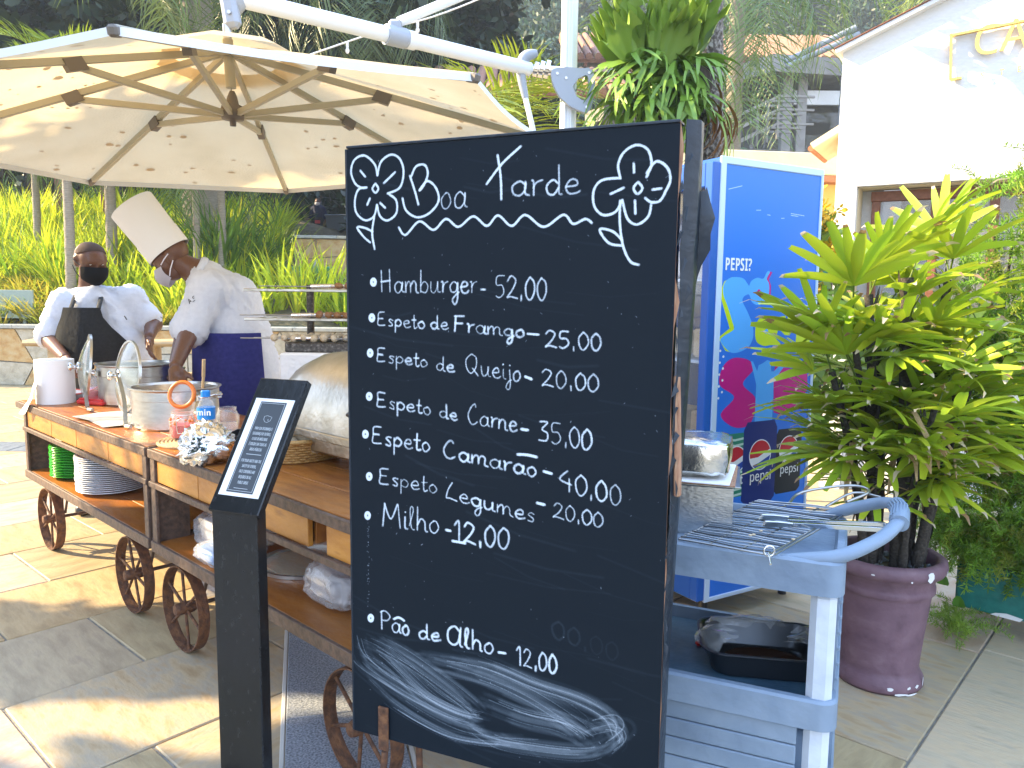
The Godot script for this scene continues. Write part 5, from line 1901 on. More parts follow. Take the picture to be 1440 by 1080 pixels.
	for e in [[0.0, 0.08, 0.08, 0.006], [0.0, 0.03, 0.08, 0.006], [-0.038, 0.055, 0.006, 0.056], [0.038, 0.055, 0.006, 0.056]]:
		g.box(Vector3(e[0], e[1], 0.004), Vector3(e[2], e[3], 0.006), 0.001)
	part("frame", g, mat("pale_blue_frame", c3(0.35, 0.5, 0.58), 0.5), t)
	# wicker basket with bread
	t = thing("wicker_basket", "oval wicker bread basket behind the sign panel", "basket", "", cart_at(2.28, top, 0.33), 0.75)
	g = G.new()
	for k in 9:
		var f := k / 8.0
		var rg := []
		for j in 49:
			var a := TAU * j / 48.0
			var wob := 0.003 * (1.0 if (j + k) % 2 == 0 else -1.0)
			rg.append(Vector3(cos(a) * (0.125 + 0.035 * f + wob), 0.006 + 0.075 * f, sin(a) * (0.085 + 0.03 * f + wob)))
		g.tube(rg, 0.0052 if k < 8 else 0.009, 6, false)
	part("side", g, M.wicker, t)
	g = G.new()
	for j in 24:
		var a := TAU * j / 24.0
		g.tube([Vector3(cos(a) * 0.123, 0.004, sin(a) * 0.083), Vector3(cos(a) * 0.158, 0.084, sin(a) * 0.113)], 0.004, 5)
	g.lathe([[0.001, 0.004], [0.122, 0.004], [0.124, 0.008], [0.001, 0.01]], 32, Vector3.ZERO, Vector2(1, 0.68))
	part("base", g, M.wicker, t)
	g = G.new()
	for e in [[-0.04, 0.05, 0.0, 0.3], [0.05, 0.055, -0.03, -0.4], [0.03, 0.05, 0.05, 0.8]]:
		g.xf = Transform3D(Basis(Vector3.UP, e[3]), Vector3(e[0], e[1], e[2]))
		g.ball(Vector3.ZERO, Vector3(0.075, 0.033, 0.036), 14)
	g.xf = Transform3D.IDENTITY
	part("bread", g, M.pale_meat, t)
	g = G.new()
	g.xf = Transform3D(turned(Vector3(0, 0, 1), 35), Vector3(0.05, 0.1, -0.04))
	g.box(Vector3.ZERO, Vector3(0.12, 0.05, 0.03), 0.01)
	g.xf = Transform3D.IDENTITY
	part("flap", g, M.wicker, t)
	bag("paper_packet", "crumpled white packet standing in the bread basket", cart_at(2.33, top + 0.07, 0.36), Vector3(0.07, 0.12, 0.05), 0.4, M.napkins, 21, null, "packet")
	# plates on the shelf
	plate_stack("green_plate", "bright green plate on the cart shelf", cart_at(0.32, 0.4495, 0.15), 0.125, 0.0085, 19, M.green_plastic, "stacked green plates")
	plate_stack("white_plate", "white plate beside the green plates", cart_at(0.76, 0.4495, 0.17), 0.155, 0.0098, 18, M.porcelain, "stacked white plates")
	# bags and lid on the lower shelves
	bag("napkin_pack", "plastic wrapped pack of white napkins on the cart shelf", cart_at(1.98, 0.4495, 0.2), Vector3(0.36, 0.125, 0.2), -0.76, M.bag_film, 3, M.napkins, "pack")
	bag("blue_printed_bag", "small clear bag with a blue print at the shelf edge", cart_at(2.1, 0.4495, 0.075), Vector3(0.2, 0.06, 0.11), -0.76, M.bag_film, 4, M.blue_cap, "bag")
	bag("plastic_bag", "crumpled white plastic bag on the shelf beside the menu board", cart_at(2.72, 0.4495, 0.2), Vector3(0.24, 0.12, 0.18), -0.8, M.bag_film, 5, M.napkins)
	bag("plastic_bag", "white plastic bag further back on the shelf above the crumpled one", cart_at(2.72, 0.4495, 0.47), Vector3(0.22, 0.12, 0.16), -0.4, M.bag_film, 6, M.napkins)
	bag("litter_bag", "crumpled clear bag lying on the paving under the carts", cart_at(1.32, 0.0, 0.42), Vector3(0.16, 0.1, 0.14), 0.4, M.bag_film, 7)
	t = thing("glass_pot_lid", "glass pot lid lying flat on the shelf behind the sign stand", "lid", "glass pot lids", cart_at(2.34, 0.456, 0.3))
	g = G.new()
	g.lathe([[0.17, 0.0], [0.14, 0.018], [0.09, 0.034], [0.001, 0.045]], 40)
	part("glass", g, M.lid_glass, t)
	g = G.new()
	g.turned([[0.164, -0.006], [0.174, -0.006], [0.174, 0.006], [0.164, 0.006], [0.164, -0.006]], 48)
	part("rim", g, M.steel, t)

# ------------------------------------------------------------------ grill behind the second cart
func grill() -> void:
	var g: G
	var t := thing("masonry_grill", "white masonry grill counter behind the chef with a dark fire grate", "grill", "", Vector3(-0.58, 0, -4.02))
	g = G.new()
	g.box(Vector3(0, 0.565, 0), Vector3(1.15, 1.13, 0.46), 0.01)
	part("counter", g, M.white_plaster, t)
	g = G.new()
	g.box(Vector3(0.0, 1.155, -0.02), Vector3(1.12, 0.05, 0.4), 0.006)
	part("grate", g, M.sooty_steel, t)
	for e in [[-0.53, -0.1, 0.02], [-0.16, 0.16, 0.008]]:
		g = G.new()
		g.tube([Vector3(e[0] + 0.03, 1.1, e[1]), Vector3(e[0] + 0.03, 1.47, e[1])], e[2], 8)
		part("upright", g, M.sooty_steel, t)
	# racks of the skewers
	var heights := [1.445, 1.3]
	for k in 2:
		g = G.new()
		var y: float = heights[k] - 0.006
		g.box(Vector3(-0.16, y, 0.17), Vector3(1.2, 0.014, 0.014), 0.002)
		g.box(Vector3(-0.16, y, -0.13), Vector3(1.2, 0.014, 0.014), 0.002)
		for i in 20:
			g.tube([Vector3(-0.75 + 0.062 * i, y, -0.13), Vector3(-0.75 + 0.062 * i, y, 0.17)], 0.0035, 5)
		part("rack", g, M.worn_steel, t)
	# skewers: rod, wrapped grip, chunks
	var n := 0
	for k in 3:
		for i in (6 if k < 2 else 4):
			var y: float = [1.459, 1.314, 1.198][k]
			var x0: float = [-0.2, -0.3, -0.3][k] + 0.05 * i
			var z := 0.15 - 0.05 * i
			var s := thing("skewer", ["skewer of browned meat chunks on the upper rack", "skewer of meat with a foil grip on the middle rack", "skewer of pale chicken pieces over the fire grate"][k], "skewer", ["skewers on the upper rack", "skewers on the middle rack", "skewers over the grate"][k], Vector3(-0.75 + x0, y, -4.02 + z))
			g = G.new()
			g.tube([Vector3(-0.32, 0, 0), Vector3(0.4, 0, 0)], 0.003, 5)
			part("rod", g, M.wire, s)
			g = G.new()
			g.tube([Vector3(-0.06, 0, 0), Vector3(0.04, 0.002, 0)], 0.012, 8)
			part("foil_grip", g, M.foil, s)
			g = G.new()
			for c in 7:
				var m := Vector3(0.08 + 0.045 * c, ru(0.0, 0.006), ru(-0.004, 0.004)) if k != 2 else Vector3(-0.15 + 0.05 * c, ru(0.0, 0.006), ru(-0.004, 0.004))
				g.xf = Transform3D(Basis.from_euler(Vector3(ru(0, 3), ru(0, 3), ru(0, 3))), m)
				g.ball(Vector3.ZERO, Vector3(ru(0.018, 0.025), ru(0.014, 0.02), ru(0.016, 0.024)), 8)
			g.xf = Transform3D.IDENTITY
			part("chunk", g, M.pale_meat if k == 2 else M.meat, s)
			n += 1
	# roll top steel barbecue on the cart
	t = thing("steel_barbecue", "stainless steel barbecue with a rounded lid standing on the cart", "barbecue", "", cart_at(2.6, 0.8225, 0.47))
	t.basis = Basis(CU, Vector3.UP, -CV)
	g = G.new()
	var rows := []
	for i in 13:
		var f := i / 12.0
		var row := PackedVector3Array()
		for j in 17:
			var a := PI * j / 16.0
			var e := 1.0 - pow(absf(f * 2.0 - 1.0), 5.0) * 0.75
			row.append(Vector3(-0.5 + 1.0 * f, 0.13 + sin(a) * 0.265 * sqrt(e), -cos(a) * -0.19 * 1.0))
		rows.append(row)
	g.grid(rows)
	part("lid", g, M.worn_steel, t)
	g = G.new()
	g.box(Vector3(0, 0.115, 0.19), Vector3(1.02, 0.028, 0.02), 0.003)
	g.box(Vector3(0, 0.115, -0.19), Vector3(1.02, 0.028, 0.02), 0.003)
	g.box(Vector3(-0.505, 0.115, 0), Vector3(0.02, 0.028, 0.38), 0.003)
	g.box(Vector3(0.505, 0.115, 0), Vector3(0.02, 0.028, 0.38), 0.003)
	part("rim", g, M.worn_steel, t)
	g = G.new()
	g.box(Vector3(0, 0.075, 0), Vector3(0.98, 0.06, 0.35), 0.01)
	part("fire_box", g, M.worn_steel, t)
	for x in [-0.42, 0.42]:
		for z in [-0.13, 0.13]:
			g = G.new()
			g.bar(Vector3(x, 0.055, z), Vector3(x + 0.02, 0.0, z + signf(z) * 0.03), 0.035, 0.008)
			part("leg", g, M.worn_steel, t)
	g = G.new()
	g.tube(spline([Vector3(0.1, 0.2, 0.19), Vector3(0.1, 0.22, 0.225), Vector3(0.35, 0.22, 0.225), Vector3(0.35, 0.2, 0.19)], 4), 0.008, 8)
	part("handle", g, M.black_plastic, t)
	# timber bench behind the cook
	t = thing("timber_bench", "pale curved timber bench behind the cook's arm", "bench", "", Vector3(-3.9, 0, -8.3), 0.25)
	for k in 3:
		g = G.new()
		rows = []
		for i in 9:
			var a := -0.5 + i / 8.0
			rows.append(PackedVector3Array([Vector3(a * 2.4, 0.92, -0.05 - a * a * 0.9 + 0.14 * k), Vector3(a * 2.4, 0.92, 0.08 - a * a * 0.9 + 0.14 * k), Vector3(a * 2.4, 0.86, 0.08 - a * a * 0.9 + 0.14 * k), Vector3(a * 2.4, 0.86, -0.05 - a * a * 0.9 + 0.14 * k)]))
		g.grid(rows, true, true)
		part("top_plank", g, M.wood_bench, t)
	for x in [-0.9, 0.0, 0.9]:
		g = G.new()
		g.box(Vector3(x, 0.43, 0.0), Vector3(0.14, 0.86, 0.3), 0.01)
		part("leg", g, M.wood_bench, t)
	g = G.new()
	g.box(Vector3(0, 0.5, 0.0), Vector3(2.0, 0.08, 0.4), 0.01)
	part("seat", g, M.wood_bench, t)

# ------------------------------------------------------------------ drawing on images
func fill_poly(im: Image, pts: PackedVector2Array, col: Color) -> void:
	var lo := 1e9
	var hi := -1e9
	for p in pts:
		lo = minf(lo, p.y)
		hi = maxf(hi, p.y)
	for y in range(maxi(0, int(lo)), mini(im.get_height() - 1, int(hi) + 1)):
		var xs := []
		var yy := y + 0.5
		for i in pts.size():
			var a := pts[i]
			var b := pts[(i + 1) % pts.size()]
			if (a.y <= yy) != (b.y <= yy):
				xs.append(a.x + (b.x - a.x) * (yy - a.y) / (b.y - a.y))
		xs.sort()
		for k in range(0, xs.size() - 1, 2):
			var x0 := int(round(xs[k]))
			var x1 := int(round(xs[k + 1]))
			if x1 > x0:
				im.fill_rect(Rect2i(x0, y, x1 - x0, 1), col)

func smooth2(pts: PackedVector2Array, steps := 6, closed := false) -> PackedVector2Array:
	var out := PackedVector2Array()
	var n := pts.size()
	for i in (n if closed else n - 1):
		var p0 := pts[(i - 1 + n) % n] if closed or i > 0 else pts[0]
		var p1 := pts[i]
		var p2 := pts[(i + 1) % n]
		var p3 := pts[(i + 2) % n] if closed or i + 2 < n else pts[n - 1]
		for k in steps:
			out.append(p1.cubic_interpolate(p2, p0, p3, float(k) / steps))
	if not closed:
		out.append(pts[n - 1])
	return out

func disc(c: Vector2, rx: float, ry: float, n := 28) -> PackedVector2Array:
	var p := PackedVector2Array()
	for i in n:
		p.append(c + Vector2(cos(TAU * i / n) * rx, sin(TAU * i / n) * ry))
	return p

func print_mat(called: String, im: Image, rough: float) -> StandardMaterial3D:
	var m := mat(called, Color(1, 1, 1), rough)
	m.albedo_texture = ImageTexture.create_from_image(im)
	m.texture_repeat = false
	return m

# ------------------------------------------------------------------ drinks cooler
func cooler() -> void:
	var t := thing("drinks_cooler", "tall blue drinks cooler with bright printed side behind the potted palm", "cooler", "", Vector3(0.85, 0, -3.25))
	var fd := Vector3(0.86, 0, -0.51).normalized()
	t.basis = Basis(fd, Vector3.UP, fd.cross(Vector3.UP))
	var W := 0.645
	var blue := mat("cooler_blue", c3(0.012, 0.10, 0.42), 0.35)
	var trim := mat("cooler_trim", c3(0.52, 0.64, 0.8), 0.35)
	var g := G.new()
	g.box(Vector3(W - 0.012, 1.04, -0.3), Vector3(0.024, 1.88, 0.6), 0.004)
	g.box(Vector3(W / 2, 1.985, -0.3), Vector3(W, 0.03, 0.6), 0.004)
	g.box(Vector3(W / 2, 0.2, -0.3), Vector3(W - 0.05, 0.2, 0.59), 0.004)
	g.box(Vector3(W / 2 + 0.01, 1.04, -0.588), Vector3(W - 0.05, 1.88, 0.024), 0.002)
	g.box(Vector3(W / 2 + 0.01, 1.04, -0.012), Vector3(W - 0.05, 1.88, 0.022), 0.002)
	part("cabinet", g, blue, t)
	for z in [-0.06, -0.54]:
		for x in [0.06, W - 0.06]:
			g = G.new()
			g.tube([Vector3(x, 0.0, z), Vector3(x, 0.1, z)], 0.02, 10)
			part("foot", g, M.black_plastic, t)
	g = G.new()
	g.box(Vector3(0.016, 1.04, 0.0), Vector3(0.032, 1.9, 0.014), 0.003)
	g.box(Vector3(W / 2, 1.99, 0.0), Vector3(W, 0.03, 0.013), 0.003)
	g.box(Vector3(W - 0.008, 1.04, 0.0), Vector3(0.016, 1.9, 0.014), 0.003)
	g.box(Vector3(W / 2, 0.1, 0.0), Vector3(W, 0.02, 0.013), 0.003)
	part("edge_trim", g, trim, t)
	# glass door on the left face
	g = G.new()
	for z in [-0.02, -0.58]:
		g.box(Vector3(-0.02, 1.04, z), Vector3(0.045, 1.88, 0.045), 0.004)
	g.box(Vector3(-0.02, 1.93, -0.3), Vector3(0.045, 0.1, 0.52), 0.004)
	g.box(Vector3(-0.02, 0.16, -0.3), Vector3(0.045, 0.12, 0.52), 0.004)
	var door := part("door", g, blue, t)
	g = G.new()
	g.box(Vector3(-0.02, 1.05, -0.3), Vector3(0.008, 1.66, 0.515), 0.0)
	part("door_glass", g, M.clear_glass, door)
	for k in 4:
		g = G.new()
		g.box(Vector3(0.3, 0.42 + 0.36 * k, -0.3), Vector3(0.52, 0.012, 0.5), 0.002)
		part("shelf", g, trim, t)
		g = G.new()
		for i in 3:
			g.box(Vector3(0.14, 0.5 + 0.36 * k, -0.16 - 0.14 * i), Vector3(0.12, ru(0.1, 0.16), 0.1), 0.01)
		part("stored_box", g, [M.paper_white, M.wood_bench, M.pale_meat, M.napkins][k], t)
	# printed side
	var im := Image.create(768, 2048, false, Image.FORMAT_RGB8)
	var sc := 768.0 / W
	var y1 := 1.975
	var cols := {"magenta": c3(0.56, 0.004, 0.21), "sky": c3(0.09, 0.40, 0.9), "lime": c3(0.56, 0.68, 0.01), "white": c3(0.8, 0.82, 0.85), "navy": c3(0.005, 0.02, 0.17), "red": c3(0.55, 0.01, 0.03), "black": c3(0.008, 0.01, 0.02), "teal": c3(0.02, 0.22, 0.14)}
	im.fill(c3(0.02, 0.17, 0.68).linear_to_srgb())
	var to := func(a: Array) -> PackedVector2Array:
		var p := PackedVector2Array()
		for i in range(0, a.size(), 2):
			p.append(Vector2(a[i] * sc, (y1 - a[i + 1]) * 2048.0 / 1.875))
		return p
	var vs := 2048.0 / 1.875
	var shapes := [
		["magenta", 1, [0.041, 1.077, 0.061, 1.131, 0.107, 1.162, 0.164, 1.165, 0.224, 1.149, 0.248, 1.110, 0.186, 1.050, 0.264, 0.989, 0.273, 0.932, 0.242, 0.870, 0.183, 0.855, 0.114, 0.873, 0.059, 0.925, 0.136, 0.993, 0.057, 1.042]],
		["magenta", 0, [0.379, 1.090, 0.391, 1.136, 0.440, 1.113, 0.548, 1.098, 0.598, 1.151, 0.615, 1.006, 0.561, 0.935, 0.456, 0.891, 0.392, 0.910]],
		["sky", 0, [0.229, 1.149, 0.244, 1.146, 0.272, 1.102, 0.280, 1.129, 0.304, 1.136, 0.334, 1.150, 0.355, 1.144, 0.363, 1.098, 0.379, 1.097, 0.428, 1.131, 0.450, 1.120, 0.382, 1.054, 0.384, 0.874, 0.271, 0.875, 0.270, 1.045]],
		["lime", 0, [0.029, 1.454, 0.048, 1.492, 0.088, 1.510, 0.110, 1.512, 0.069, 1.480, 0.061, 1.435, 0.111, 1.319, 0.119, 1.289, 0.058, 1.254, 0.063, 1.229, 0.104, 1.191, 0.072, 1.198, 0.026, 1.255, 0.091, 1.294, 0.031, 1.425]],
		["magenta", 0, [0.303, 1.504, 0.325, 1.541, 0.339, 1.537, 0.318, 1.507, 0.334, 1.479, 0.336, 1.432, 0.313, 1.409, 0.288, 1.397, 0.276, 1.401, 0.303, 1.453]],
		["sky", 1, [0.045, 1.475, 0.068, 1.502, 0.110, 1.512, 0.160, 1.507, 0.190, 1.482, 0.198, 1.477, 0.211, 1.498, 0.247, 1.512, 0.284, 1.509, 0.307, 1.540, 0.324, 1.537, 0.306, 1.510, 0.323, 1.484, 0.323, 1.437, 0.306, 1.409, 0.262, 1.393, 0.221, 1.406, 0.197, 1.440, 0.160, 1.416, 0.198, 1.360, 0.231, 1.303, 0.236, 1.251, 0.208, 1.210, 0.151, 1.190, 0.100, 1.192, 0.049, 1.229, 0.044, 1.254, 0.116, 1.289, 0.107, 1.319, 0.075, 1.385, 0.047, 1.435]],
		["lime", 1, [0.248, 1.277, 0.253, 1.313, 0.277, 1.339, 0.318, 1.346, 0.364, 1.338, 0.387, 1.312, 0.392, 1.275, 0.382, 1.248, 0.415, 1.218, 0.350, 1.216, 0.312, 1.213, 0.273, 1.224, 0.253, 1.245]],
		["lime", 0, [0.402, 1.343, 0.439, 1.346, 0.443, 1.303, 0.456, 1.300, 0.453, 1.343, 0.498, 1.346, 0.497, 1.284, 0.471, 1.258, 0.440, 1.259, 0.411, 1.280]],
		["lime", 0, [0.520, 1.354, 0.605, 1.353, 0.604, 1.315, 0.580, 1.313, 0.583, 1.294, 0.606, 1.293, 0.608, 1.272, 0.585, 1.269, 0.587, 1.245, 0.612, 1.244, 0.613, 1.211, 0.515, 1.212]],
	]
	for s in shapes:
		var p: PackedVector2Array = to.call(s[2])
		fill_poly(im, smooth2(p, 5, true) if s[1] == 1 else p, (cols[s[0]] as Color).linear_to_srgb())
	var dots := [[0.26, 1.451, 0.011, "magenta"], [0.319, 1.278, 0.011, "sky"]]
	for i in 24:
		dots.append([0.356 + 0.0112 * i, 1.395 + 0.0003 * i - 0.0125 * (i % 3), 0.0032, "white"])
	for i in 9:
		dots.append([0.041 + 0.02 * (i % 2), 1.199 - 0.0255 * i, 0.0055, "white"])
	for d in dots:
		fill_poly(im, disc(Vector2(d[0] * sc, (y1 - d[1]) * vs), d[2] * sc, d[2] * vs), (cols[d[3]] as Color).linear_to_srgb())
	# three drink cans
	var cans := [[0.075, 0.832, 0.232, 0.545, "teal", 0.165, 0.715, 0.056], [0.413, 0.828, 0.593, 0.526, "black", 0.506, 0.73, 0.06], [0.207, 0.876, 0.421, 0.502, "navy", 0.317, 0.722, 0.066]]
	for c in cans:
		var body: PackedVector2Array = to.call([c[0] + 0.02, c[1], c[2] - 0.02, c[1], c[2], c[1] - 0.035, c[2], c[3] + 0.02, c[2] - 0.02, c[3], c[0] + 0.02, c[3], c[0], c[3] + 0.02, c[0], c[1] - 0.035])
		fill_poly(im, body, (cols[c[4]] as Color).linear_to_srgb())
		if c[4] == "teal":
			for k in 11:
				var y: float = c[1] - 0.018 - 0.025 * k
				fill_poly(im, to.call([c[0], y, c[0] + 0.08, y - 0.007, c[2], y, c[2], y - 0.01, c[0] + 0.08, y - 0.017, c[0], y - 0.01]), c3(0.5, 0.66, 0.58).linear_to_srgb())
		var m := Vector2(c[5] * sc, (y1 - c[6]) * vs)
		fill_poly(im, disc(m, (c[7] + 0.005) * sc, (c[7] + 0.005) * vs), (cols.white as Color).linear_to_srgb())
		var up := PackedVector2Array()
		var dn := PackedVector2Array()
		for k in 21:
			var a := -0.35 - PI * k / 20.0 * 0.95
			up.append(m + Vector2(cos(a) * c[7] * sc, sin(a) * c[7] * vs))
			var b := 0.1 + PI * k / 20.0 * 0.72
			dn.append(m + Vector2(cos(b) * c[7] * sc, sin(b) * c[7] * vs))
		up.append(m + Vector2(-0.2 * c[7] * sc, 0.15 * c[7] * vs))
		dn.append(m + Vector2(-0.1 * c[7] * sc, 0.55 * c[7] * vs))
		fill_poly(im, up, (cols.red as Color).linear_to_srgb())
		fill_poly(im, dn, c3(0.006, 0.05, 0.36).linear_to_srgb())
	# scratches
	for e in [[0.05, 1.875, 0.13, 1.895], [0.22, 1.8, 0.25, 1.802], [0.29, 1.785, 0.31, 1.784], [0.44, 1.80, 0.53, 1.795], [0.44, 1.792, 0.49, 1.79], [0.38, 1.775, 0.4, 1.777]]:
		var p: PackedVector2Array = to.call([e[0], e[1], e[2], e[3], e[2], e[3] - 0.003, e[0], e[1] - 0.003])
		fill_poly(im, p, c3(0.4, 0.55, 0.8).linear_to_srgb())
	g = G.new()
	g.quad(Vector3(0.0, 1.975, 0.0), Vector3(W, 1.975, 0.0), Vector3(W, 0.1, 0.0), Vector3(0.0, 0.1, 0.0))
	var side := part("printed_side", g, print_mat("cooler_print", im, 0.35), t, Transform3D(Basis.IDENTITY, Vector3(0, 0, 0.001)))
	text_part("lettering", "PEPSI?", 0.072, 0.001, M.paper_white, side, Transform3D(Basis.IDENTITY, Vector3(0.045, 1.522, 0.002)), false, true, 0.72)
	text_part("lettering", "pepsi", 0.062, 0.001, M.paper_white, side, Transform3D(Basis.IDENTITY, Vector3(0.252, 0.588, 0.002)), false, false, 0.95)
	text_part("lettering", "pepsi", 0.056, 0.001, M.paper_white, side, Transform3D(Basis.IDENTITY, Vector3(0.45, 0.605, 0.002)), false, false, 0.95)
	text_part("lettering", "Twist", 0.056, 0.001, M.paper_white, side, Transform3D(turned(Vector3(0, 0, 1), 4), Vector3(0.098, 0.58, 0.002)), false, true, 0.8)

# ------------------------------------------------------------------ plastic service trolley and what is on it
const TO := Vector3(0.79, 0, -1.745)      # near right corner
const TA := Vector3(0.915, 0, 0.403)      # along its front, to the right
const TB := Vector3(0.403, 0, -0.915)     # across it, away

func on_trolley(a: float, y: float, b: float) -> Vector3:
	return TO + TA * a + TB * b + Vector3(0, y, 0)

func round_rect(w: float, d: float, r: float) -> PackedVector2Array:
	var p := PackedVector2Array()
	for c in [[w - r, r, -PI / 2], [w - r, d - r, 0.0], [r, d - r, PI / 2], [r, r, PI]]:
		for k in 6:
			var a: float = c[2] + PI / 2 * k / 5.0
			p.append(Vector2(c[0] + cos(a) * r, c[1] + sin(a) * r))
	return p

# a shelf with a raised rim: outer wall, rim top, inner wall, deck
func shelf_mesh(g: G, w: float, d: float, y0: float, y1: float, deck: float) -> void:
	var o := round_rect(w, d, 0.045)
	var rows := []
	for e in [[0.0, y0, 0.0], [0.0, y1 - 0.006, 0.0], [0.006, y1, 0.0], [0.022, y1, 0.0], [0.03, deck, 0.0]]:
		var row := PackedVector3Array()
		for p in o:
			var c := Vector2(w / 2, d / 2)
			var q := c + (p - c) * Vector2(1.0 - 2.0 * e[0] / w, 1.0 - 2.0 * e[0] / d)
			row.append(Vector3(q.x - w, e[1], -q.y))
		rows.append(row)
	for i in 4:
		g.grid([rows[i], rows[i + 1]], true, true)
	var mid := Vector3(-w / 2, deck, -d / 2)
	g.fan(rows[4], mid, true)
	g.fan(rows[0], Vector3(-w / 2, y0, -d / 2), false)

func trolley() -> void:
	var L := 0.9
	var D := 0.47
	var t := thing("service_trolley", "blue grey plastic service trolley with pale posts beside the menu board", "trolley", "", TO)
	t.basis = Basis(TA, Vector3.UP, -TB)
	var g := G.new()
	shelf_mesh(g, L, D, 0.715, 0.80, 0.772)
	part("top_shelf", g, M.trolley_grey, t)
	g = G.new()
	shelf_mesh(g, L, D, 0.375, 0.45, 0.415)
	part("middle_shelf", g, M.trolley_grey, t)
	g = G.new()
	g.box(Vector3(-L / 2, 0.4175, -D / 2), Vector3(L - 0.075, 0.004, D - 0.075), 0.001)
	part("deck_sheet", g, M.trolley_dark, t)  # thin sheet over the middle deck, darker than the rims
	g = G.new()
	shelf_mesh(g, L, D, 0.09, 0.17, 0.13)
	part("bottom_shelf", g, M.trolley_grey, t)
	# front panel of boards between the lower shelves
	for k in 4:
		g = G.new()
		g.box(Vector3(-L / 2 - 0.03, 0.345 - 0.052 * k, -0.02), Vector3(L - 0.12, 0.049, 0.014), 0.003)
		part("front_board", g, M.trolley_grey, t)
	for x in [-0.045, -L + 0.045]:
		for z in [-0.045, -D + 0.045]:
			g = G.new()
			g.box(Vector3(x, 0.41, z), Vector3(0.06, 0.62, 0.06), 0.016)
			part("post", g, M.trolley_post, t)
			g = G.new()
			g.lathe([[0.001, -0.012], [0.03, -0.012], [0.034, 0.0], [0.03, 0.012], [0.001, 0.012]], 20)
			part("caster", g, M.dark_rubber, t, Transform3D(Basis(Vector3(1, 0, 0), PI / 2), Vector3(x, 0.034, z)))
			g = G.new()
			g.box(Vector3(x, 0.075, z), Vector3(0.03, 0.04, 0.036), 0.004)
			part("caster_fork", g, M.dark_rubber, t)
	# ribbed end panel
	g = G.new()
	g.box(Vector3(-0.012, 0.58, -D / 2), Vector3(0.008, 0.28, D - 0.16), 0.002)
	for k in 6:
		g.box(Vector3(-0.008, 0.48 + 0.04 * k, -D / 2), Vector3(0.012, 0.012, D - 0.16), 0.003)
	part("end_panel", g, M.trolley_grey, t)
	# moulded handle: two arms rising from the end, ribbed grip across
	var pa := spline([Vector3(-0.17, 0.786, -0.03), Vector3(-0.03, 0.806, -0.03), Vector3(0.07, 0.845, -0.10), Vector3(0.115, 0.875, -0.18)], 5)
	var pb := spline([Vector3(-0.07, 0.795, -D + 0.03), Vector3(0.0, 0.83, -D + 0.05), Vector3(0.08, 0.87, -D + 0.1), Vector3(0.115, 0.885, -D + 0.17)], 5)
	g = G.new()
	var ra := []
	for k in pa.size():
		ra.append(lerpf(0.011, 0.023, smoothstep(0.0, 0.3, float(k) / (pa.size() - 1))) - 0.005 * k / (pa.size() - 1))
	g.tube(pa, ra, 14, true, 0.8)
	g.tube(pb, ra, 14, true, 0.8)
	var hd := part("handle", g, M.trolley_grey, t)
	g = G.new()
	g.tube([Vector3(0.115, 0.872, -0.165), Vector3(0.12, 0.885, -D / 2), Vector3(0.115, 0.884, -D + 0.165)], 0.022, 16)
	for k in 9:
		var a := -0.7 + 0.35 * k
		var o := Vector3(sin(a) * -0.0215, cos(a) * 0.0215, 0)
		g.tube([Vector3(0.115, 0.874, -0.185) + o, Vector3(0.12, 0.887, -D / 2) + o, Vector3(0.115, 0.884, -D + 0.185) + o], 0.0028, 5)
	part("grip", g, M.trolley_grey, hd)

	# wire grilling basket on top
	var q := [Vector3(0.432, 0.806, -1.915), Vector3(0.625, 0.806, -1.80), Vector3(0.99, 0.808, -2.2), Vector3(0.76, 0.808, -2.3)]
	t = thing("grilling_basket", "wire grilling basket lying on the trolley top", "grill rack", "", q[0])
	var o0: Vector3 = q[0]
	for k in 24:
		var f := (k + 0.5) / 24.0
		var a: Vector3 = (q[0] as Vector3).lerp(q[3], f) - o0
		var b: Vector3 = (q[1] as Vector3).lerp(q[2], f) - o0
		g = G.new()
		var pts := []
		for i in 7:
			pts.append(a.lerp(b, i / 6.0) + Vector3(0, 0.004 + 0.002 * sin(i * 1.1 + k), 0))
		g.tube(pts, 0.0019, 5)
		part("bar", g, M.dark_wire if k % 3 == 0 else M.wire, t)
	g = G.new()
	for i in 4:
		g.tube([(q[i] as Vector3) - o0, (q[(i + 1) % 4] as Vector3) - o0], 0.0028, 6)
	for f in [0.35, 0.7]:
		g.tube([(q[0] as Vector3).lerp(q[1], f) - o0, (q[3] as Vector3).lerp(q[2], f) - o0], 0.0024, 6)
	g.tube([(q[1] as Vector3).lerp(q[2], 0.0) - o0 + Vector3(0.012, 0.004, 0.01), (q[1] as Vector3).lerp(q[2], 0.95) - o0 + Vector3(0.012, 0.004, 0.01)], 0.0024, 6)
	part("frame", g, M.wire, t)
	g = G.new()
	var e0: Vector3 = (q[3] as Vector3).lerp(q[2], 0.35) - o0
	g.tube(spline([e0, e0 + Vector3(0.06, 0.02, -0.06), e0 + Vector3(0.2, 0.045, -0.05), e0 + Vector3(0.24, 0.04, -0.0), e0 + Vector3(0.15, 0.02, 0.05)], 4), 0.0045, 8)
	g.tube(spline([e0 + Vector3(0.1, 0.0, 0.03), e0 + Vector3(0.2, 0.03, -0.02), e0 + Vector3(0.26, 0.03, 0.03)], 4), 0.004, 8)
	part("handle", g, M.wire, t)
	g = G.new()
	var e1: Vector3 = (q[1] as Vector3) - o0
	var hoop := []
	for j in 15:
		hoop.append(e1 + Vector3(cos(TAU * j / 14.0) * 0.013, 0.01 + sin(TAU * j / 14.0) * 0.013, 0.002))
	g.tube(hoop, 0.0028, 6, false)
	g.tube([e1 + Vector3(0.0, 0.004, 0), e1 + Vector3(-0.012, -0.006, 0.05)], 0.0028, 6)
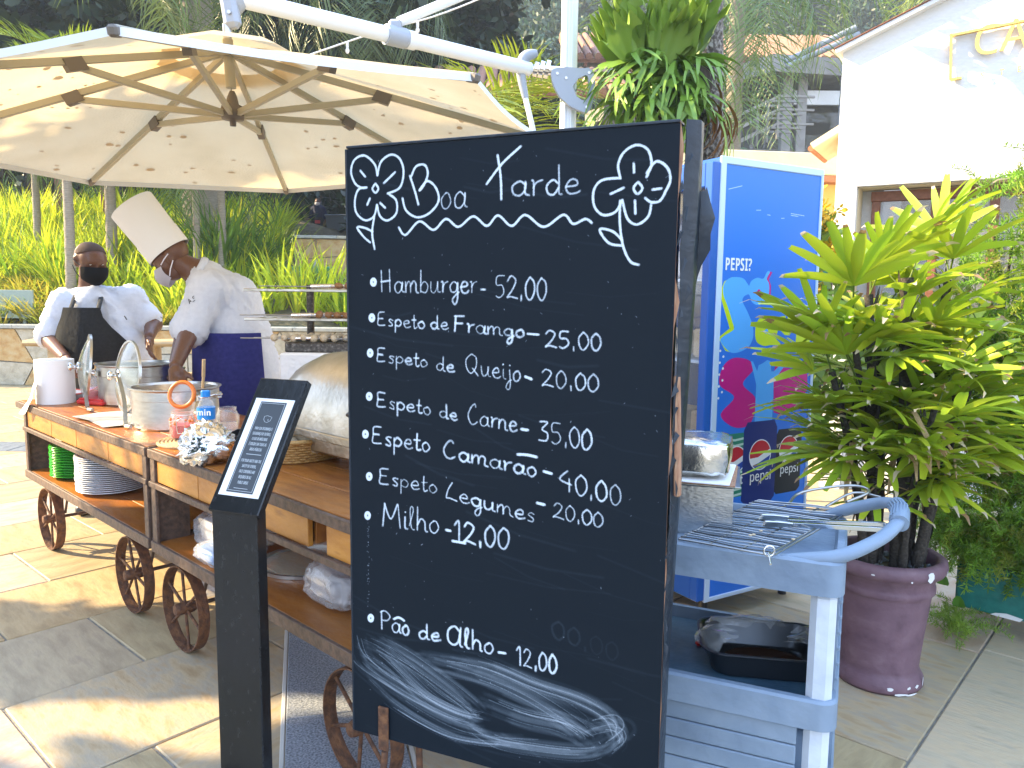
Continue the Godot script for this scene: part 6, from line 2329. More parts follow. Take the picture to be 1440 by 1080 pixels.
	part("clasp", g, M.chrome, t)
	for p in [[0.62, -1.93], [0.63, -1.935], [0.66, -1.97], [0.72, -1.9], [0.86, -2.0]]:
		g = G.new()
		g.ball(Vector3.ZERO, Vector3(0.006, 0.003, 0.005), 6)
		single("food_crumb", g, M.pale_meat, "pale food crumb stuck on the wire grilling basket", "crumb", "food crumbs on the basket", Vector3(p[0], 0.8135, p[1]))
	# tongs
	t = thing("tongs", "stainless steel serving tongs with toothed ends on the wire basket", "tongs", "", Vector3(0.68, 0.822, -2.02))
	var tx := Vector3(0.29, 0.006, 0.055).normalized()
	var tz := tx.cross(Vector3.UP).normalized()
	t.basis = Basis(tx, tz.cross(tx), tz)
	for s in [-1.0, 1.0]:
		g = G.new()
		g.box(Vector3(0.19, 0.0, s * 0.014 + 0.012 * s * 0.4), Vector3(0.25, 0.013, 0.003), 0.001, turned(Vector3.UP, -s * 2.5))
		g.box(Vector3(0.19, 0.006, s * 0.02), Vector3(0.25, 0.002, 0.012), 0.0005, turned(Vector3.UP, -s * 2.5))
		var arm := part("arm", g, M.chrome, t)
		g = G.new()
		var pl := PackedVector2Array([Vector2(0.07, -0.016), Vector2(0.07, 0.02), Vector2(0.03, 0.03), Vector2(0.0, 0.03)])
		for k in 6:
			pl.append(Vector2(-0.004 if k % 2 == 0 else 0.006, 0.026 - 0.01 * k))
		pl.append(Vector2(0.02, -0.03))
		g.prism(pl, 0.003)
		part("toothed_end", g, M.steel, arm, Transform3D(turned(Vector3(1, 0, 0), 60), Vector3(0.0, 0.004, s * 0.032)))
	g = G.new()
	g.box(Vector3(0.318, 0.0, 0), Vector3(0.012, 0.016, 0.036), 0.003)
	part("hinge", g, M.chrome, t)
	# deep steel pan under a foil wrapped block and flattened cartons
	t = thing("deep_steel_pan", "deep grey steel pan on the trolley behind the board edge", "pan", "", on_trolley(-0.555, 0.773, 0.28))
	t.basis = Basis(TA, Vector3.UP, -TB) * turned(Vector3.UP, 8)
	g = G.new()
	for e in [[Vector3(0, 0.004, 0), Vector3(0.5, 0.008, 0.25)], [Vector3(0, 0.07, 0.125), Vector3(0.5, 0.132, 0.004)], [Vector3(0, 0.07, -0.125), Vector3(0.5, 0.132, 0.004)], [Vector3(0.25, 0.07, 0), Vector3(0.004, 0.132, 0.254)], [Vector3(-0.25, 0.07, 0), Vector3(0.004, 0.132, 0.254)]]:
		g.box(e[0], e[1], 0.001)
	part("body", g, M.steel, t)
	for k in 3:
		g = G.new()
		g.box(Vector3(0, 0, 0), Vector3(0.52 - 0.02 * k, 0.004, 0.27), 0.001)
		var cb := single("carton_sheet", g, [M.worn_steel, M.bare_wood, M.paper_white][k], ["thin metal tray lid directly on the deep steel pan", "flattened brown carton between the metal tray lid and the foil block", "thin white sheet directly under the foil wrapped block"][k], "sheet", "sheets between the pan and the foil block", on_trolley(-0.545, 0.913 + 0.0045 * k + 0.0015, 0.28))
		cb.basis = Basis(TA, Vector3.UP, -TB) * turned(Vector3.UP, 8 - 2.0 * k)
	g = G.new()
	var fn := FastNoiseLite.new()
	fn.frequency = 7.0
	var rows := []
	for i in 17:
		var a := -PI / 2 + PI * i / 16.0
		var row := PackedVector3Array()
		for j in 36:
			var o := TAU * j / 36.0
			var d := Vector3(cos(a) * cos(o), sin(a), cos(a) * sin(o))
			var qx := Vector3(signf(d.x) * pow(absf(d.x), 0.28), signf(d.y) * pow(absf(d.y), 0.3), signf(d.z) * pow(absf(d.z), 0.28))
			row.append(Vector3(qx.x * 0.225, 0.05 + qx.y * 0.05, qx.z * 0.115) + d * 0.012 * fn.get_noise_3dv(d))
		rows.append(row)
	g.grid(rows, true)
	var fb := single("foil_block", g, M.soft_foil, "foil wrapped block on top of the deep steel pan", "foil block", "", on_trolley(-0.535, 0.9305, 0.28))
	fb.basis = Basis(TA, Vector3.UP, -TB) * turned(Vector3.UP, 5)
	# dark pan with torn cling film on the middle shelf
	t = thing("dark_pan", "black steel pan with torn cling film on the middle shelf", "pan", "", on_trolley(-0.2, 0.421, 0.22))
	t.basis = Basis(TA, Vector3.UP, -TB) * turned(Vector3.UP, 14)
	g = G.new()
	rows = []
	for e in [[0.72, 0.0], [0.8, 0.003], [0.93, 0.062], [1.0, 0.068], [1.0, 0.071], [0.92, 0.07], [0.78, 0.007], [0.6, 0.005]]:
		var row := PackedVector3Array()
		for p in round_rect(0.34, 0.25, 0.06):
			var c := Vector2(0.17, 0.125)
			var v: Vector2 = (p - c) * e[0]
			row.append(Vector3(v.x, e[1], v.y))
		rows.append(row)
	g.grid(rows, true)
	g.fan(rows[7], Vector3(0, 0.005, 0), false)
	g.fan(rows[0], Vector3(0, 0.0, 0), true)
	part("body", g, mat("dark_steel", c3(0.075, 0.08, 0.085), 0.28, 0.9), t)
	g = G.new()
	g.lathe([[0.1, 0.009], [0.06, 0.0105], [0.001, 0.011]], 20, Vector3(0.01, 0, 0.0), Vector2(1.1, 0.75))
	part("grease", g, mat("brown_grease", c3(0.05, 0.018, 0.006), 0.15), t)
	for e in [[0.02, 0.062, 0.55, 1.0], [2.9, 0.066, 0.5, 0.8], [4.35, 0.066, 0.9, 1.0]]:
		g = G.new()
		rows = []
		for i in 12:
			var f := i / 11.0
			var row := PackedVector3Array()
			for j in 9:
				var s := j / 8.0
				var an: float = e[0] + (f - 0.5) * 2.0 * e[2]
				var rr := lerpf(0.17, 0.09 + 0.03 * sin(f * 11.0), s) * (0.86 + 0.2 * absf(cos(an)))
				row.append(Vector3(cos(an) * rr, e[1] + 0.012 * fn.get_noise_2d(f * 5.0, s * 5.0) + 0.03 * sin(s * 2.6) * e[3] - 0.03 * maxf(0.0, 0.3 - s), sin(an) * rr * 0.8))
			rows.append(row)
		g.grid(rows)
		part("cling_film", g, M.cling_film, t)
	g = G.new()
	g.box(Vector3(0, 0.006, 0), Vector3(0.032, 0.012, 0.016), 0.004)
	single("red_clip", g, M.red_plastic, "small red plastic scrap on the dark shelf", "scrap", "", on_trolley(-0.37, 0.4205, 0.26), 0.3)
	# terracotta pot and planks on the ground beyond the trolley
	t = thing("terracotta_pot", "plain terracotta flowerpot seen behind the trolley post", "flowerpot", "", Vector3(1.36, 0, -3.02))
	g = G.new()
	g.lathe([[0.001, 0.0], [0.075, 0.0], [0.1, 0.17]], 28)
	g.turned([[0.1, 0.17], [0.112, 0.172], [0.115, 0.205], [0.105, 0.207], [0.1, 0.18], [0.001, 0.178]], 28)
	part("body", g, M.terracotta, t)
	g = G.new()
	g.box(Vector3(0, 0.02, 0), Vector3(0.62, 0.04, 0.14), 0.006)
	single("timber_plank", g, M.cane_bark, "old dark timber plank lying in front of the cooler", "plank", "", Vector3(0.98, 0.0, -2.98), 0.45)
	g = G.new()
	fn.frequency = 4.0
	rows = []
	for i in 11:
		var a := -PI / 2 + PI * i / 10.0
		var row := PackedVector3Array()
		for j in 16:
			var o := TAU * j / 16.0
			var d := Vector3(cos(a) * cos(o), sin(a), cos(a) * sin(o))
			row.append(Vector3(d.x * 0.11, 0.055 + d.y * 0.055, d.z * 0.08) * (1.0 + 0.3 * fn.get_noise_3dv(d)))
		rows.append(row)
	g.grid(rows, true)
	single("rough_stone", g, M.stone_c, "rough grey stone on the ground behind the trolley", "stone", "", Vector3(0.98, -0.005, -2.62))

# ------------------------------------------------------------------ potted lady palm
func fan_leaf(sd: int, n: int, L: float) -> ArrayMesh:
	var r := RandomNumberGenerator.new()
	r.seed = sd
	var g := G.new()
	g.col = Color(0.14, 0.2, 0.03)
	g.tube([Vector3(-0.17, -0.035, 0), Vector3(-0.08, -0.008, 0), Vector3(0, 0, 0)], 0.0032, 5)
	for i in n:
		var a := (i - (n - 1) / 2.0) * (2.5 / n) + r.randf_range(-0.07, 0.07)
		var dir := Vector3(cos(a), r.randf_range(0.0, 0.22), sin(a))
		var ll := L * (1.0 - 0.16 * absf(a)) * r.randf_range(0.82, 1.12)
		var w := 0.031 * r.randf_range(0.8, 1.2)
		var dr := r.randf_range(0.1, 0.42)
		var pts := []
		var ws := []
		for k in 7:
			var f := k / 6.0
			pts.append(dir * ll * f + Vector3(0, -dr * ll * f * f, 0))
			ws.append(w * [0.3, 0.8, 1.0, 1.05, 1.0, 0.85, 0.55][k])
		var kk := r.randf_range(0.8, 1.25)
		g.col = Color(0.33 * kk * r.randf_range(0.9, 1.25), 0.46 * kk, 0.03 * kk)
		g.blade(pts, ws, Vector3(-sin(a), 0, cos(a)), 0.16)
		# dry ragged tip
		if r.randf() < 0.6:
			var tip: Vector3 = pts[6]
			var td: Vector3 = (tip - (pts[5] as Vector3)).normalized()
			g.col = Color(0.58, 0.48, 0.33) if r.randf() < 0.6 else Color(0.3, 0.18, 0.08)
			var ln := r.randf_range(0.01, 0.045)
			g.blade([tip - td * 0.004, tip + td * ln * 0.5 + Vector3(0, 0.002, 0), tip + td * ln - Vector3(0, ln * 0.4, 0)], [w * 0.56, w * 0.42, w * 0.1], Vector3(-sin(a), 0, cos(a)), 0.1)
	return g.done()

func potted_palm() -> void:
	var at := Vector3(1.40, 0, -2.78)
	var t := thing("plant_pot", "large worn purple pot with chipped white spots", "plant pot", "", at)
	var g := G.new()
	g.lathe([[0.001, 0.0], [0.148, 0.0], [0.156, 0.012], [0.155, 0.035], [0.143, 0.055], [0.136, 0.075], [0.147, 0.2], [0.162, 0.345], [0.166, 0.36]], 48)
	g.lathe([[0.166, 0.36], [0.174, 0.365], [0.174, 0.385], [0.168, 0.392], [0.176, 0.42], [0.178, 0.43]], 48)
	g.lathe([[0.178, 0.43], [0.2, 0.438], [0.209, 0.458], [0.205, 0.482], [0.188, 0.492], [0.172, 0.485], [0.165, 0.46], [0.16, 0.43]], 48)
	part("body", g, M.purple_pot, t)
	g = G.new()
	g.lathe([[0.163, 0.44], [0.08, 0.448], [0.001, 0.45]], 24)
	part("soil", g, M.soil, t)
	g = G.new()
	for k in 60:
		var a := ru(0, TAU)
		var rr := 0.155 * sqrt(rng.randf())
		g.xf = Transform3D(Basis.from_euler(Vector3(ru(0, 3), ru(0, 3), 0)), Vector3(cos(a) * rr, 0.452, sin(a) * rr))
		g.ball(Vector3.ZERO, Vector3(ru(0.008, 0.022), ru(0.005, 0.012), ru(0.008, 0.018)), 6)
	g.xf = Transform3D.IDENTITY
	part("gravel", g, M.dark_band, t).set_meta("kind", "stuff")
	# chips in the paint
	for e in [[1.25, 0.462, 0.016, 0.02], [0.72, 0.455, 0.006, 0.012], [1.75, 0.028, 0.012, 0.008], [1.3, 0.03, 0.008, 0.007], [1.05, 0.03, 0.01, 0.007], [0.75, 0.036, 0.005, 0.018], [1.5, 0.008, 0.03, 0.004], [1.2, 0.004, 0.03, 0.004], [1.6, 0.448, 0.004, 0.004], [2.2, 0.46, 0.006, 0.003]]:
		g = G.new()
		var rad: float = 0.2095 if e[1] > 0.4 else 0.157
		var ctr := Vector3(cos(e[0]) * rad, e[1], sin(e[0]) * rad)
		var pts := PackedVector3Array()
		for k in 9:
			var a := TAU * k / 9.0
			var sx: float = cos(a) * e[2] * ru(0.6, 1.2)
			pts.append(ctr + Vector3(-sin(e[0]) * sx, sin(a) * e[3] * ru(0.6, 1.2), cos(e[0]) * sx) - Vector3(cos(e[0]), 0, sin(e[0])) * sx * sx / (2.0 * rad))
		g.fan(pts, ctr, true)
		part("paint_chip", g, M.chipped_white, t)
	# the palm
	var p := thing("lady_palm", "bushy lady palm with bright fan leaves growing in the purple pot", "palm", "", at + Vector3(0, 0.44, 0))
	var r := RandomNumberGenerator.new()
	r.seed = 17
	var fans := []
	for k in 7:
		fans.append(fan_leaf(100 + k, [8, 9, 10, 7, 9, 11, 8][k], [0.27, 0.29, 0.26, 0.25, 0.3, 0.27, 0.23][k]))
	var canes := [[-0.06, 0.02, -0.12, 1.0, 0.022], [0.02, 0.05, 0.0, 1.06, 0.03], [0.09, -0.03, 0.2, 1.08, 0.022], [-0.1, 0.05, -0.24, 0.72, 0.018], [0.0, -0.07, -0.02, 0.88, 0.024], [0.08, 0.06, 0.2, 0.68, 0.02], [0.02, 0.09, 0.02, 0.62, 0.015], [0.11, 0.02, 0.3, 0.84, 0.018], [-0.02, 0.0, -0.2, 0.88, 0.016]]
	for c in canes:
		g = G.new()
		var top := Vector3(c[2], c[3], c[1] * 1.6 + r.randf_range(-0.08, 0.1))
		var path := spline([Vector3(c[0], -0.02, c[1]), Vector3(lerpf(c[0], c[2], 0.35), c[3] * 0.45, c[1] * 1.2), top], 6)
		var rs := []
		for k in path.size():
			rs.append(c[4] * (1.0 - 0.35 * k / (path.size() - 1)) * (1.12 if k % 2 == 0 else 0.95))
		g.tube(path, rs, 9)
		for k in 10:
			var q: Vector3 = path[r.randi() % (path.size() - 1)]
			var an := r.randf() * TAU
			var o := Vector3(cos(an), 0, sin(an))
			g.blade([q + o * c[4] * 0.8, q + o * (c[4] + 0.012) + Vector3(0, 0.05, 0), q + o * (c[4] + 0.02) + Vector3(0, 0.09, 0)], [0.018, 0.014, 0.003], o.cross(Vector3.UP), 0.0)
		part("cane", g, M.cane_bark, p)
		var nl: int = 14 if c[3] > 0.8 else 10
		for k in nl:
			var f := 1.0 - 0.048 * k
			var q := path[int((path.size() - 1) * clampf(f, 0.0, 1.0))] as Vector3
			var an: float = k * 2.4 + r.randf_range(-0.4, 0.4) + c[2] * 9.0
			var el := r.randf_range(-0.1, 0.75) if k > 0 else 1.0
			var b := Basis(Vector3.UP, an) * Basis(Vector3(0, 0, 1), el) * Basis(Vector3(1, 0, 0), r.randf_range(-0.5, 0.5))
			var s := r.randf_range(0.8, 1.12)
			part("leaf", fans[r.randi() % 7], M.palm_leaf, p, Transform3D(b.scaled(Vector3.ONE * s), q + b * Vector3(0.15, 0.02, 0) * s))
	# dead leaves hanging low
	for k in 10:
		g = G.new()
		var an := r.randf() * TAU
		var o := Vector3(cos(an), 0, sin(an))
		var q := Vector3(r.randf_range(-0.12, 0.16), r.randf_range(0.22, 0.62), r.randf_range(-0.02, 0.14))
		var L := r.randf_range(0.14, 0.28)
		g.blade([q, q + o * L * 0.4 + Vector3(0, 0.02, 0), q + o * L * 0.7 - Vector3(0, L * 0.3, 0), q + o * L * 0.8 - Vector3(0, L * 0.8, 0)], [0.008, 0.022, 0.026, 0.008], o.cross(Vector3.UP), 0.25)
		part("dead_leaf", g, M.straw, p)

# ------------------------------------------------------------------ hedge of asparagus fern in a green box
func hedge() -> void:
	var o := Vector3(1.97, 0, -3.26)
	var dx := Vector3(0.74, 0, 0.67)
	var t := thing("planter_box", "dark green planter box under the feathery hedge", "planter", "", o)
	t.basis = Basis(dx.normalized(), Vector3.UP, dx.cross(Vector3.UP).normalized())
	for e in [[Vector3(0.5, 0.19, 0), Vector3(1.0, 0.2, 0.02)], [Vector3(0.5, 0.19, -0.34), Vector3(1.0, 0.2, 0.02)], [Vector3(0.0, 0.19, -0.17), Vector3(0.02, 0.2, 0.32)], [Vector3(1.0, 0.19, -0.17), Vector3(0.02, 0.2, 0.32)], [Vector3(0.5, 0.1, -0.17), Vector3(0.98, 0.02, 0.32)]]:
		var g := G.new()
		g.box(e[0], e[1], 0.003)
		part("side_board", g, M.green_box, t)
	for e in [Vector3(0.32, 0.15, 0.013), Vector3(0.98, 0.15, 0.013), Vector3(0.02, 0.15, -0.355), Vector3(0.98, 0.15, -0.355)]:
		var g := G.new()
		g.box(e, Vector3(0.05, 0.3, 0.026), 0.003)
		part("foot", g, M.green_box, t)
	var gs := G.new()
	gs.box(Vector3(0.5, 0.2, -0.17), Vector3(0.97, 0.14, 0.31), 0.0)
	part("soil", gs, M.soil, t)
	gs = G.new()
	gs.prism(PackedVector2Array([Vector2(0.13, 0.088), Vector2(0.24, 0.086), Vector2(0.25, 0.1), Vector2(0.19, 0.108), Vector2(0.15, 0.1)]), 0.002)
	part("paint_chip", gs, M.chipped_white, t, Transform3D(Basis.IDENTITY, Vector3(0, 0.0, 0.012)))
	var h := thing("asparagus_fern_hedge", "tall feathery green asparagus fern hedge at the picture's edge", "hedge", "", o)
	h.basis = t.basis
	# sprig: a thin stem with many needles
	var kinds := []
	for s in 3:
		var r := RandomNumberGenerator.new()
		r.seed = 300 + s
		var g := G.new()
		var path := spline([Vector3.ZERO, Vector3(0.06, 0.03, 0.01), Vector3(0.13, 0.025, -0.01), Vector3(0.2, -0.02, 0.0)], 5)
		g.col = Color(0.6, 0.8, 0.6)
		g.tube(path, 0.0014, 4)
		for k in path.size() - 1:
			for m in 7:
				var a := r.randf() * TAU
				var d := Vector3(0.5, cos(a), sin(a)).normalized()
				var kk := r.randf_range(0.7, 1.35)
				g.col = Color(kk, kk, kk)
				var p: Vector3 = path[k]
				var ln := r.randf_range(0.018, 0.034)
				g.blade([p, p + d * ln * 0.5, p + d * ln], [0.0012, 0.0042, 0.0008], Vector3(r.randfn(), r.randfn(), r.randfn()))
		kinds.append(g.done())
	var r2 := RandomNumberGenerator.new()
	r2.seed = 44
	for k in 3:
		var places := []
		var tints := []
		for i in 1900:
			var x := r2.randf_range(-0.12, 1.4)
			var y := r2.randf_range(0.18, 1.98 - 0.25 * r2.randf())
			var front := 0.04 + 0.09 * sin(x * 6.0 + y * 3.0) * sin(y * 4.5)
			var z := front - absf(r2.randfn()) * 0.13
			if x < 0.1 + 0.16 * sin(y * 5.0) and y > 0.5 and r2.randf() < 0.75:
				continue
			if y < 0.36:
				z = minf(z, -0.04)
				y = maxf(y, 0.34)
				z = minf(z, -0.1)
			var b := Basis(Vector3.UP, r2.randf_range(-3.0, 0.4)) * Basis(Vector3(0, 0, 1), r2.randf_range(-0.7, 0.9))
			places.append(Transform3D(b.scaled(Vector3.ONE * r2.randf_range(0.7, 1.25)), Vector3(x, y, z)))
			var kk := r2.randf_range(0.65, 1.3)
			tints.append(Color(0.26 * kk, 0.44 * kk, 0.045 * kk) if r2.randf() < 0.8 else Color(0.36 * kk, 0.42 * kk, 0.05 * kk))
		var c := copies("sprays", kinds[k], M.grass_leaf, places, tints, h)
		c.set_meta("kind", "stuff")
	var g := G.new()
	for k in 14:
		var x := 0.05 + 0.085 * k
		g.tube(spline([Vector3(x, 0.2, -0.17), Vector3(x + r2.randf_range(-0.1, 0.1), 0.9, -0.2), Vector3(x + r2.randf_range(-0.15, 0.15), 1.7, -0.15)], 4), 0.006, 6)
	part("stem", g, M.cane_bark, h)
	# round leaves of a creeper at its foot
	var gl := G.new()
	for e in [[0.26, 0.31, 0.06], [0.33, 0.33, 0.05], [0.4, 0.3, 0.06], [-0.05, 0.2, 0.05], [-0.1, 0.16, 0.07], [0.02, 0.12, 0.06]]:
		gl.col = Color(0.1, 0.24, 0.03)
		var pts := PackedVector3Array()
		for k in 10:
			var a := TAU * k / 10.0
			pts.append(Vector3(e[0] + cos(a) * 0.026, e[1] + sin(a) * 0.03 - 0.008 * cos(2 * a), e[2] + 0.012 * sin(a)))
		gl.fan(pts, Vector3(e[0], e[1], e[2] - 0.004), false)
	part("round_leaf", gl, M.thick_leaf, h)
	# grey steel post inside the hedge
	g = G.new()
	g.box(Vector3(0, 0.85, 0), Vector3(0.035, 1.7, 0.035), 0.003)
	g.box(Vector3(0, 1.1, 0.022), Vector3(0.04, 0.06, 0.01), 0.002)
	single("steel_post", g, M.steel_rail, "grey steel post half hidden in the feathery hedge", "post", "", o + dx.normalized() * 0.42 - dx.cross(Vector3.UP).normalized() * 0.25)
	# tuft growing at the foot of the planter
	var tf := thing("fern_tuft", "small bright fern tuft on the paving beside the purple pot", "plant", "", Vector3(1.9, 0, -3.15))
	for k in 26:
		part("spray", kinds[k % 3], M.fern_bright if M.has("fern_bright") else leaf_tint("fern_bright", c3(0.25, 0.38, 0.04)), tf, Transform3D(Basis(Vector3.UP, k * 1.1) * Basis(Vector3(0, 0, 1), 0.2 + 0.2 * sin(k * 2.0)) * Basis.from_scale(Vector3.ONE * 0.8), Vector3(0.05 * sin(k * 3.0), 0.02 + 0.007 * (k % 7), 0.05 * cos(k * 5.0))))

func leaf_tint(called: String, col: Color) -> StandardMaterial3D:
	var m := leaf_mat(called, 0.45, 0.8)
	m.albedo_color = col.linear_to_srgb()
	return m

# ------------------------------------------------------------------ chalk menu board
# strokes of a hand lettering: advance, then strokes as x, y pairs (x-height 1, capitals 2)
func glyphs() -> Dictionary:
	return {
		"a": [1.15, [0.85, 0.75, 0.5, 1.0, 0.1, 0.65, 0.15, 0.15, 0.5, 0.0, 0.85, 0.4, 0.88, 0.95], [0.88, 0.95, 0.86, 0.2, 1.12, 0.05]],
		"b": [1.1, [0.1, 2.0, 0.1, 0.05], [0.1, 0.6, 0.5, 1.0, 0.9, 0.6, 0.6, 0.05, 0.1, 0.15]],
		"d": [1.2, [0.85, 0.75, 0.5, 1.0, 0.1, 0.6, 0.2, 0.1, 0.55, 0.05, 0.85, 0.5], [0.85, 2.0, 0.85, 0.7, 0.88, 0.1, 1.1, 0.02]],
		"e": [1.05, [0.1, 0.5, 0.75, 0.6, 0.7, 0.95, 0.4, 1.0, 0.1, 0.55, 0.3, 0.05, 0.7, 0.05, 0.98, 0.25]],
		"g": [1.15, [0.85, 0.8, 0.5, 1.0, 0.1, 0.6, 0.3, 0.1, 0.7, 0.2, 0.88, 0.9], [0.88, 0.95, 0.85, -0.5, 0.6, -1.0, 0.35, -0.7, 0.6, -0.25, 1.1, 0.15]],
		"h": [1.1, [0.1, 2.0, 0.1, 0.0], [0.1, 0.5, 0.4, 1.0, 0.75, 0.8, 0.78, 0.1, 1.0, 0.0]],
		"i": [0.5, [0.15, 1.0, 0.18, 0.15, 0.42, 0.05], [0.15, 1.4, 0.2, 1.45]],
		"j": [0.6, [0.35, 1.0, 0.38, -0.6, 0.15, -1.0, 0.0, -0.7, 0.25, -0.2, 0.6, 0.1], [0.32, 1.4, 0.38, 1.46]],
		"l": [0.65, [0.05, 0.3, 0.35, 1.6, 0.25, 2.0, 0.12, 1.6, 0.2, 0.2, 0.55, 0.05]],
		"m": [1.6, [0.08, 0.95, 0.1, 0.0], [0.1, 0.5, 0.35, 1.0, 0.6, 0.85, 0.62, 0.0], [0.62, 0.5, 0.9, 1.0, 1.18, 0.85, 1.2, 0.15, 1.5, 0.0]],
		"n": [1.15, [0.08, 0.95, 0.1, 0.0], [0.1, 0.5, 0.4, 1.0, 0.75, 0.85, 0.78, 0.1, 1.08, 0.0]],
		"o": [1.1, [0.5, 1.0, 0.12, 0.65, 0.2, 0.1, 0.55, 0.0, 0.85, 0.45, 0.65, 0.95, 0.4, 0.95]],
		"p": [1.1, [0.1, 1.0, 0.12, -0.9], [0.1, 0.6, 0.45, 1.0, 0.88, 0.65, 0.6, 0.1, 0.12, 0.2]],
		"r": [0.9, [0.1, 1.0, 0.2, 0.9, 0.2, 0.0], [0.2, 0.5, 0.4, 0.9, 0.8, 1.02]],
		"s": [0.9, [0.7, 0.9, 0.4, 1.0, 0.2, 0.75, 0.6, 0.4, 0.55, 0.02, 0.1, 0.1]],
		"t": [0.8, [0.35, 1.8, 0.35, 0.2, 0.55, 0.0, 0.75, 0.15], [0.05, 1.05, 0.7, 1.1]],
		"u": [1.15, [0.1, 1.0, 0.12, 0.25, 0.4, 0.0, 0.75, 0.4, 0.8, 1.0], [0.8, 1.0, 0.82, 0.15, 1.08, 0.05]],
		"A": [1.6, [1.15, 1.5, 0.7, 1.95, 0.15, 1.4, 0.15, 0.4, 0.6, 0.0, 1.1, 0.5, 1.25, 1.7], [1.25, 1.9, 1.22, 0.2, 1.5, 0.02]],
		"C": [1.4, [1.0, 1.75, 0.8, 2.05, 0.45, 1.7, 0.15, 0.9, 0.3, 0.15, 0.7, 0.0, 1.2, 0.35]],
		"E": [1.3, [0.95, 1.95, 0.2, 1.85, 0.15, 1.0, 0.1, 0.05, 1.0, 0.1], [0.15, 1.0, 0.8, 1.05]],
		"F": [1.3, [0.15, 0.0, 0.2, 1.9], [0.1, 1.85, 1.1, 2.0], [0.18, 1.0, 0.9, 1.1]],
		"H": [1.5, [0.15, 2.0, 0.2, 0.0], [1.0, 2.05, 1.05, 0.0], [0.15, 0.95, 1.1, 1.05]],
		"L": [1.2, [0.6, 2.0, 0.25, 1.0, 0.1, 0.1, 0.4, 0.15, 1.1, 0.0]],
		"M": [1.9, [0.1, 0.0, 0.25, 1.95], [0.25, 1.95, 0.8, 0.7, 1.4, 2.0], [1.4, 2.0, 1.6, 0.0]],
		"P": [1.4, [0.2, 1.9, 0.25, 0.0], [0.05, 1.8, 0.6, 2.05, 1.15, 1.6, 0.9, 1.1, 0.25, 1.0]],
		"Q": [1.7, [0.8, 2.0, 0.2, 1.4, 0.25, 0.5, 0.75, 0.1, 1.25, 0.8, 1.2, 1.7, 0.75, 2.0], [0.85, 0.6, 1.5, -0.05]],
		"0": [1.15, [0.55, 2.0, 0.12, 1.3, 0.2, 0.3, 0.6, 0.0, 0.98, 0.7, 0.9, 1.6, 0.5, 2.0]],
		"o0": [1.0, []],
		"1": [0.8, [0.1, 1.55, 0.45, 2.0, 0.48, 0.05]],
		"2": [1.25, [0.1, 1.5, 0.45, 2.0, 0.9, 1.6, 0.6, 0.8, 0.1, 0.1, 0.4, 0.2, 1.15, 0.0]],
		"3": [1.2, [0.15, 1.9, 0.95, 1.95, 0.45, 1.15, 0.9, 0.85, 0.8, 0.15, 0.1, 0.1]],
		"4": [1.3, [0.7, 2.0, 0.1, 1.0, 1.1, 0.75], [0.85, 1.3, 0.9, 0.0]],
		"5": [1.2, [0.95, 2.0, 0.25, 1.9, 0.2, 1.15, 0.75, 1.15, 0.95, 0.5, 0.5, 0.0, 0.1, 0.2]],
		",": [0.55, [0.25, 0.35, 0.25, -0.25]],
		" ": [0.6],
	}

var slate: Image
var slate_rng := RandomNumberGenerator.new()
var chalk_power := 0.7

# photograph layout of the board, unrolled onto its face
func on_board(x: float, y: float) -> Vector2:
	var w := 0.00059433608 * x - 6.534999e-05 * y + 1.0
	return Vector2((0.0033389614 * x - 2.0585459e-05 * y - 1.6318299) / w * 1024.0, (9.416864e-05 * x + 0.0015131926 * y - 0.35937351) / w * 1864.0)

func chalk(pts: PackedVector2Array, wid: float, strength: float, grain := 0.55) -> void:
	for i in pts.size() - 1:
		var a := pts[i]
		var b := pts[i + 1]
		var n := maxi(1, int(a.distance_to(b) / 0.9))
		for k in n:
			var c := a.lerp(b, float(k) / n)
			var r := wid * slate_rng.randf_range(0.85, 1.15)
			var x0 := int(c.x - r)
			var y0 := int(c.y - r)
			for yy in range(y0, int(c.y + r) + 2):
				for xx in range(x0, int(c.x + r) + 2):
					if xx < 0 or yy < 0 or xx >= 1024 or yy >= 1864:
						continue
					var d := Vector2(xx, yy).distance_to(c) / r
					if d > 1.0 or slate_rng.randf() < grain * (0.55 + 0.45 * d):
						continue
					var o := slate.get_pixel(xx, yy)
					slate.set_pixel(xx, yy, o.lerp(Color(0.86, 0.9, 0.94), strength * (1.0 - 0.5 * d)))

func write(words: String, x0: float, y0: float, x1: float, y1: float, cap: float, org: Vector3, thick := 3.6) -> void:
	var gl := glyphs()
	var total := 0.0
	for ch in words:
		total += gl[ch][0]
	var a := Vector2(org.x + x0 / org.z, org.y + y0 / org.z)
	var b := Vector2(org.x + x1 / org.z, org.y + y1 / org.z)
	var ex := (b - a) / total
	var ey := Vector2(0, -cap / org.z / 2.0)
	var x := 0.0
	for ch in words:
		var gph: Array = gl[ch]
		for k in range(1, gph.size()):
			var st: Array = gph[k]
			var p := PackedVector2Array()
			for i in range(0, st.size(), 2):
				var q: Vector2 = a + ex * (x + st[i]) + ey * st[i + 1]
				p.append(on_board(q.x, q.y) + Vector2(slate_rng.randf_range(-1.2, 1.2), slate_rng.randf_range(-1.2, 1.2)))
			chalk(smooth2(p, 8), thick * slate_rng.randf_range(0.7, 1.1), chalk_power * slate_rng.randf_range(0.7, 1.0), 0.56)
		x += gph[0]

func draw_line_list(lines: Array, org: Vector3, thick: float, strength := 0.72) -> void:
	for l in lines:
		var p := PackedVector2Array()
		for i in range(0, l.size(), 2):
			p.append(on_board(org.x + l[i] / org.z, org.y + l[i + 1] / org.z))
		chalk(smooth2(p, 8), thick, strength, 0.42)

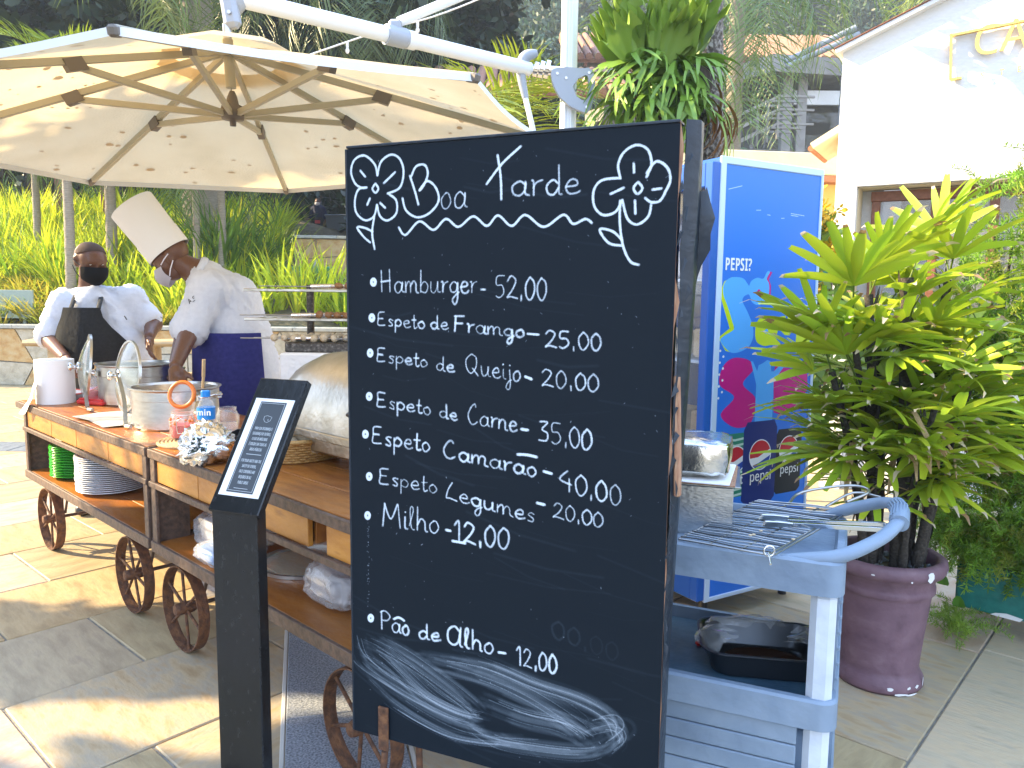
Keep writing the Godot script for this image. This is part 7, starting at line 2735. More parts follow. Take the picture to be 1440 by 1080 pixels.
func menu_board() -> void:
	slate_rng.seed = 9
	slate = Image.create(1024, 1864, false, Image.FORMAT_RGB8)
	slate.fill(Color(0.0048, 0.0098, 0.0160).linear_to_srgb())
	var A := Vector3(480, 160, 2.88)
	var B := Vector3(490, 450, 3.0)
	var C := Vector3(420, 820, 2.667)
	# faint wiped patches
	for k in 90:
		var p := Vector2(slate_rng.randf_range(-50, 900), slate_rng.randf_range(0, 1860))
		var d := Vector2(slate_rng.randf_range(120, 420), slate_rng.randf_range(-30, 90))
		chalk(PackedVector2Array([p, p + d * 0.5 + Vector2(0, 12), p + d]), slate_rng.randf_range(1.0, 6.0), 0.012, 0.5)
	# ghosts of wiped writing
	chalk_power = 0.025
	write("00,00", 960, 190, 1230, 300, 70, C, 5.0)
	chalk_power = 0.7
	# flowers, wave, heading
	draw_line_list([
		[150, 238, 140, 195, 100, 160, 60, 175, 45, 220, 60, 265, 85, 283, 108, 283], [108, 283, 75, 290, 60, 330, 65, 380, 100, 410, 135, 395, 148, 350], [148, 350, 160, 395, 190, 412, 225, 385, 225, 335, 195, 310], [190, 308, 240, 285, 255, 225, 240, 175, 205, 158, 165, 185, 150, 238],
		[142, 268, 130, 288, 142, 304, 154, 288, 142, 268], [82, 218, 103, 243], [222, 225, 175, 268], [120, 325, 108, 352], [160, 343, 183, 365], [137, 395, 128, 460, 138, 525], [130, 455, 100, 440, 68, 437, 95, 475, 122, 498],
		[280, 240, 300, 300, 315, 355], [285, 245, 305, 205, 340, 200, 352, 235, 335, 280, 318, 298, 350, 262, 385, 290, 395, 340, 360, 385, 310, 402, 265, 375, 250, 325],
		[632, 165, 645, 250, 648, 340], [588, 278, 650, 200, 727, 132],
		[235, 440, 262, 470, 318, 418, 375, 452, 425, 410, 475, 442, 535, 402, 590, 440, 635, 400, 690, 442, 745, 400, 820, 448, 900, 402, 940, 438, 990, 420, 1018, 438],
		[1130, 265, 1120, 210, 1145, 160, 1195, 135, 1240, 155, 1255, 210, 1235, 262], [1236, 245, 1275, 200, 1320, 225, 1333, 275, 1310, 325], [1312, 325, 1290, 355, 1255, 358, 1230, 340], [1257, 365, 1245, 415, 1200, 445, 1160, 420, 1138, 345], [1138, 350, 1110, 395, 1060, 405, 1025, 370, 1022, 310, 1055, 270, 1130, 262],
		[1202, 278, 1184, 302, 1200, 326, 1220, 304, 1202, 278], [1183, 205, 1185, 245], [1260, 310, 1300, 305], [1190, 350, 1193, 405], [1145, 300, 1088, 325], [1130, 350, 1130, 440, 1145, 530, 1175, 590, 1212, 604], [1140, 505, 1100, 470, 1048, 462, 1085, 515, 1140, 527]], A, 4.0)
	write("oa", 402, 372, 515, 368, 125, A)
	write("arde", 688, 326, 972, 322, 115, A)
	write("Hamburger", 158, 693, 556, 703, 88, A, 3.4)
	write("52,00", 622, 722, 838, 738, 88, A, 3.2)
	write("Espeto", 146, 822, 345, 840, 55, A, 3.4)
	write("de", 362, 840, 438, 844, 52, A)
	write("Framgo", 456, 850, 752, 885, 62, A, 3.8)
	write("25,00", 832, 92, 1080, 112, 72, B)
	write("Espeto", 120, 135, 342, 165, 58, B)
	write("de", 370, 175, 452, 190, 60, B)
	write("Queijo", 490, 192, 740, 235, 85, B, 3.0)
	write("20,00", 818, 252, 1072, 285, 72, B, 3.2)
	write("Espeto", 118, 322, 357, 365, 62, B)
	write("de", 383, 372, 466, 392, 58, B)
	write("Carne", 503, 402, 722, 445, 85, B)
	write("35,00", 806, 482, 1044, 532, 88, B, 3.4)
	write("Espeto", 98, 475, 352, 520, 75, B, 4.2)
	write("Camarao", 396, 540, 812, 638, 75, B, 4.2)
	write("40,00", 898, 690, 1176, 775, 88, B, 3.4)
	write("Espeto", 126, 645, 382, 695, 68, B, 3.2)
	write("Legumes", 410, 715, 802, 832, 75, B, 3.6)
	write("20,00", 873, 808, 1097, 862, 64, B, 3.4)
	write("Milho", 138, 825, 392, 866, 100, B)
	write("12,00", 445, 900, 692, 942, 90, B, 4.4)
	write("Pao", 300, 140, 420, 170, 72, C, 4.4)
	write("de", 448, 180, 536, 196, 60, C, 4.2)
	write("Alho", 556, 204, 747, 252, 76, C, 4.4)
	write("12,00", 825, 296, 988, 336, 72, C, 4.2)
	draw_line_list([[568, 689, 586, 690], [757, 868, 806, 873]], A, 3.6)
	draw_line_list([[750, 212, 780, 224], [735, 432, 766, 437], [832, 612, 870, 624], [718, 538, 760, 541, 805, 552], [805, 746, 840, 755], [412, 850, 436, 856], [440, 898, 498, 910]], B, 4.6)
	draw_line_list([[757, 244, 786, 249], [352, 104, 372, 98, 395, 112]], C, 4.6)
	# bullets
	for e in [[A, 132, 652], [A, 125, 792], [B, 92, 100], [B, 87, 280], [B, 70, 437], [B, 85, 615], [B, 77, 780], [C, 265, 97]]:
		var o: Vector3 = e[0]
		for rr in [9.0, 6.0, 10.5]:
			var p := PackedVector2Array()
			for k in 13:
				var q := Vector2(o.x + (e[1] + cos(TAU * k / 12.0) * rr * o.z / 3.0) / o.z, o.y + (e[2] + sin(TAU * k / 12.0) * rr * 1.4 * o.z / 3.0) / o.z)
				p.append(on_board(q.x, q.y))
			chalk(p, 4.0, 0.6, 0.4)
	# wiped smear near the bottom
	var sweeps := [[215, 185, 250, 270, 400, 380, 560, 470, 650, 505, 700, 515], [230, 190, 330, 250, 480, 400, 600, 470, 690, 500], [300, 190, 430, 270, 600, 400, 690, 480], [430, 250, 700, 300, 900, 385, 1080, 450, 1190, 520, 1225, 600], [480, 262, 690, 330, 880, 420, 1080, 560, 1110, 600], [690, 430, 850, 500, 1000, 540, 1100, 600], [240, 300, 380, 430, 560, 540, 700, 580, 900, 600], [620, 500, 740, 580, 900, 620, 1100, 645, 1215, 610], [1080, 560, 1190, 540, 1225, 590, 1150, 650]]
	for s in sweeps.size():
		for k in 40:
			var p := PackedVector2Array()
			var off := Vector2(slate_rng.randfn() * 20.0, slate_rng.randfn() * 20.0)
			var st: Array = sweeps[s]
			for i in range(0, st.size(), 2):
				p.append(on_board(C.x + (st[i] + off.x + slate_rng.randfn() * 3.0) / C.z, C.y + (st[i + 1] + off.y) / C.z))
			var sm := smooth2(p, 10)
			var i0 := slate_rng.randi() % maxi(1, sm.size() / 3)
			var i1 := sm.size() - slate_rng.randi() % maxi(1, sm.size() / 3)
			var fine := slate_rng.randf() < 0.16
			chalk(sm.slice(i0, i1), slate_rng.randf_range(0.9, 2.6) if fine else slate_rng.randf_range(2.0, 9.0), 0.17 if fine else 0.016, 0.6)
	# stray flecks
	for k in 130:
		var p := Vector2(slate_rng.randf() * 1024, slate_rng.randf() * 1864)
		chalk(PackedVector2Array([p, p + Vector2(slate_rng.randfn() * 3.0, slate_rng.randf() * 6.0)]), slate_rng.randf_range(0.8, 1.8), 0.35, 0.3)
	for k in 40:
		var p := on_board(516 + slate_rng.randfn() * 0.8, slate_rng.randf_range(720, 840))
		chalk(PackedVector2Array([p, p + Vector2(0, 3)]), 1.6, 0.35, 0.3)

	var W := 0.813
	var H := 1.505
	var bl := Vector3(-0.41, 0.268, -1.93)
	var dx := Vector3(0.758, 0, 0.33).normalized()
	var t := thing("menu_board", "tall black chalkboard menu with handwritten dishes and prices", "chalkboard", "", bl)
	t.basis = Basis(dx, Vector3.UP, dx.cross(Vector3.UP))
	var g := G.new()
	g.box(Vector3(W / 2, H / 2, -0.022), Vector3(W - 0.004, H - 0.004, 0.036), 0.003)
	part("core", g, M.board_edge, t)
	g = G.new()
	g.quad(Vector3(0, H, 0), Vector3(W, H, 0), Vector3(W, 0, 0), Vector3(0, 0, 0))
	g.quad(Vector3(0, H, 0), Vector3(0, H, -0.004), Vector3(W, H, -0.004), Vector3(W, H, 0))
	var slate_face := part("slate_face", g, print_mat("slate_print", slate, 0.6), t, Transform3D(Basis.IDENTITY, Vector3(0, 0, 0.0)))
	(slate_face.material_override as StandardMaterial3D).metallic_specular = 0.3
	# laminate edge bands; the right one has split away and curls outwards
	g = G.new()
	g.box(Vector3(-0.003, H / 2, -0.02), Vector3(0.005, H, 0.042), 0.001)
	g.box(Vector3(W / 2, H + 0.004, -0.02), Vector3(W, 0.006, 0.046), 0.001)
	part("edge_band", g, M.board_edge, t)
	g = G.new()
	var rows := []
	var rows2 := []
	for i in 29:
		var f := i / 28.0
		var y := H + 0.006 - 1.47 * f
		var out := 0.034 * (1.0 - smoothstep(0.0, 0.95, f)) + 0.003
		var wob := 0.0016 * sin(f * 60.0) + 0.0012 * sin(f * 23.0 + 1.0)
		rows.append(PackedVector3Array([Vector3(W + out * 0.3 + wob, y, 0.001), Vector3(W + out + wob, y, -0.018), Vector3(W + out * 1.05, y, -0.05), Vector3(W + 0.001, y, -0.052)]))
		var gap := maxf(0.0, sin(f * 31.0) + 0.4 * sin(f * 83.0)) * 0.5
		rows2.append(PackedVector3Array([Vector3(W - 0.001, y, -0.001), Vector3(W + 0.0005 + (out * 0.45 + 0.001) * gap, y, 0.0006)]))
	g.grid(rows)
	part("split_edge_band", g, M.board_edge, t)
	g = G.new()
	g.grid(rows2)
	part("bare_edge", g, M.bare_wood, t)
	# strip of bare wood where the band has broken off, and loose splinters
	g = G.new()
	g.box(Vector3(W + 0.014, 0.86, -0.012), Vector3(0.014, 0.26, 0.018), 0.003, turned(Vector3(0, 0, 1), 2))
	part("bare_wood_patch", g, M.bare_wood, t)
	for k in 22:
		g = G.new()
		var y := H - 0.06 - 0.052 * k
		var out := 0.03 * (1.0 - smoothstep(0.0, 0.95, (H - y) / 1.47)) + 0.004
		var a := Vector3(W + out * ru(0.15, 0.9), y, 0.0)
		g.tri(a, a + Vector3(ru(-0.008, 0.006), -ru(0.02, 0.05), ru(0.002, 0.008)), a + Vector3(ru(0.004, 0.01), -ru(0.0, 0.02), 0.002))
		part("splinter", g, M.board_edge, t)
	# torn black flap
	g = G.new()
	rows = []
	for i in 12:
		var f := i / 11.0
		var y := H - 0.13 - 0.36 * f
		var w := 0.034 * sin(PI * minf(1.0, f * 1.6 + 0.08)) * (1.0 - 0.5 * f) + 0.004 * sin(f * 40.0)
		rows.append(PackedVector3Array([Vector3(W + 0.03 - 0.02 * f, y, -0.05), Vector3(W + 0.04 + w * 0.5 - 0.02 * f, y, -0.055 + 0.01 * sin(f * 9.0)), Vector3(W + 0.038 + w - 0.02 * f, y + 0.01, -0.065)]))
	g.grid(rows)
	part("torn_flap", g, M.board_edge, t)
	# iron bracket that holds the board, and its legs
	g = G.new()
	g.box(Vector3(0.095, 0.03, 0.006), Vector3(0.03, 0.12, 0.007), 0.002)
	g.tube(spline([Vector3(0.1, -0.03, 0.008), Vector3(0.098, -0.07, 0.012), Vector3(0.085, -0.11, 0.014), Vector3(0.06, -0.16, 0.012), Vector3(0.045, -0.268, 0.01)], 4), 0.009, 8)
	part("iron_bracket", g, M.rusty_wheel, t)
	for x in [0.17, 0.68]:
		g = G.new()
		g.tube([Vector3(x, 0.02, -0.045), Vector3(x + 0.005, -0.268, -0.05)], 0.009, 8)
		g.box(Vector3(x + 0.005, -0.258, -0.05), Vector3(0.05, 0.02, 0.03), 0.004)
		part("iron_leg", g, M.rusty_wheel, t)

# ------------------------------------------------------------------ sign stand
func sign_stand() -> void:
	var w := Vector3(0.93, 0, 0.367).normalized()
	var t := thing("sign_stand", "black floor stand with a tilted panel holding a printed notice", "sign stand", "", Vector3(-0.735, 0, -1.985))
	t.basis = Basis(w, Vector3.UP, w.cross(Vector3.UP))
	var g := G.new()
	g.box(Vector3(0, 0.435, -0.02), Vector3(0.15, 0.83, 0.04), 0.003)
	part("post", g, M.stand_black, t)
	g = G.new()
	g.box(Vector3(0, 0.01, -0.02), Vector3(0.3, 0.02, 0.28), 0.003)
	part("base", g, M.stand_black, t)
	var tilt := Transform3D(turned(Vector3(1, 0, 0), -34), Vector3(0, 0.845, 0.005))
	g = G.new()
	g.box(Vector3(0, 0.2, -0.0125), Vector3(0.166, 0.405, 0.025), 0.003)
	var pn := part("panel", g, M.stand_black, t, tilt)
	g = G.new()
	g.box(Vector3(0, 0.19, 0.001), Vector3(0.133, 0.292, 0.0012), 0.0)
	part("paper", g, M.paper_white, pn)
	var grey := mat("notice_grey", c3(0.075, 0.083, 0.09), 0.7, 0.0, 0.2)
	g = G.new()
	g.box(Vector3(0, 0.19, 0.0022), Vector3(0.088, 0.272, 0.0008), 0.0)
	part("notice", g, grey, pn)
	var line := mat("notice_line", c3(0.5, 0.53, 0.54), 0.6)
	g = G.new()
	for e in [[0.0, 0.321, 0.08, 0.001], [0.0, 0.059, 0.08, 0.001], [-0.04, 0.19, 0.001, 0.262], [0.04, 0.19, 0.001, 0.262]]:
		g.box(Vector3(e[0], e[1], 0.003), Vector3(e[2], e[3], 0.0006), 0.0)
	var mask := []
	for p in [[-0.013, 0.006], [-0.004, 0.009], [0.005, 0.007], [0.013, 0.005], [0.011, -0.006], [0.002, -0.012], [-0.006, -0.01], [-0.012, -0.003], [-0.013, 0.006]]:
		mask.append(Vector3(p[0], 0.274 + p[1], 0.003))
	g.tube(mask, 0.0006, 5)
	g.ball(Vector3(0.003, 0.27, 0.003), Vector3(0.0016, 0.0016, 0.0008), 8)
	part("border", g, line, pn)
	var y := 0.246
	for s in ["PARA SUA SEGURANÇA E", "SEGURANÇA DE OUTROS,", "O USO DE MÁSCARAS", "É EXIGIDO EM TODAS AS", "ÁREAS PÚBLICAS", "", "FOR YOUR SAFETY AND THE", "SAFETY OF OTHERS,", "FACE COVERINGS ARE", "REQUIRED IN ALL", "PUBLIC AREAS"]:
		if s:
			text_part("lettering", s, 0.0118, 0.0006, line, pn, Transform3D(Basis.IDENTITY, Vector3(0, y - 0.01, 0.003)), true, false, 0.46)
		else:
			g = G.new()
			g.box(Vector3(0, y - 0.002, 0.003), Vector3(0.05, 0.0015, 0.0006), 0.0)
			part("rule", g, line, pn)
		y -= 0.0158 if s else 0.018
	g = G.new()
	g.box(Vector3(0, y - 0.004, 0.003), Vector3(0.046, 0.0012, 0.0006), 0.0)
	part("rule", g, line, pn)

# ------------------------------------------------------------------ people
# smooth union of tapered capsules, meshed with surface nets; bones are [a, b, ra, rb]
func body_into(g: G, bones: Array, cell: float, k: float, folds := 0.0) -> void:
	var lo := Vector3(1e9, 1e9, 1e9)
	var hi := -lo
	for b in bones:
		for e in 2:
			var r: float = b[2 + e] + k + cell * 2.0
			lo = lo.min(b[e] - Vector3(r, r, r))
			hi = hi.max(b[e] + Vector3(r, r, r))
	var nx := int((hi.x - lo.x) / cell) + 2
	var ny := int((hi.y - lo.y) / cell) + 2
	var nz := int((hi.z - lo.z) / cell) + 2
	var f := PackedFloat32Array()
	f.resize(nx * ny * nz)
	f.fill(1.0)
	for b in bones:
		var a: Vector3 = b[0]
		var d: Vector3 = b[1] - a
		var ra: float = b[2]
		var dr: float = b[3] - ra
		var dd := maxf(d.length_squared(), 1e-8)
		var m := maxf(ra, b[3]) + k + cell * 1.5
		var p0 := ((a.min(b[1]) - Vector3(m, m, m) - lo) / cell)
		var p1 := ((a.max(b[1]) + Vector3(m, m, m) - lo) / cell)
		for z in range(maxi(0, int(p0.z)), mini(nz - 1, int(p1.z) + 1) + 1):
			for y in range(maxi(0, int(p0.y)), mini(ny - 1, int(p1.y) + 1) + 1):
				var at := (z * ny + y) * nx
				for x in range(maxi(0, int(p0.x)), mini(nx - 1, int(p1.x) + 1) + 1):
					var p := lo + Vector3(x, y, z) * cell - a
					var t := clampf(p.dot(d) / dd, 0.0, 1.0)
					var s := (p - d * t).length() - ra - dr * t
					var o := f[at + x]
					var h := maxf(k - absf(o - s), 0.0) / k
					f[at + x] = minf(o, s) - h * h * k * 0.25
	var ids := PackedInt32Array()
	ids.resize(nx * ny * nz)
	ids.fill(-1)
	var base := g.v.size()
	var vs := PackedVector3Array()
	var step := [0, 1, nx, nx + 1, nx * ny, nx * ny + 1, nx * ny + nx, nx * ny + nx + 1]
	var offs := [Vector3(0, 0, 0), Vector3(1, 0, 0), Vector3(0, 1, 0), Vector3(1, 1, 0), Vector3(0, 0, 1), Vector3(1, 0, 1), Vector3(0, 1, 1), Vector3(1, 1, 1)]
	var edges := [[0, 1], [2, 3], [4, 5], [6, 7], [0, 2], [1, 3], [4, 6], [5, 7], [0, 4], [1, 5], [2, 6], [3, 7]]
	for z in nz - 1:
		for y in ny - 1:
			var at := (z * ny + y) * nx
			for x in nx - 1:
				var i := at + x
				var s0 := f[i]
				if absf(s0) > cell * 2.0:
					continue
				var inside := 0
				for q in 8:
					if f[i + step[q]] < 0.0:
						inside += 1
				if inside == 0 or inside == 8:
					continue
				var sum := Vector3.ZERO
				var cnt := 0
				for e in edges:
					var fa := f[i + step[e[0]]]
					var fb := f[i + step[e[1]]]
					if (fa < 0.0) != (fb < 0.0):
						sum += (offs[e[0]] as Vector3).lerp(offs[e[1]], fa / (fa - fb))
						cnt += 1
				ids[i] = vs.size()
				vs.append(lo + (Vector3(x, y, z) + sum / cnt) * cell)
	var nrm := PackedVector3Array()
	nrm.resize(vs.size())
	var idx := PackedInt32Array()
	var dirs := [1, nx, nx * ny]
	for z in range(1, nz - 1):
		for y in range(1, ny - 1):
			for x in range(1, nx - 1):
				var i := (z * ny + y) * nx + x
				if absf(f[i]) > cell * 1.5:
					continue
				for ax in 3:
					var d: int = dirs[ax]
					if (f[i] < 0.0) == (f[i + d] < 0.0):
						continue
					var d1: int = dirs[(ax + 1) % 3]
					var d2: int = dirs[(ax + 2) % 3]
					var q0 := ids[i]
					var q1 := ids[i - d1]
					var q2 := ids[i - d1 - d2]
					var q3 := ids[i - d2]
					if q0 < 0 or q1 < 0 or q2 < 0 or q3 < 0:
						continue
					if f[i] < 0.0:
						var w := q1
						q1 = q3
						q3 = w
					# clockwise seen from outside
					var n := (vs[q2] - vs[q0]).cross(vs[q1] - vs[q3])
					idx.append_array([q0, q1, q2, q0, q2, q3])
					for q in [q0, q1, q2, q3]:
						nrm[q] += n
	var fn := FastNoiseLite.new()
	fn.frequency = 7.0
	fn.fractal_octaves = 3
	fn.domain_warp_enabled = true
	fn.domain_warp_amplitude = 0.08
	fn.domain_warp_frequency = 4.0
	for i in vs.size():
		if folds > 0.0:
			var q := vs[i]
			var e := 1.0 - 2.0 * absf(fn.get_noise_3d(q.x * 1.0 + q.y * 0.5, q.y * 0.55, q.z * 1.0 - q.y * 0.4))
			vs[i] += nrm[i].normalized() * folds * (e - 0.6)
		g.v.append(vs[i])
		g.n.append(nrm[i].normalized())
		g.t.append(Vector2.ZERO)
		g.c.append(g.col)
	for i in idx:
		g.ix.append(base + i)

func hand_bones(wrist: Vector3, dir: Vector3, palm_n: Vector3, curl: float, thumb_side: float) -> Array:
	dir = dir.normalized()
	var side := dir.cross(palm_n).normalized()
	var pn := side.cross(dir).normalized() * -1.0
	var out := []
	var c := wrist + dir * 0.09
	out.append([wrist, wrist + dir * 0.045, 0.026, 0.027])
	for i in 4:
		var s := (i - 1.5) * 0.021
		var root := c + side * s
		out.append([wrist + dir * 0.03 + side * s * 0.7, root, 0.017, 0.0125])
		var L: float = [0.062, 0.075, 0.08, 0.07][i] if thumb_side > 0 else [0.07, 0.08, 0.075, 0.062][i]
		var d1 := (dir * cos(curl) + pn * sin(curl)).normalized()
		var d2 := (dir * cos(curl * 2.1) + pn * sin(curl * 2.1)).normalized()
		var k := root + d1 * L * 0.5
		out.append([root, k, 0.0098, 0.009])
		out.append([k, k + d2 * L * 0.55, 0.009, 0.0075])
	var tb := wrist + dir * 0.035 + side * thumb_side * 0.03
	var td := (dir * 0.75 + side * thumb_side * 0.6 + pn * 0.35).normalized()
	out.append([wrist + dir * 0.02, tb, 0.018, 0.014])
	out.append([tb, tb + td * 0.035, 0.0125, 0.0105])
	out.append([tb + td * 0.035, tb + td * 0.035 + (td + dir * 0.5).normalized() * 0.028, 0.0105, 0.008])
	return out

func rel(j: Dictionary, o: Vector3) -> Dictionary:
	var d := {}
	for k in j:
		d[k] = (j[k] as Vector3) - o
	return d

# head with face: skull, jaw, nose, brow, ears, in a frame of its own (z to the front, y up)
func head_into(g: G, at: Vector3, b: Basis, cell := 0.008) -> void:
	var p := func(x: float, y: float, z: float) -> Vector3:
		return at + b * Vector3(x, y, z)
	body_into(g, [
		[p.call(0, 0.03, -0.025), p.call(0, 0.025, 0.015), 0.088, 0.08],
		[p.call(0, -0.02, 0.0), p.call(0, -0.065, 0.03), 0.066, 0.05],
		[p.call(-0.03, -0.075, 0.045), p.call(0.03, -0.075, 0.045), 0.03, 0.03],
		[p.call(-0.045, -0.03, 0.04), p.call(0.045, -0.03, 0.04), 0.034, 0.034],
		[p.call(0, 0.0, 0.088), p.call(0, -0.035, 0.1), 0.009, 0.016],
		[p.call(-0.035, 0.022, 0.078), p.call(0.035, 0.022, 0.078), 0.014, 0.014],
		[p.call(-0.02, -0.066, 0.078), p.call(0.02, -0.066, 0.078), 0.012, 0.012],
		[p.call(-0.083, 0.015, -0.012), p.call(-0.082, -0.025, -0.004), 0.017, 0.012],
		[p.call(0.083, 0.015, -0.012), p.call(0.082, -0.025, -0.004), 0.017, 0.012]], cell, 0.022)

func eyes(at: Vector3, b: Basis, parent: Node3D) -> void:
	for s in [-1.0, 1.0]:
		var g := G.new()
		g.ball(at + b * Vector3(s * 0.032, 0.004, 0.079), Vector3(0.014, 0.009, 0.011), 10)
		var e := part("eye", g, M.eye_white, parent)
		g = G.new()
		g.ball(at + b * Vector3(s * 0.032 + 0.003, 0.003, 0.0865), Vector3(0.0055, 0.0055, 0.004), 8)
		part("pupil", g, M.eye_dark, e)
		g = G.new()
		g.tube([at + b * Vector3(s * 0.015, 0.026, 0.091), at + b * Vector3(s * 0.035, 0.031, 0.086), at + b * Vector3(s * 0.052, 0.025, 0.074)], 0.0035, 6)
		part("eyebrow", g, M.hair, parent)

func mask_part(at: Vector3, b: Basis, m: Material, parent: Node3D) -> void:
	var g := G.new()
	var rows := []
	for i in 9:
		var f := i / 8.0
		var row := PackedVector3Array()
		for j in 13:
			var s := j / 6.0 - 1.0
			var an := s * 1.12
			var y := -0.018 - 0.09 * f + 0.012 * cos(an * 1.4) * (1.0 - f) - 0.018 * (1.0 - absf(s)) * f + 0.012 * s * s * f
			var rr := 0.098 + 0.016 * sin(PI * f) * cos(an) - 0.012 * f
			row.append(at + b * Vector3(sin(an) * rr * 0.93, y, cos(an) * rr * (1.08 + 0.12 * sin(PI * f)) + 0.012))
		rows.append(row)
	g.grid(rows)
	g.grid(rows, false, true)
	var mk := part("face_mask", g, m, parent)
	for s in [-1.0, 1.0]:
		g = G.new()
		for y in [[-0.012, 0.012], [-0.085, -0.03]]:
			g.tube([at + b * Vector3(s * 0.083, y[0], 0.052), at + b * Vector3(s * 0.097, (y[0] + y[1]) * 0.5, 0.02), at + b * Vector3(s * 0.1, y[1], -0.018)], 0.003, 6)
		part("ear_loop", g, m, mk)

func people() -> void:
	cook()
	chef()
	bystander()

func cook() -> void:
	var o := Vector3(-2.62, 0, -4.93)
	var j := rel({"crown": Vector3(-2.682, 1.645, -4.907), "neck": Vector3(-2.700, 1.467, -4.907), "nape": Vector3(-2.70, 1.38, -4.94), "sr": Vector3(-2.845, 1.345, -4.905), "sl": Vector3(-2.475, 1.372, -5.0), "chest": Vector3(-2.655, 1.255, -4.94), "belly": Vector3(-2.6, 1.02, -4.90), "hip": Vector3(-2.62, 0.86, -4.96), "er": Vector3(-2.915, 1.13, -4.82), "wr": Vector3(-2.675, 1.03, -4.58), "el": Vector3(-2.33, 1.215, -4.985), "wl": Vector3(-2.262, 1.15, -4.79)}, o)
	var t := thing("person", "person in white jacket, charcoal apron and black face mask at the rear pot", "person", "", o)
	var head := Vector3(-2.655, 1.61, -4.885) - o
	var fwd := Vector3(0.72, -0.28, 0.63).normalized()
	var rt := Vector3.UP.cross(fwd).normalized()
	var hb := Basis(rt, fwd.cross(rt), fwd)
	var g := G.new()
	body_into(g, [
		[head + Vector3(-0.02, -0.05, -0.02), j.nape, 0.062, 0.07],
		[j.nape, j.chest, 0.08, 0.14], [j.chest, j.belly, 0.15, 0.17], [j.belly, j.hip, 0.17, 0.15],
		[j.nape, j.sr, 0.06, 0.06], [j.nape, j.sl, 0.06, 0.06],
		[j.sr, j.er, 0.058, 0.05], [j.er, j.wr, 0.05, 0.031],
		[j.sl, j.el, 0.058, 0.05], [j.el, j.wl, 0.05, 0.032],
		[j.hip + Vector3(-0.09, 0, 0), Vector3(-0.1, 0.48, 0.02), 0.1, 0.07], [Vector3(-0.1, 0.48, 0.02), Vector3(-0.11, 0.08, 0), 0.065, 0.045],
		[j.hip + Vector3(0.09, 0, 0), Vector3(0.1, 0.48, 0.02), 0.1, 0.07], [Vector3(0.1, 0.48, 0.02), Vector3(0.11, 0.08, 0), 0.065, 0.045]], 0.013, 0.04)
	head_into(g, head, hb)
	var dr: Vector3 = (j.wr - j.er).normalized()
	body_into(g, hand_bones(j.wr, dr + Vector3(0.1, -0.5, 0.1), Vector3(0.2, -0.4, 0.9), 0.5, 1.0), 0.0055, 0.009)
	body_into(g, hand_bones(j.wl, Vector3(0.12, -0.85, 0.35), Vector3(-1, 0, 0.2), 0.35, -1.0), 0.0055, 0.009)
	part("body", g, M.skin, t)
	# close cropped hair as a cap
	g = G.new()
	var rows := []
	for i in 9:
		var a := 0.05 + 1.35 * i / 8.0
		var row := PackedVector3Array()
		for k in 28:
			var an := TAU * k / 28.0
			var fr := maxf(0.0, sin(an))
			var aa := a * (1.0 - 0.36 * fr)
			row.append(head + hb * Vector3(cos(an) * sin(aa) * 0.0895, 0.03 + cos(aa) * 0.0905, sin(an) * sin(aa) * 0.104 - 0.011))
		rows.append(row)
	g.grid(rows, true, true)
	part("hair", g, M.hair, t)
	eyes(head, hb, t)
	mask_part(head, hb, M.mask_black, t)
	# jacket with rolled sleeves
	var sr_end: Vector3 = j.sr.lerp(j.er, 0.93)
	var sl_end: Vector3 = j.sl.lerp(j.el, 0.85)
	g = G.new()
	body_into(g, [
		[j.nape + Vector3(0, -0.035, -0.015), j.chest + Vector3(0, 0.02, -0.02), 0.1, 0.165],
		[j.chest + Vector3(-0.09, 0, -0.01), j.belly + Vector3(-0.1, 0.02, 0), 0.15, 0.165], [j.chest + Vector3(0.07, 0, -0.02), j.belly + Vector3(0.1, 0.02, 0), 0.15, 0.165],
		[j.belly + Vector3(-0.1, 0, 0), j.hip + Vector3(-0.1, -0.04, 0), 0.165, 0.165], [j.belly + Vector3(0.1, 0, 0), j.hip + Vector3(0.1, -0.04, 0), 0.165, 0.165],
		[j.nape + Vector3(0, -0.03, 0), j.sr, 0.08, 0.088], [j.nape + Vector3(0, -0.03, 0), j.sl, 0.08, 0.088],
		[j.nape + Vector3(0, 0.0, 0.0), j.chest + Vector3(0, 0.1, 0.03), 0.078, 0.12],
		[j.sr, sr_end, 0.085, 0.08], [j.sl, sl_end, 0.085, 0.08]], 0.012, 0.045, 0.022)
	part("jacket", g, M.jacket_white, t)
	for e in [[sr_end, j.er - j.sr, 0.086], [sl_end, j.el - j.sl, 0.086]]:
		g = G.new()
		var d: Vector3 = (e[1] as Vector3).normalized()
		g.tube([e[0] - d * 0.03, e[0] + d * 0.015, e[0] + d * 0.03], [e[2], e[2] * 1.02, e[2] * 0.85], 18, false)
		part("rolled_cuff", g, M.jacket_white, t)
	# collar
	g = G.new()
	var ring := []
	for k in 21:
		var an := TAU * k / 20.0
		ring.append(j.nape + Vector3(cos(an) * 0.078, 0.055 + 0.012 * cos(an), sin(an) * 0.078 + 0.005))
	g.tube(ring, 0.016, 8, false)
	part("collar", g, M.jacket_white, t)
	# bib apron over chest and belly
	g = G.new()
	rows = []
	for i in 15:
		var f := i / 14.0
		var y := lerpf(1.325, 0.5, f)
		var half := lerpf(0.10, 0.30, smoothstep(0.0, 0.42, f))
		var row := PackedVector3Array()
		for k in 17:
			var s := k / 8.0 - 1.0
			var bulge := 0.222 + 0.05 * sin(PI * clampf(f * 1.5 + 0.1, 0.0, 1.0))
			var an := s * half / 0.235
			row.append(Vector3(-0.015 + 0.05 * f + sin(an) * 0.275, y, 0.0 + cos(an) * bulge + 0.012 * sin(s * 9.0 + f * 4.0) * f))
		rows.append(row)
	g.grid(rows)
	g.grid(rows, false, true)
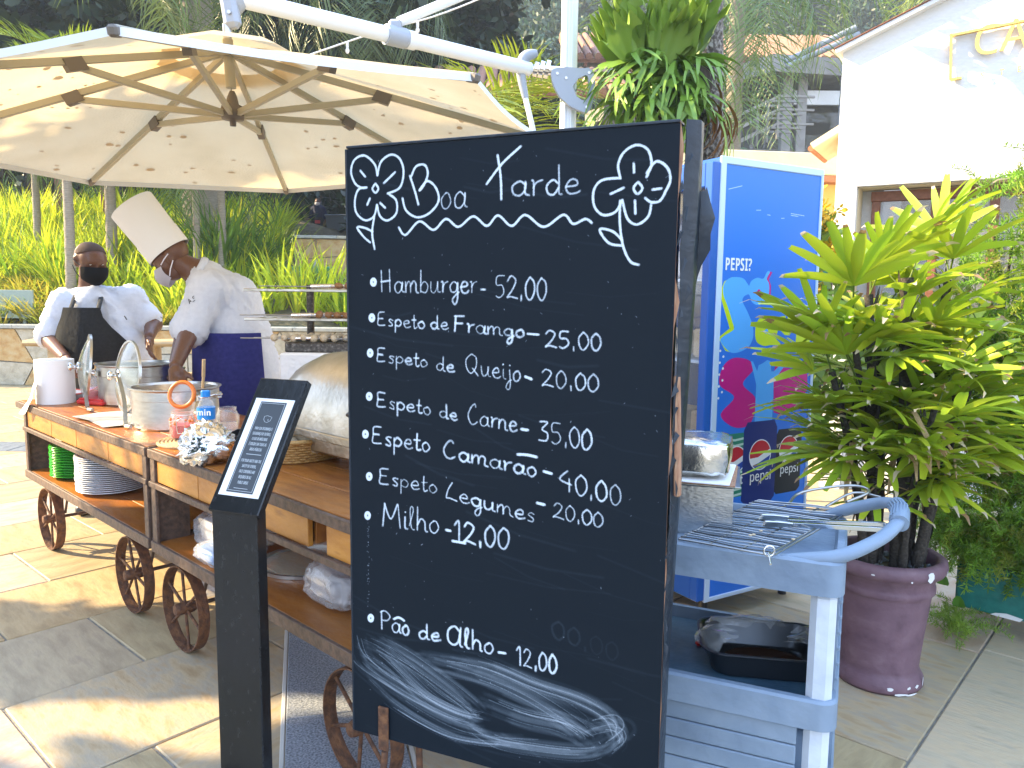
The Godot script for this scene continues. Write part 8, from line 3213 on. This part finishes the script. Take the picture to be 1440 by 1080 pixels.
	var ap := part("apron", g, M.apron_charcoal, t)
	g = G.new()
	for s in [-1.0, 1.0]:
		var top := Vector3(-0.015 + s * 0.085, 1.325, 0.175)
		var pts := spline([top + Vector3(0, -0.01, 0.008), top + Vector3(s * -0.003 - 0.02, 0.065, -0.075), j.nape + Vector3(s * 0.075, 0.05, -0.0), j.nape + Vector3(s * 0.03, 0.06, -0.08)], 5)
		g.tube(pts, 0.014, 6, true, 0.4)
	part("neck_strap", g, M.apron_charcoal, ap)
	g = G.new()
	g.box(Vector3(0.2, 1.262, 0.112), Vector3(0.006, 0.03, 0.006), 0.002, turned(Vector3(0, 0, 1), 30))
	part("pen", g, M.black_plastic, t)
	g = G.new()
	body_into(g, [[j.hip + Vector3(-0.09, -0.03, 0), Vector3(-0.1, 0.48, 0.02), 0.125, 0.09], [Vector3(-0.1, 0.48, 0.02), Vector3(-0.11, 0.06, 0), 0.09, 0.075], [j.hip + Vector3(0.09, -0.03, 0), Vector3(0.1, 0.48, 0.02), 0.125, 0.09], [Vector3(0.1, 0.48, 0.02), Vector3(0.11, 0.06, 0), 0.09, 0.075]], 0.018, 0.03)
	part("trousers", g, M.trousers, t)
	g = G.new()
	for s in [-1.0, 1.0]:
		body_into(g, [[Vector3(0.11 * s, 0.045, -0.03), Vector3(0.12 * s, 0.038, 0.15), 0.045, 0.038]], 0.012, 0.02)
	part("shoe", g, M.black_plastic, t)

func chef() -> void:
	var o := Vector3(-1.6, 0, -4.42)
	var j := rel({"neck": Vector3(-1.835, 1.565, -4.369), "nape": Vector3(-1.765, 1.52, -4.404), "sl": Vector3(-1.665, 1.44, -4.235), "sr": Vector3(-1.80, 1.45, -4.6), "back": Vector3(-1.655, 1.385, -4.43), "waist": Vector3(-1.60, 1.17, -4.43), "hip": Vector3(-1.57, 0.95, -4.43), "el": Vector3(-1.735, 1.215, -4.13), "wl": Vector3(-1.672, 1.06, -3.80), "er": Vector3(-1.94, 1.2, -4.55), "wr": Vector3(-1.87, 1.04, -4.25)}, o)
	var t := thing("person", "person in white chef jacket and tall hat bending over the front pot", "person", "", o)
	var head := Vector3(-1.915, 1.612, -4.355) - o
	var fwd := Vector3(-0.80, -0.58, 0.14).normalized()
	var rt := Vector3.UP.cross(fwd).normalized()
	var hb := Basis(rt, fwd.cross(rt), fwd)
	var g := G.new()
	body_into(g, [
		[head + Vector3(0.03, -0.02, 0), j.nape, 0.064, 0.072],
		[j.nape, j.back, 0.08, 0.13], [j.back, j.waist, 0.13, 0.14], [j.waist, j.hip, 0.14, 0.15],
		[j.nape, j.sr, 0.06, 0.06], [j.nape, j.sl, 0.06, 0.06],
		[j.sl, j.el, 0.058, 0.052], [j.el, j.wl, 0.052, 0.032],
		[j.sr, j.er, 0.058, 0.05], [j.er, j.wr, 0.05, 0.032],
		[j.hip + Vector3(0, 0, -0.09), Vector3(0.0, 0.5, -0.1), 0.1, 0.07], [Vector3(0.0, 0.5, -0.1), Vector3(0.04, 0.08, -0.1), 0.065, 0.045],
		[j.hip + Vector3(0, 0, 0.09), Vector3(0.0, 0.5, 0.1), 0.1, 0.07], [Vector3(0.0, 0.5, 0.1), Vector3(0.04, 0.08, 0.1), 0.065, 0.045]], 0.013, 0.04)
	head_into(g, head, hb)
	body_into(g, hand_bones(j.wl, Vector3(0.3, -0.65, 0.45), Vector3(-0.6, -0.2, -0.6), 0.55, 1.0), 0.0055, 0.009)
	body_into(g, hand_bones(j.wr, Vector3(0.2, -0.7, 0.55), Vector3(0.9, 0, 0.2), 0.5, -1.0), 0.0055, 0.009)
	part("body", g, M.skin, t)
	eyes(head, hb, t)
	mask_part(head, hb, M.mask_white, t)
	# tall paper hat: band, crease line, oval tube, closed top
	var up := Vector3(-0.61, 0.79, 0.02).normalized()
	var hx := (hb.x - up * hb.x.dot(up)).normalized()
	var hz := hx.cross(up)
	var hat := Transform3D(Basis(hx, up, hz), head + up * 0.03 + hb * Vector3(0, 0, -0.012))
	g = G.new()
	var rows := []
	for i in 8:
		var f := i / 7.0
		var row := PackedVector3Array()
		for k in 40:
			var an := TAU * k / 40.0
			var rr := 1.0 + 0.05 * f + 0.006 * sin(k * 2.0) * f
			row.append(Vector3(cos(an) * 0.1 * rr, 0.11 + 0.215 * f, sin(an) * 0.122 * rr))
		rows.append(row)
	g.grid(rows, true)
	var lid_row := PackedVector3Array()
	for q in rows[7]:
		lid_row.append(q * Vector3(0.94, 1, 0.94) + Vector3(0, -0.008, 0))
	g.grid([rows[7], lid_row], true)
	g.fan(lid_row, Vector3(0, 0.31, 0), false)
	var ht := part("chef_hat", g, M.hat_paper, t, hat)
	g = G.new()
	g.lathe([[0.1035, 0.0], [0.1045, 0.112]], 40, Vector3.ZERO, Vector2(1, 1.2))
	g.turned([[0.1045, 0.112], [0.099, 0.113]], 40)
	g.lathe([[0.1, 0.112], [0.099, 0.0]], 40, Vector3.ZERO, Vector2(1, 1.2))
	part("band", g, M.hat_paper, ht)
	# jacket: rounded back, rolled sleeve on the near arm, tails behind the apron
	var sle: Vector3 = j.sl.lerp(j.el, 0.98)
	var sre: Vector3 = j.sr.lerp(j.er, 0.98)
	g = G.new()
	body_into(g, [
		[j.nape + Vector3(0.03, -0.03, 0), j.back + Vector3(0.02, -0.02, 0), 0.105, 0.16],
		[j.back + Vector3(0.03, 0, 0.06), j.waist + Vector3(0.02, 0.02, 0.07), 0.145, 0.15], [j.back + Vector3(0.03, 0, -0.07), j.waist + Vector3(0.02, 0.02, -0.07), 0.145, 0.15],
		[j.waist + Vector3(0.03, 0, 0.06), j.hip + Vector3(0.05, 0.0, 0.06), 0.15, 0.165], [j.waist + Vector3(0.03, 0, -0.06), j.hip + Vector3(0.05, 0.0, -0.06), 0.15, 0.165],
		[j.waist + Vector3(-0.06, 0, 0), j.hip + Vector3(-0.05, 0.05, 0), 0.13, 0.13],
		[j.nape + Vector3(0.02, -0.03, 0), j.sl, 0.085, 0.095], [j.nape + Vector3(0.02, -0.03, 0), j.sr, 0.085, 0.09],
		[j.sl, sle, 0.098, 0.09], [j.sr, sre, 0.09, 0.085]], 0.012, 0.05, 0.018)
	part("jacket", g, M.jacket_white, t)
	for e in [[sle, j.el - j.sl, 0.096], [sre, j.er - j.sr, 0.09]]:
		g = G.new()
		var d: Vector3 = (e[1] as Vector3).normalized()
		g.tube([e[0] - d * 0.035, e[0] + d * 0.01, e[0] + d * 0.026], [e[2], e[2] * 1.02, e[2] * 0.82], 20, false)
		part("rolled_cuff", g, M.jacket_white, t)
	g = G.new()
	var ring := []
	var cd: Vector3 = (j.neck - j.nape).normalized()
	var cx := cd.cross(Vector3(0, 0, 1)).normalized()
	var cz := cx.cross(cd)
	for k in 21:
		var an := TAU * k / 20.0
		ring.append(j.nape.lerp(j.neck, 0.3) + cx * cos(an) * 0.078 + cz * sin(an) * 0.08)
	g.tube(ring, 0.026, 8, false)
	part("collar", g, M.jacket_white, t)
	text_part("embroidery", "A.S", 0.034, 0.002, M.black_plastic, t, Transform3D(turned(Vector3(0, 0, 1), 32), j.sl.lerp(j.el, 0.28) + Vector3(-0.01, -0.01, 0.1)), true)
	# blue waist apron wrapped round, sash above
	g = G.new()
	rows = []
	for i in 11:
		var f := i / 10.0
		var y := lerpf(1.205, 0.45, f)
		var row := PackedVector3Array()
		for k in 31:
			var an := PI * 0.5 - 0.95 + (PI + 1.3) * k / 30.0
			# an runs from the near hip round the front to the far hip
			var rr := 0.235 + 0.03 * f + 0.010 * sin(k * 1.3 + f * 3.0) * f
			row.append(Vector3(lerpf(0.01, 0.03, f) + cos(an) * rr, y, sin(an) * (rr + 0.03) - 0.01))
		rows.append(row)
	g.grid(rows)
	g.grid(rows, false, true)
	part("apron", g, M.apron_blue, t)
	g = G.new()
	body_into(g, [[j.hip + Vector3(0, -0.05, -0.09), Vector3(0.0, 0.5, -0.1), 0.125, 0.09], [Vector3(0.0, 0.5, -0.1), Vector3(0.04, 0.06, -0.1), 0.09, 0.075], [j.hip + Vector3(0, -0.05, 0.09), Vector3(0.0, 0.5, 0.1), 0.125, 0.09], [Vector3(0.0, 0.5, 0.1), Vector3(0.04, 0.06, 0.1), 0.09, 0.075]], 0.018, 0.03)
	part("trousers", g, M.trousers, t)
	g = G.new()
	for s in [-1.0, 1.0]:
		body_into(g, [[Vector3(0.07, 0.045, 0.11 * s), Vector3(-0.11, 0.038, 0.12 * s), 0.045, 0.038]], 0.012, 0.02)
	part("shoe", g, M.black_plastic, t)

func bystander() -> void:
	# on the raised path behind the stone wall
	var g := G.new()
	g.box(Vector3(-5.6, 2.55, -24.0), Vector3(7.0, 0.3, 6.0), 0.02)
	structure("raised_path", g, M.stone_c)
	var o := Vector3(-6.0, 2.7, -24.0)
	var t := thing("person", "distant person in navy uniform and white face mask behind the stone wall", "person", "", o)
	g = G.new()
	var head := Vector3(0, 1.52, 0.0)
	body_into(g, [[head, Vector3(0, 1.38, 0), 0.05, 0.06], [Vector3(0, 1.35, 0), Vector3(0, 0.9, 0), 0.12, 0.12], [Vector3(-0.17, 1.32, 0), Vector3(-0.24, 1.0, 0.05), 0.05, 0.04], [Vector3(-0.24, 1.0, 0.05), Vector3(-0.3, 0.98, 0.25), 0.04, 0.03], [Vector3(0.17, 1.32, 0), Vector3(0.24, 1.02, 0.0), 0.05, 0.04], [Vector3(0.24, 1.02, 0.0), Vector3(0.2, 0.8, 0.1), 0.04, 0.03], [Vector3(-0.08, 0.9, 0), Vector3(-0.1, 0.06, 0), 0.1, 0.05], [Vector3(0.08, 0.9, 0), Vector3(0.1, 0.06, 0), 0.1, 0.05]], 0.025, 0.04)
	head_into(g, head, Basis.IDENTITY, 0.014)
	part("body", g, M.skin, t)
	g = G.new()
	body_into(g, [[Vector3(0, 1.36, -0.01), Vector3(0, 0.95, 0), 0.14, 0.17], [Vector3(-0.16, 1.32, 0), Vector3(-0.24, 1.02, 0.04), 0.075, 0.065], [Vector3(0.16, 1.32, 0), Vector3(0.24, 1.04, 0.0), 0.075, 0.065]], 0.025, 0.05)
	part("shirt", g, M.navy, t)
	g = G.new()
	body_into(g, [[Vector3(0, 0.98, 0), Vector3(-0.09, 0.06, 0), 0.17, 0.1], [Vector3(0, 0.98, 0), Vector3(0.09, 0.06, 0), 0.17, 0.1]], 0.03, 0.05)
	part("trousers", g, M.trousers, t)
	g = G.new()
	g.ball(head + Vector3(0, 0.05, -0.02), Vector3(0.096, 0.085, 0.1), 12)
	part("hair", g, M.hair, t)
	mask_part(head, Basis.IDENTITY, M.mask_white, t)
	g = G.new()
	g.box(Vector3(0.02, 0.92, 0.17), Vector3(0.16, 0.1, 0.03), 0.01)
	part("red_pouch", g, M.red_plastic, t)
	# bin beside the person
	t = thing("wheeled_bin", "grey bin beside the distant masked person", "bin", "", Vector3(-5.2, 2.7, -23.8))
	g = G.new()
	g.prism(PackedVector2Array([Vector2(-0.36, 0.0), Vector2(0.36, 0.0), Vector2(0.44, 1.05), Vector2(-0.44, 1.05)]), 0.7)
	part("body", g, M.bin_grey, t)
	g = G.new()
	g.box(Vector3(0, 1.08, 0), Vector3(0.95, 0.06, 0.78), 0.02)
	part("lid", g, M.bin_grey, t)
	# handrail
	t = thing("handrail", "pale metal handrail descending beside the grey bin", "handrail", "", Vector3(-4.6, 2.7, -23.0))
	g = G.new()
	g.tube([Vector3(-0.35, 1.3, 0), Vector3(0.1, 1.25, 0.2), Vector3(0.55, 0.9, 0.9)], 0.04, 8)
	part("rail", g, M.white_metal, t)
	g = G.new()
	g.tube([Vector3(0.3, 0, 0.5), Vector3(0.3, 1.1, 0.5)], 0.035, 8)
	part("post", g, M.white_metal, t)
	# green box on the wall, under the raised wall
	g = G.new()
	g.box(Vector3(0, 0.3, 0), Vector3(0.85, 0.62, 0.4), 0.02)
	single("garden_box", g, mat("leaf_green_paint", c3(0.05, 0.22, 0.1), 0.5), "green painted box in front of the raised stone wall", "box", "", Vector3(-3.62, 1.3, -13.9))
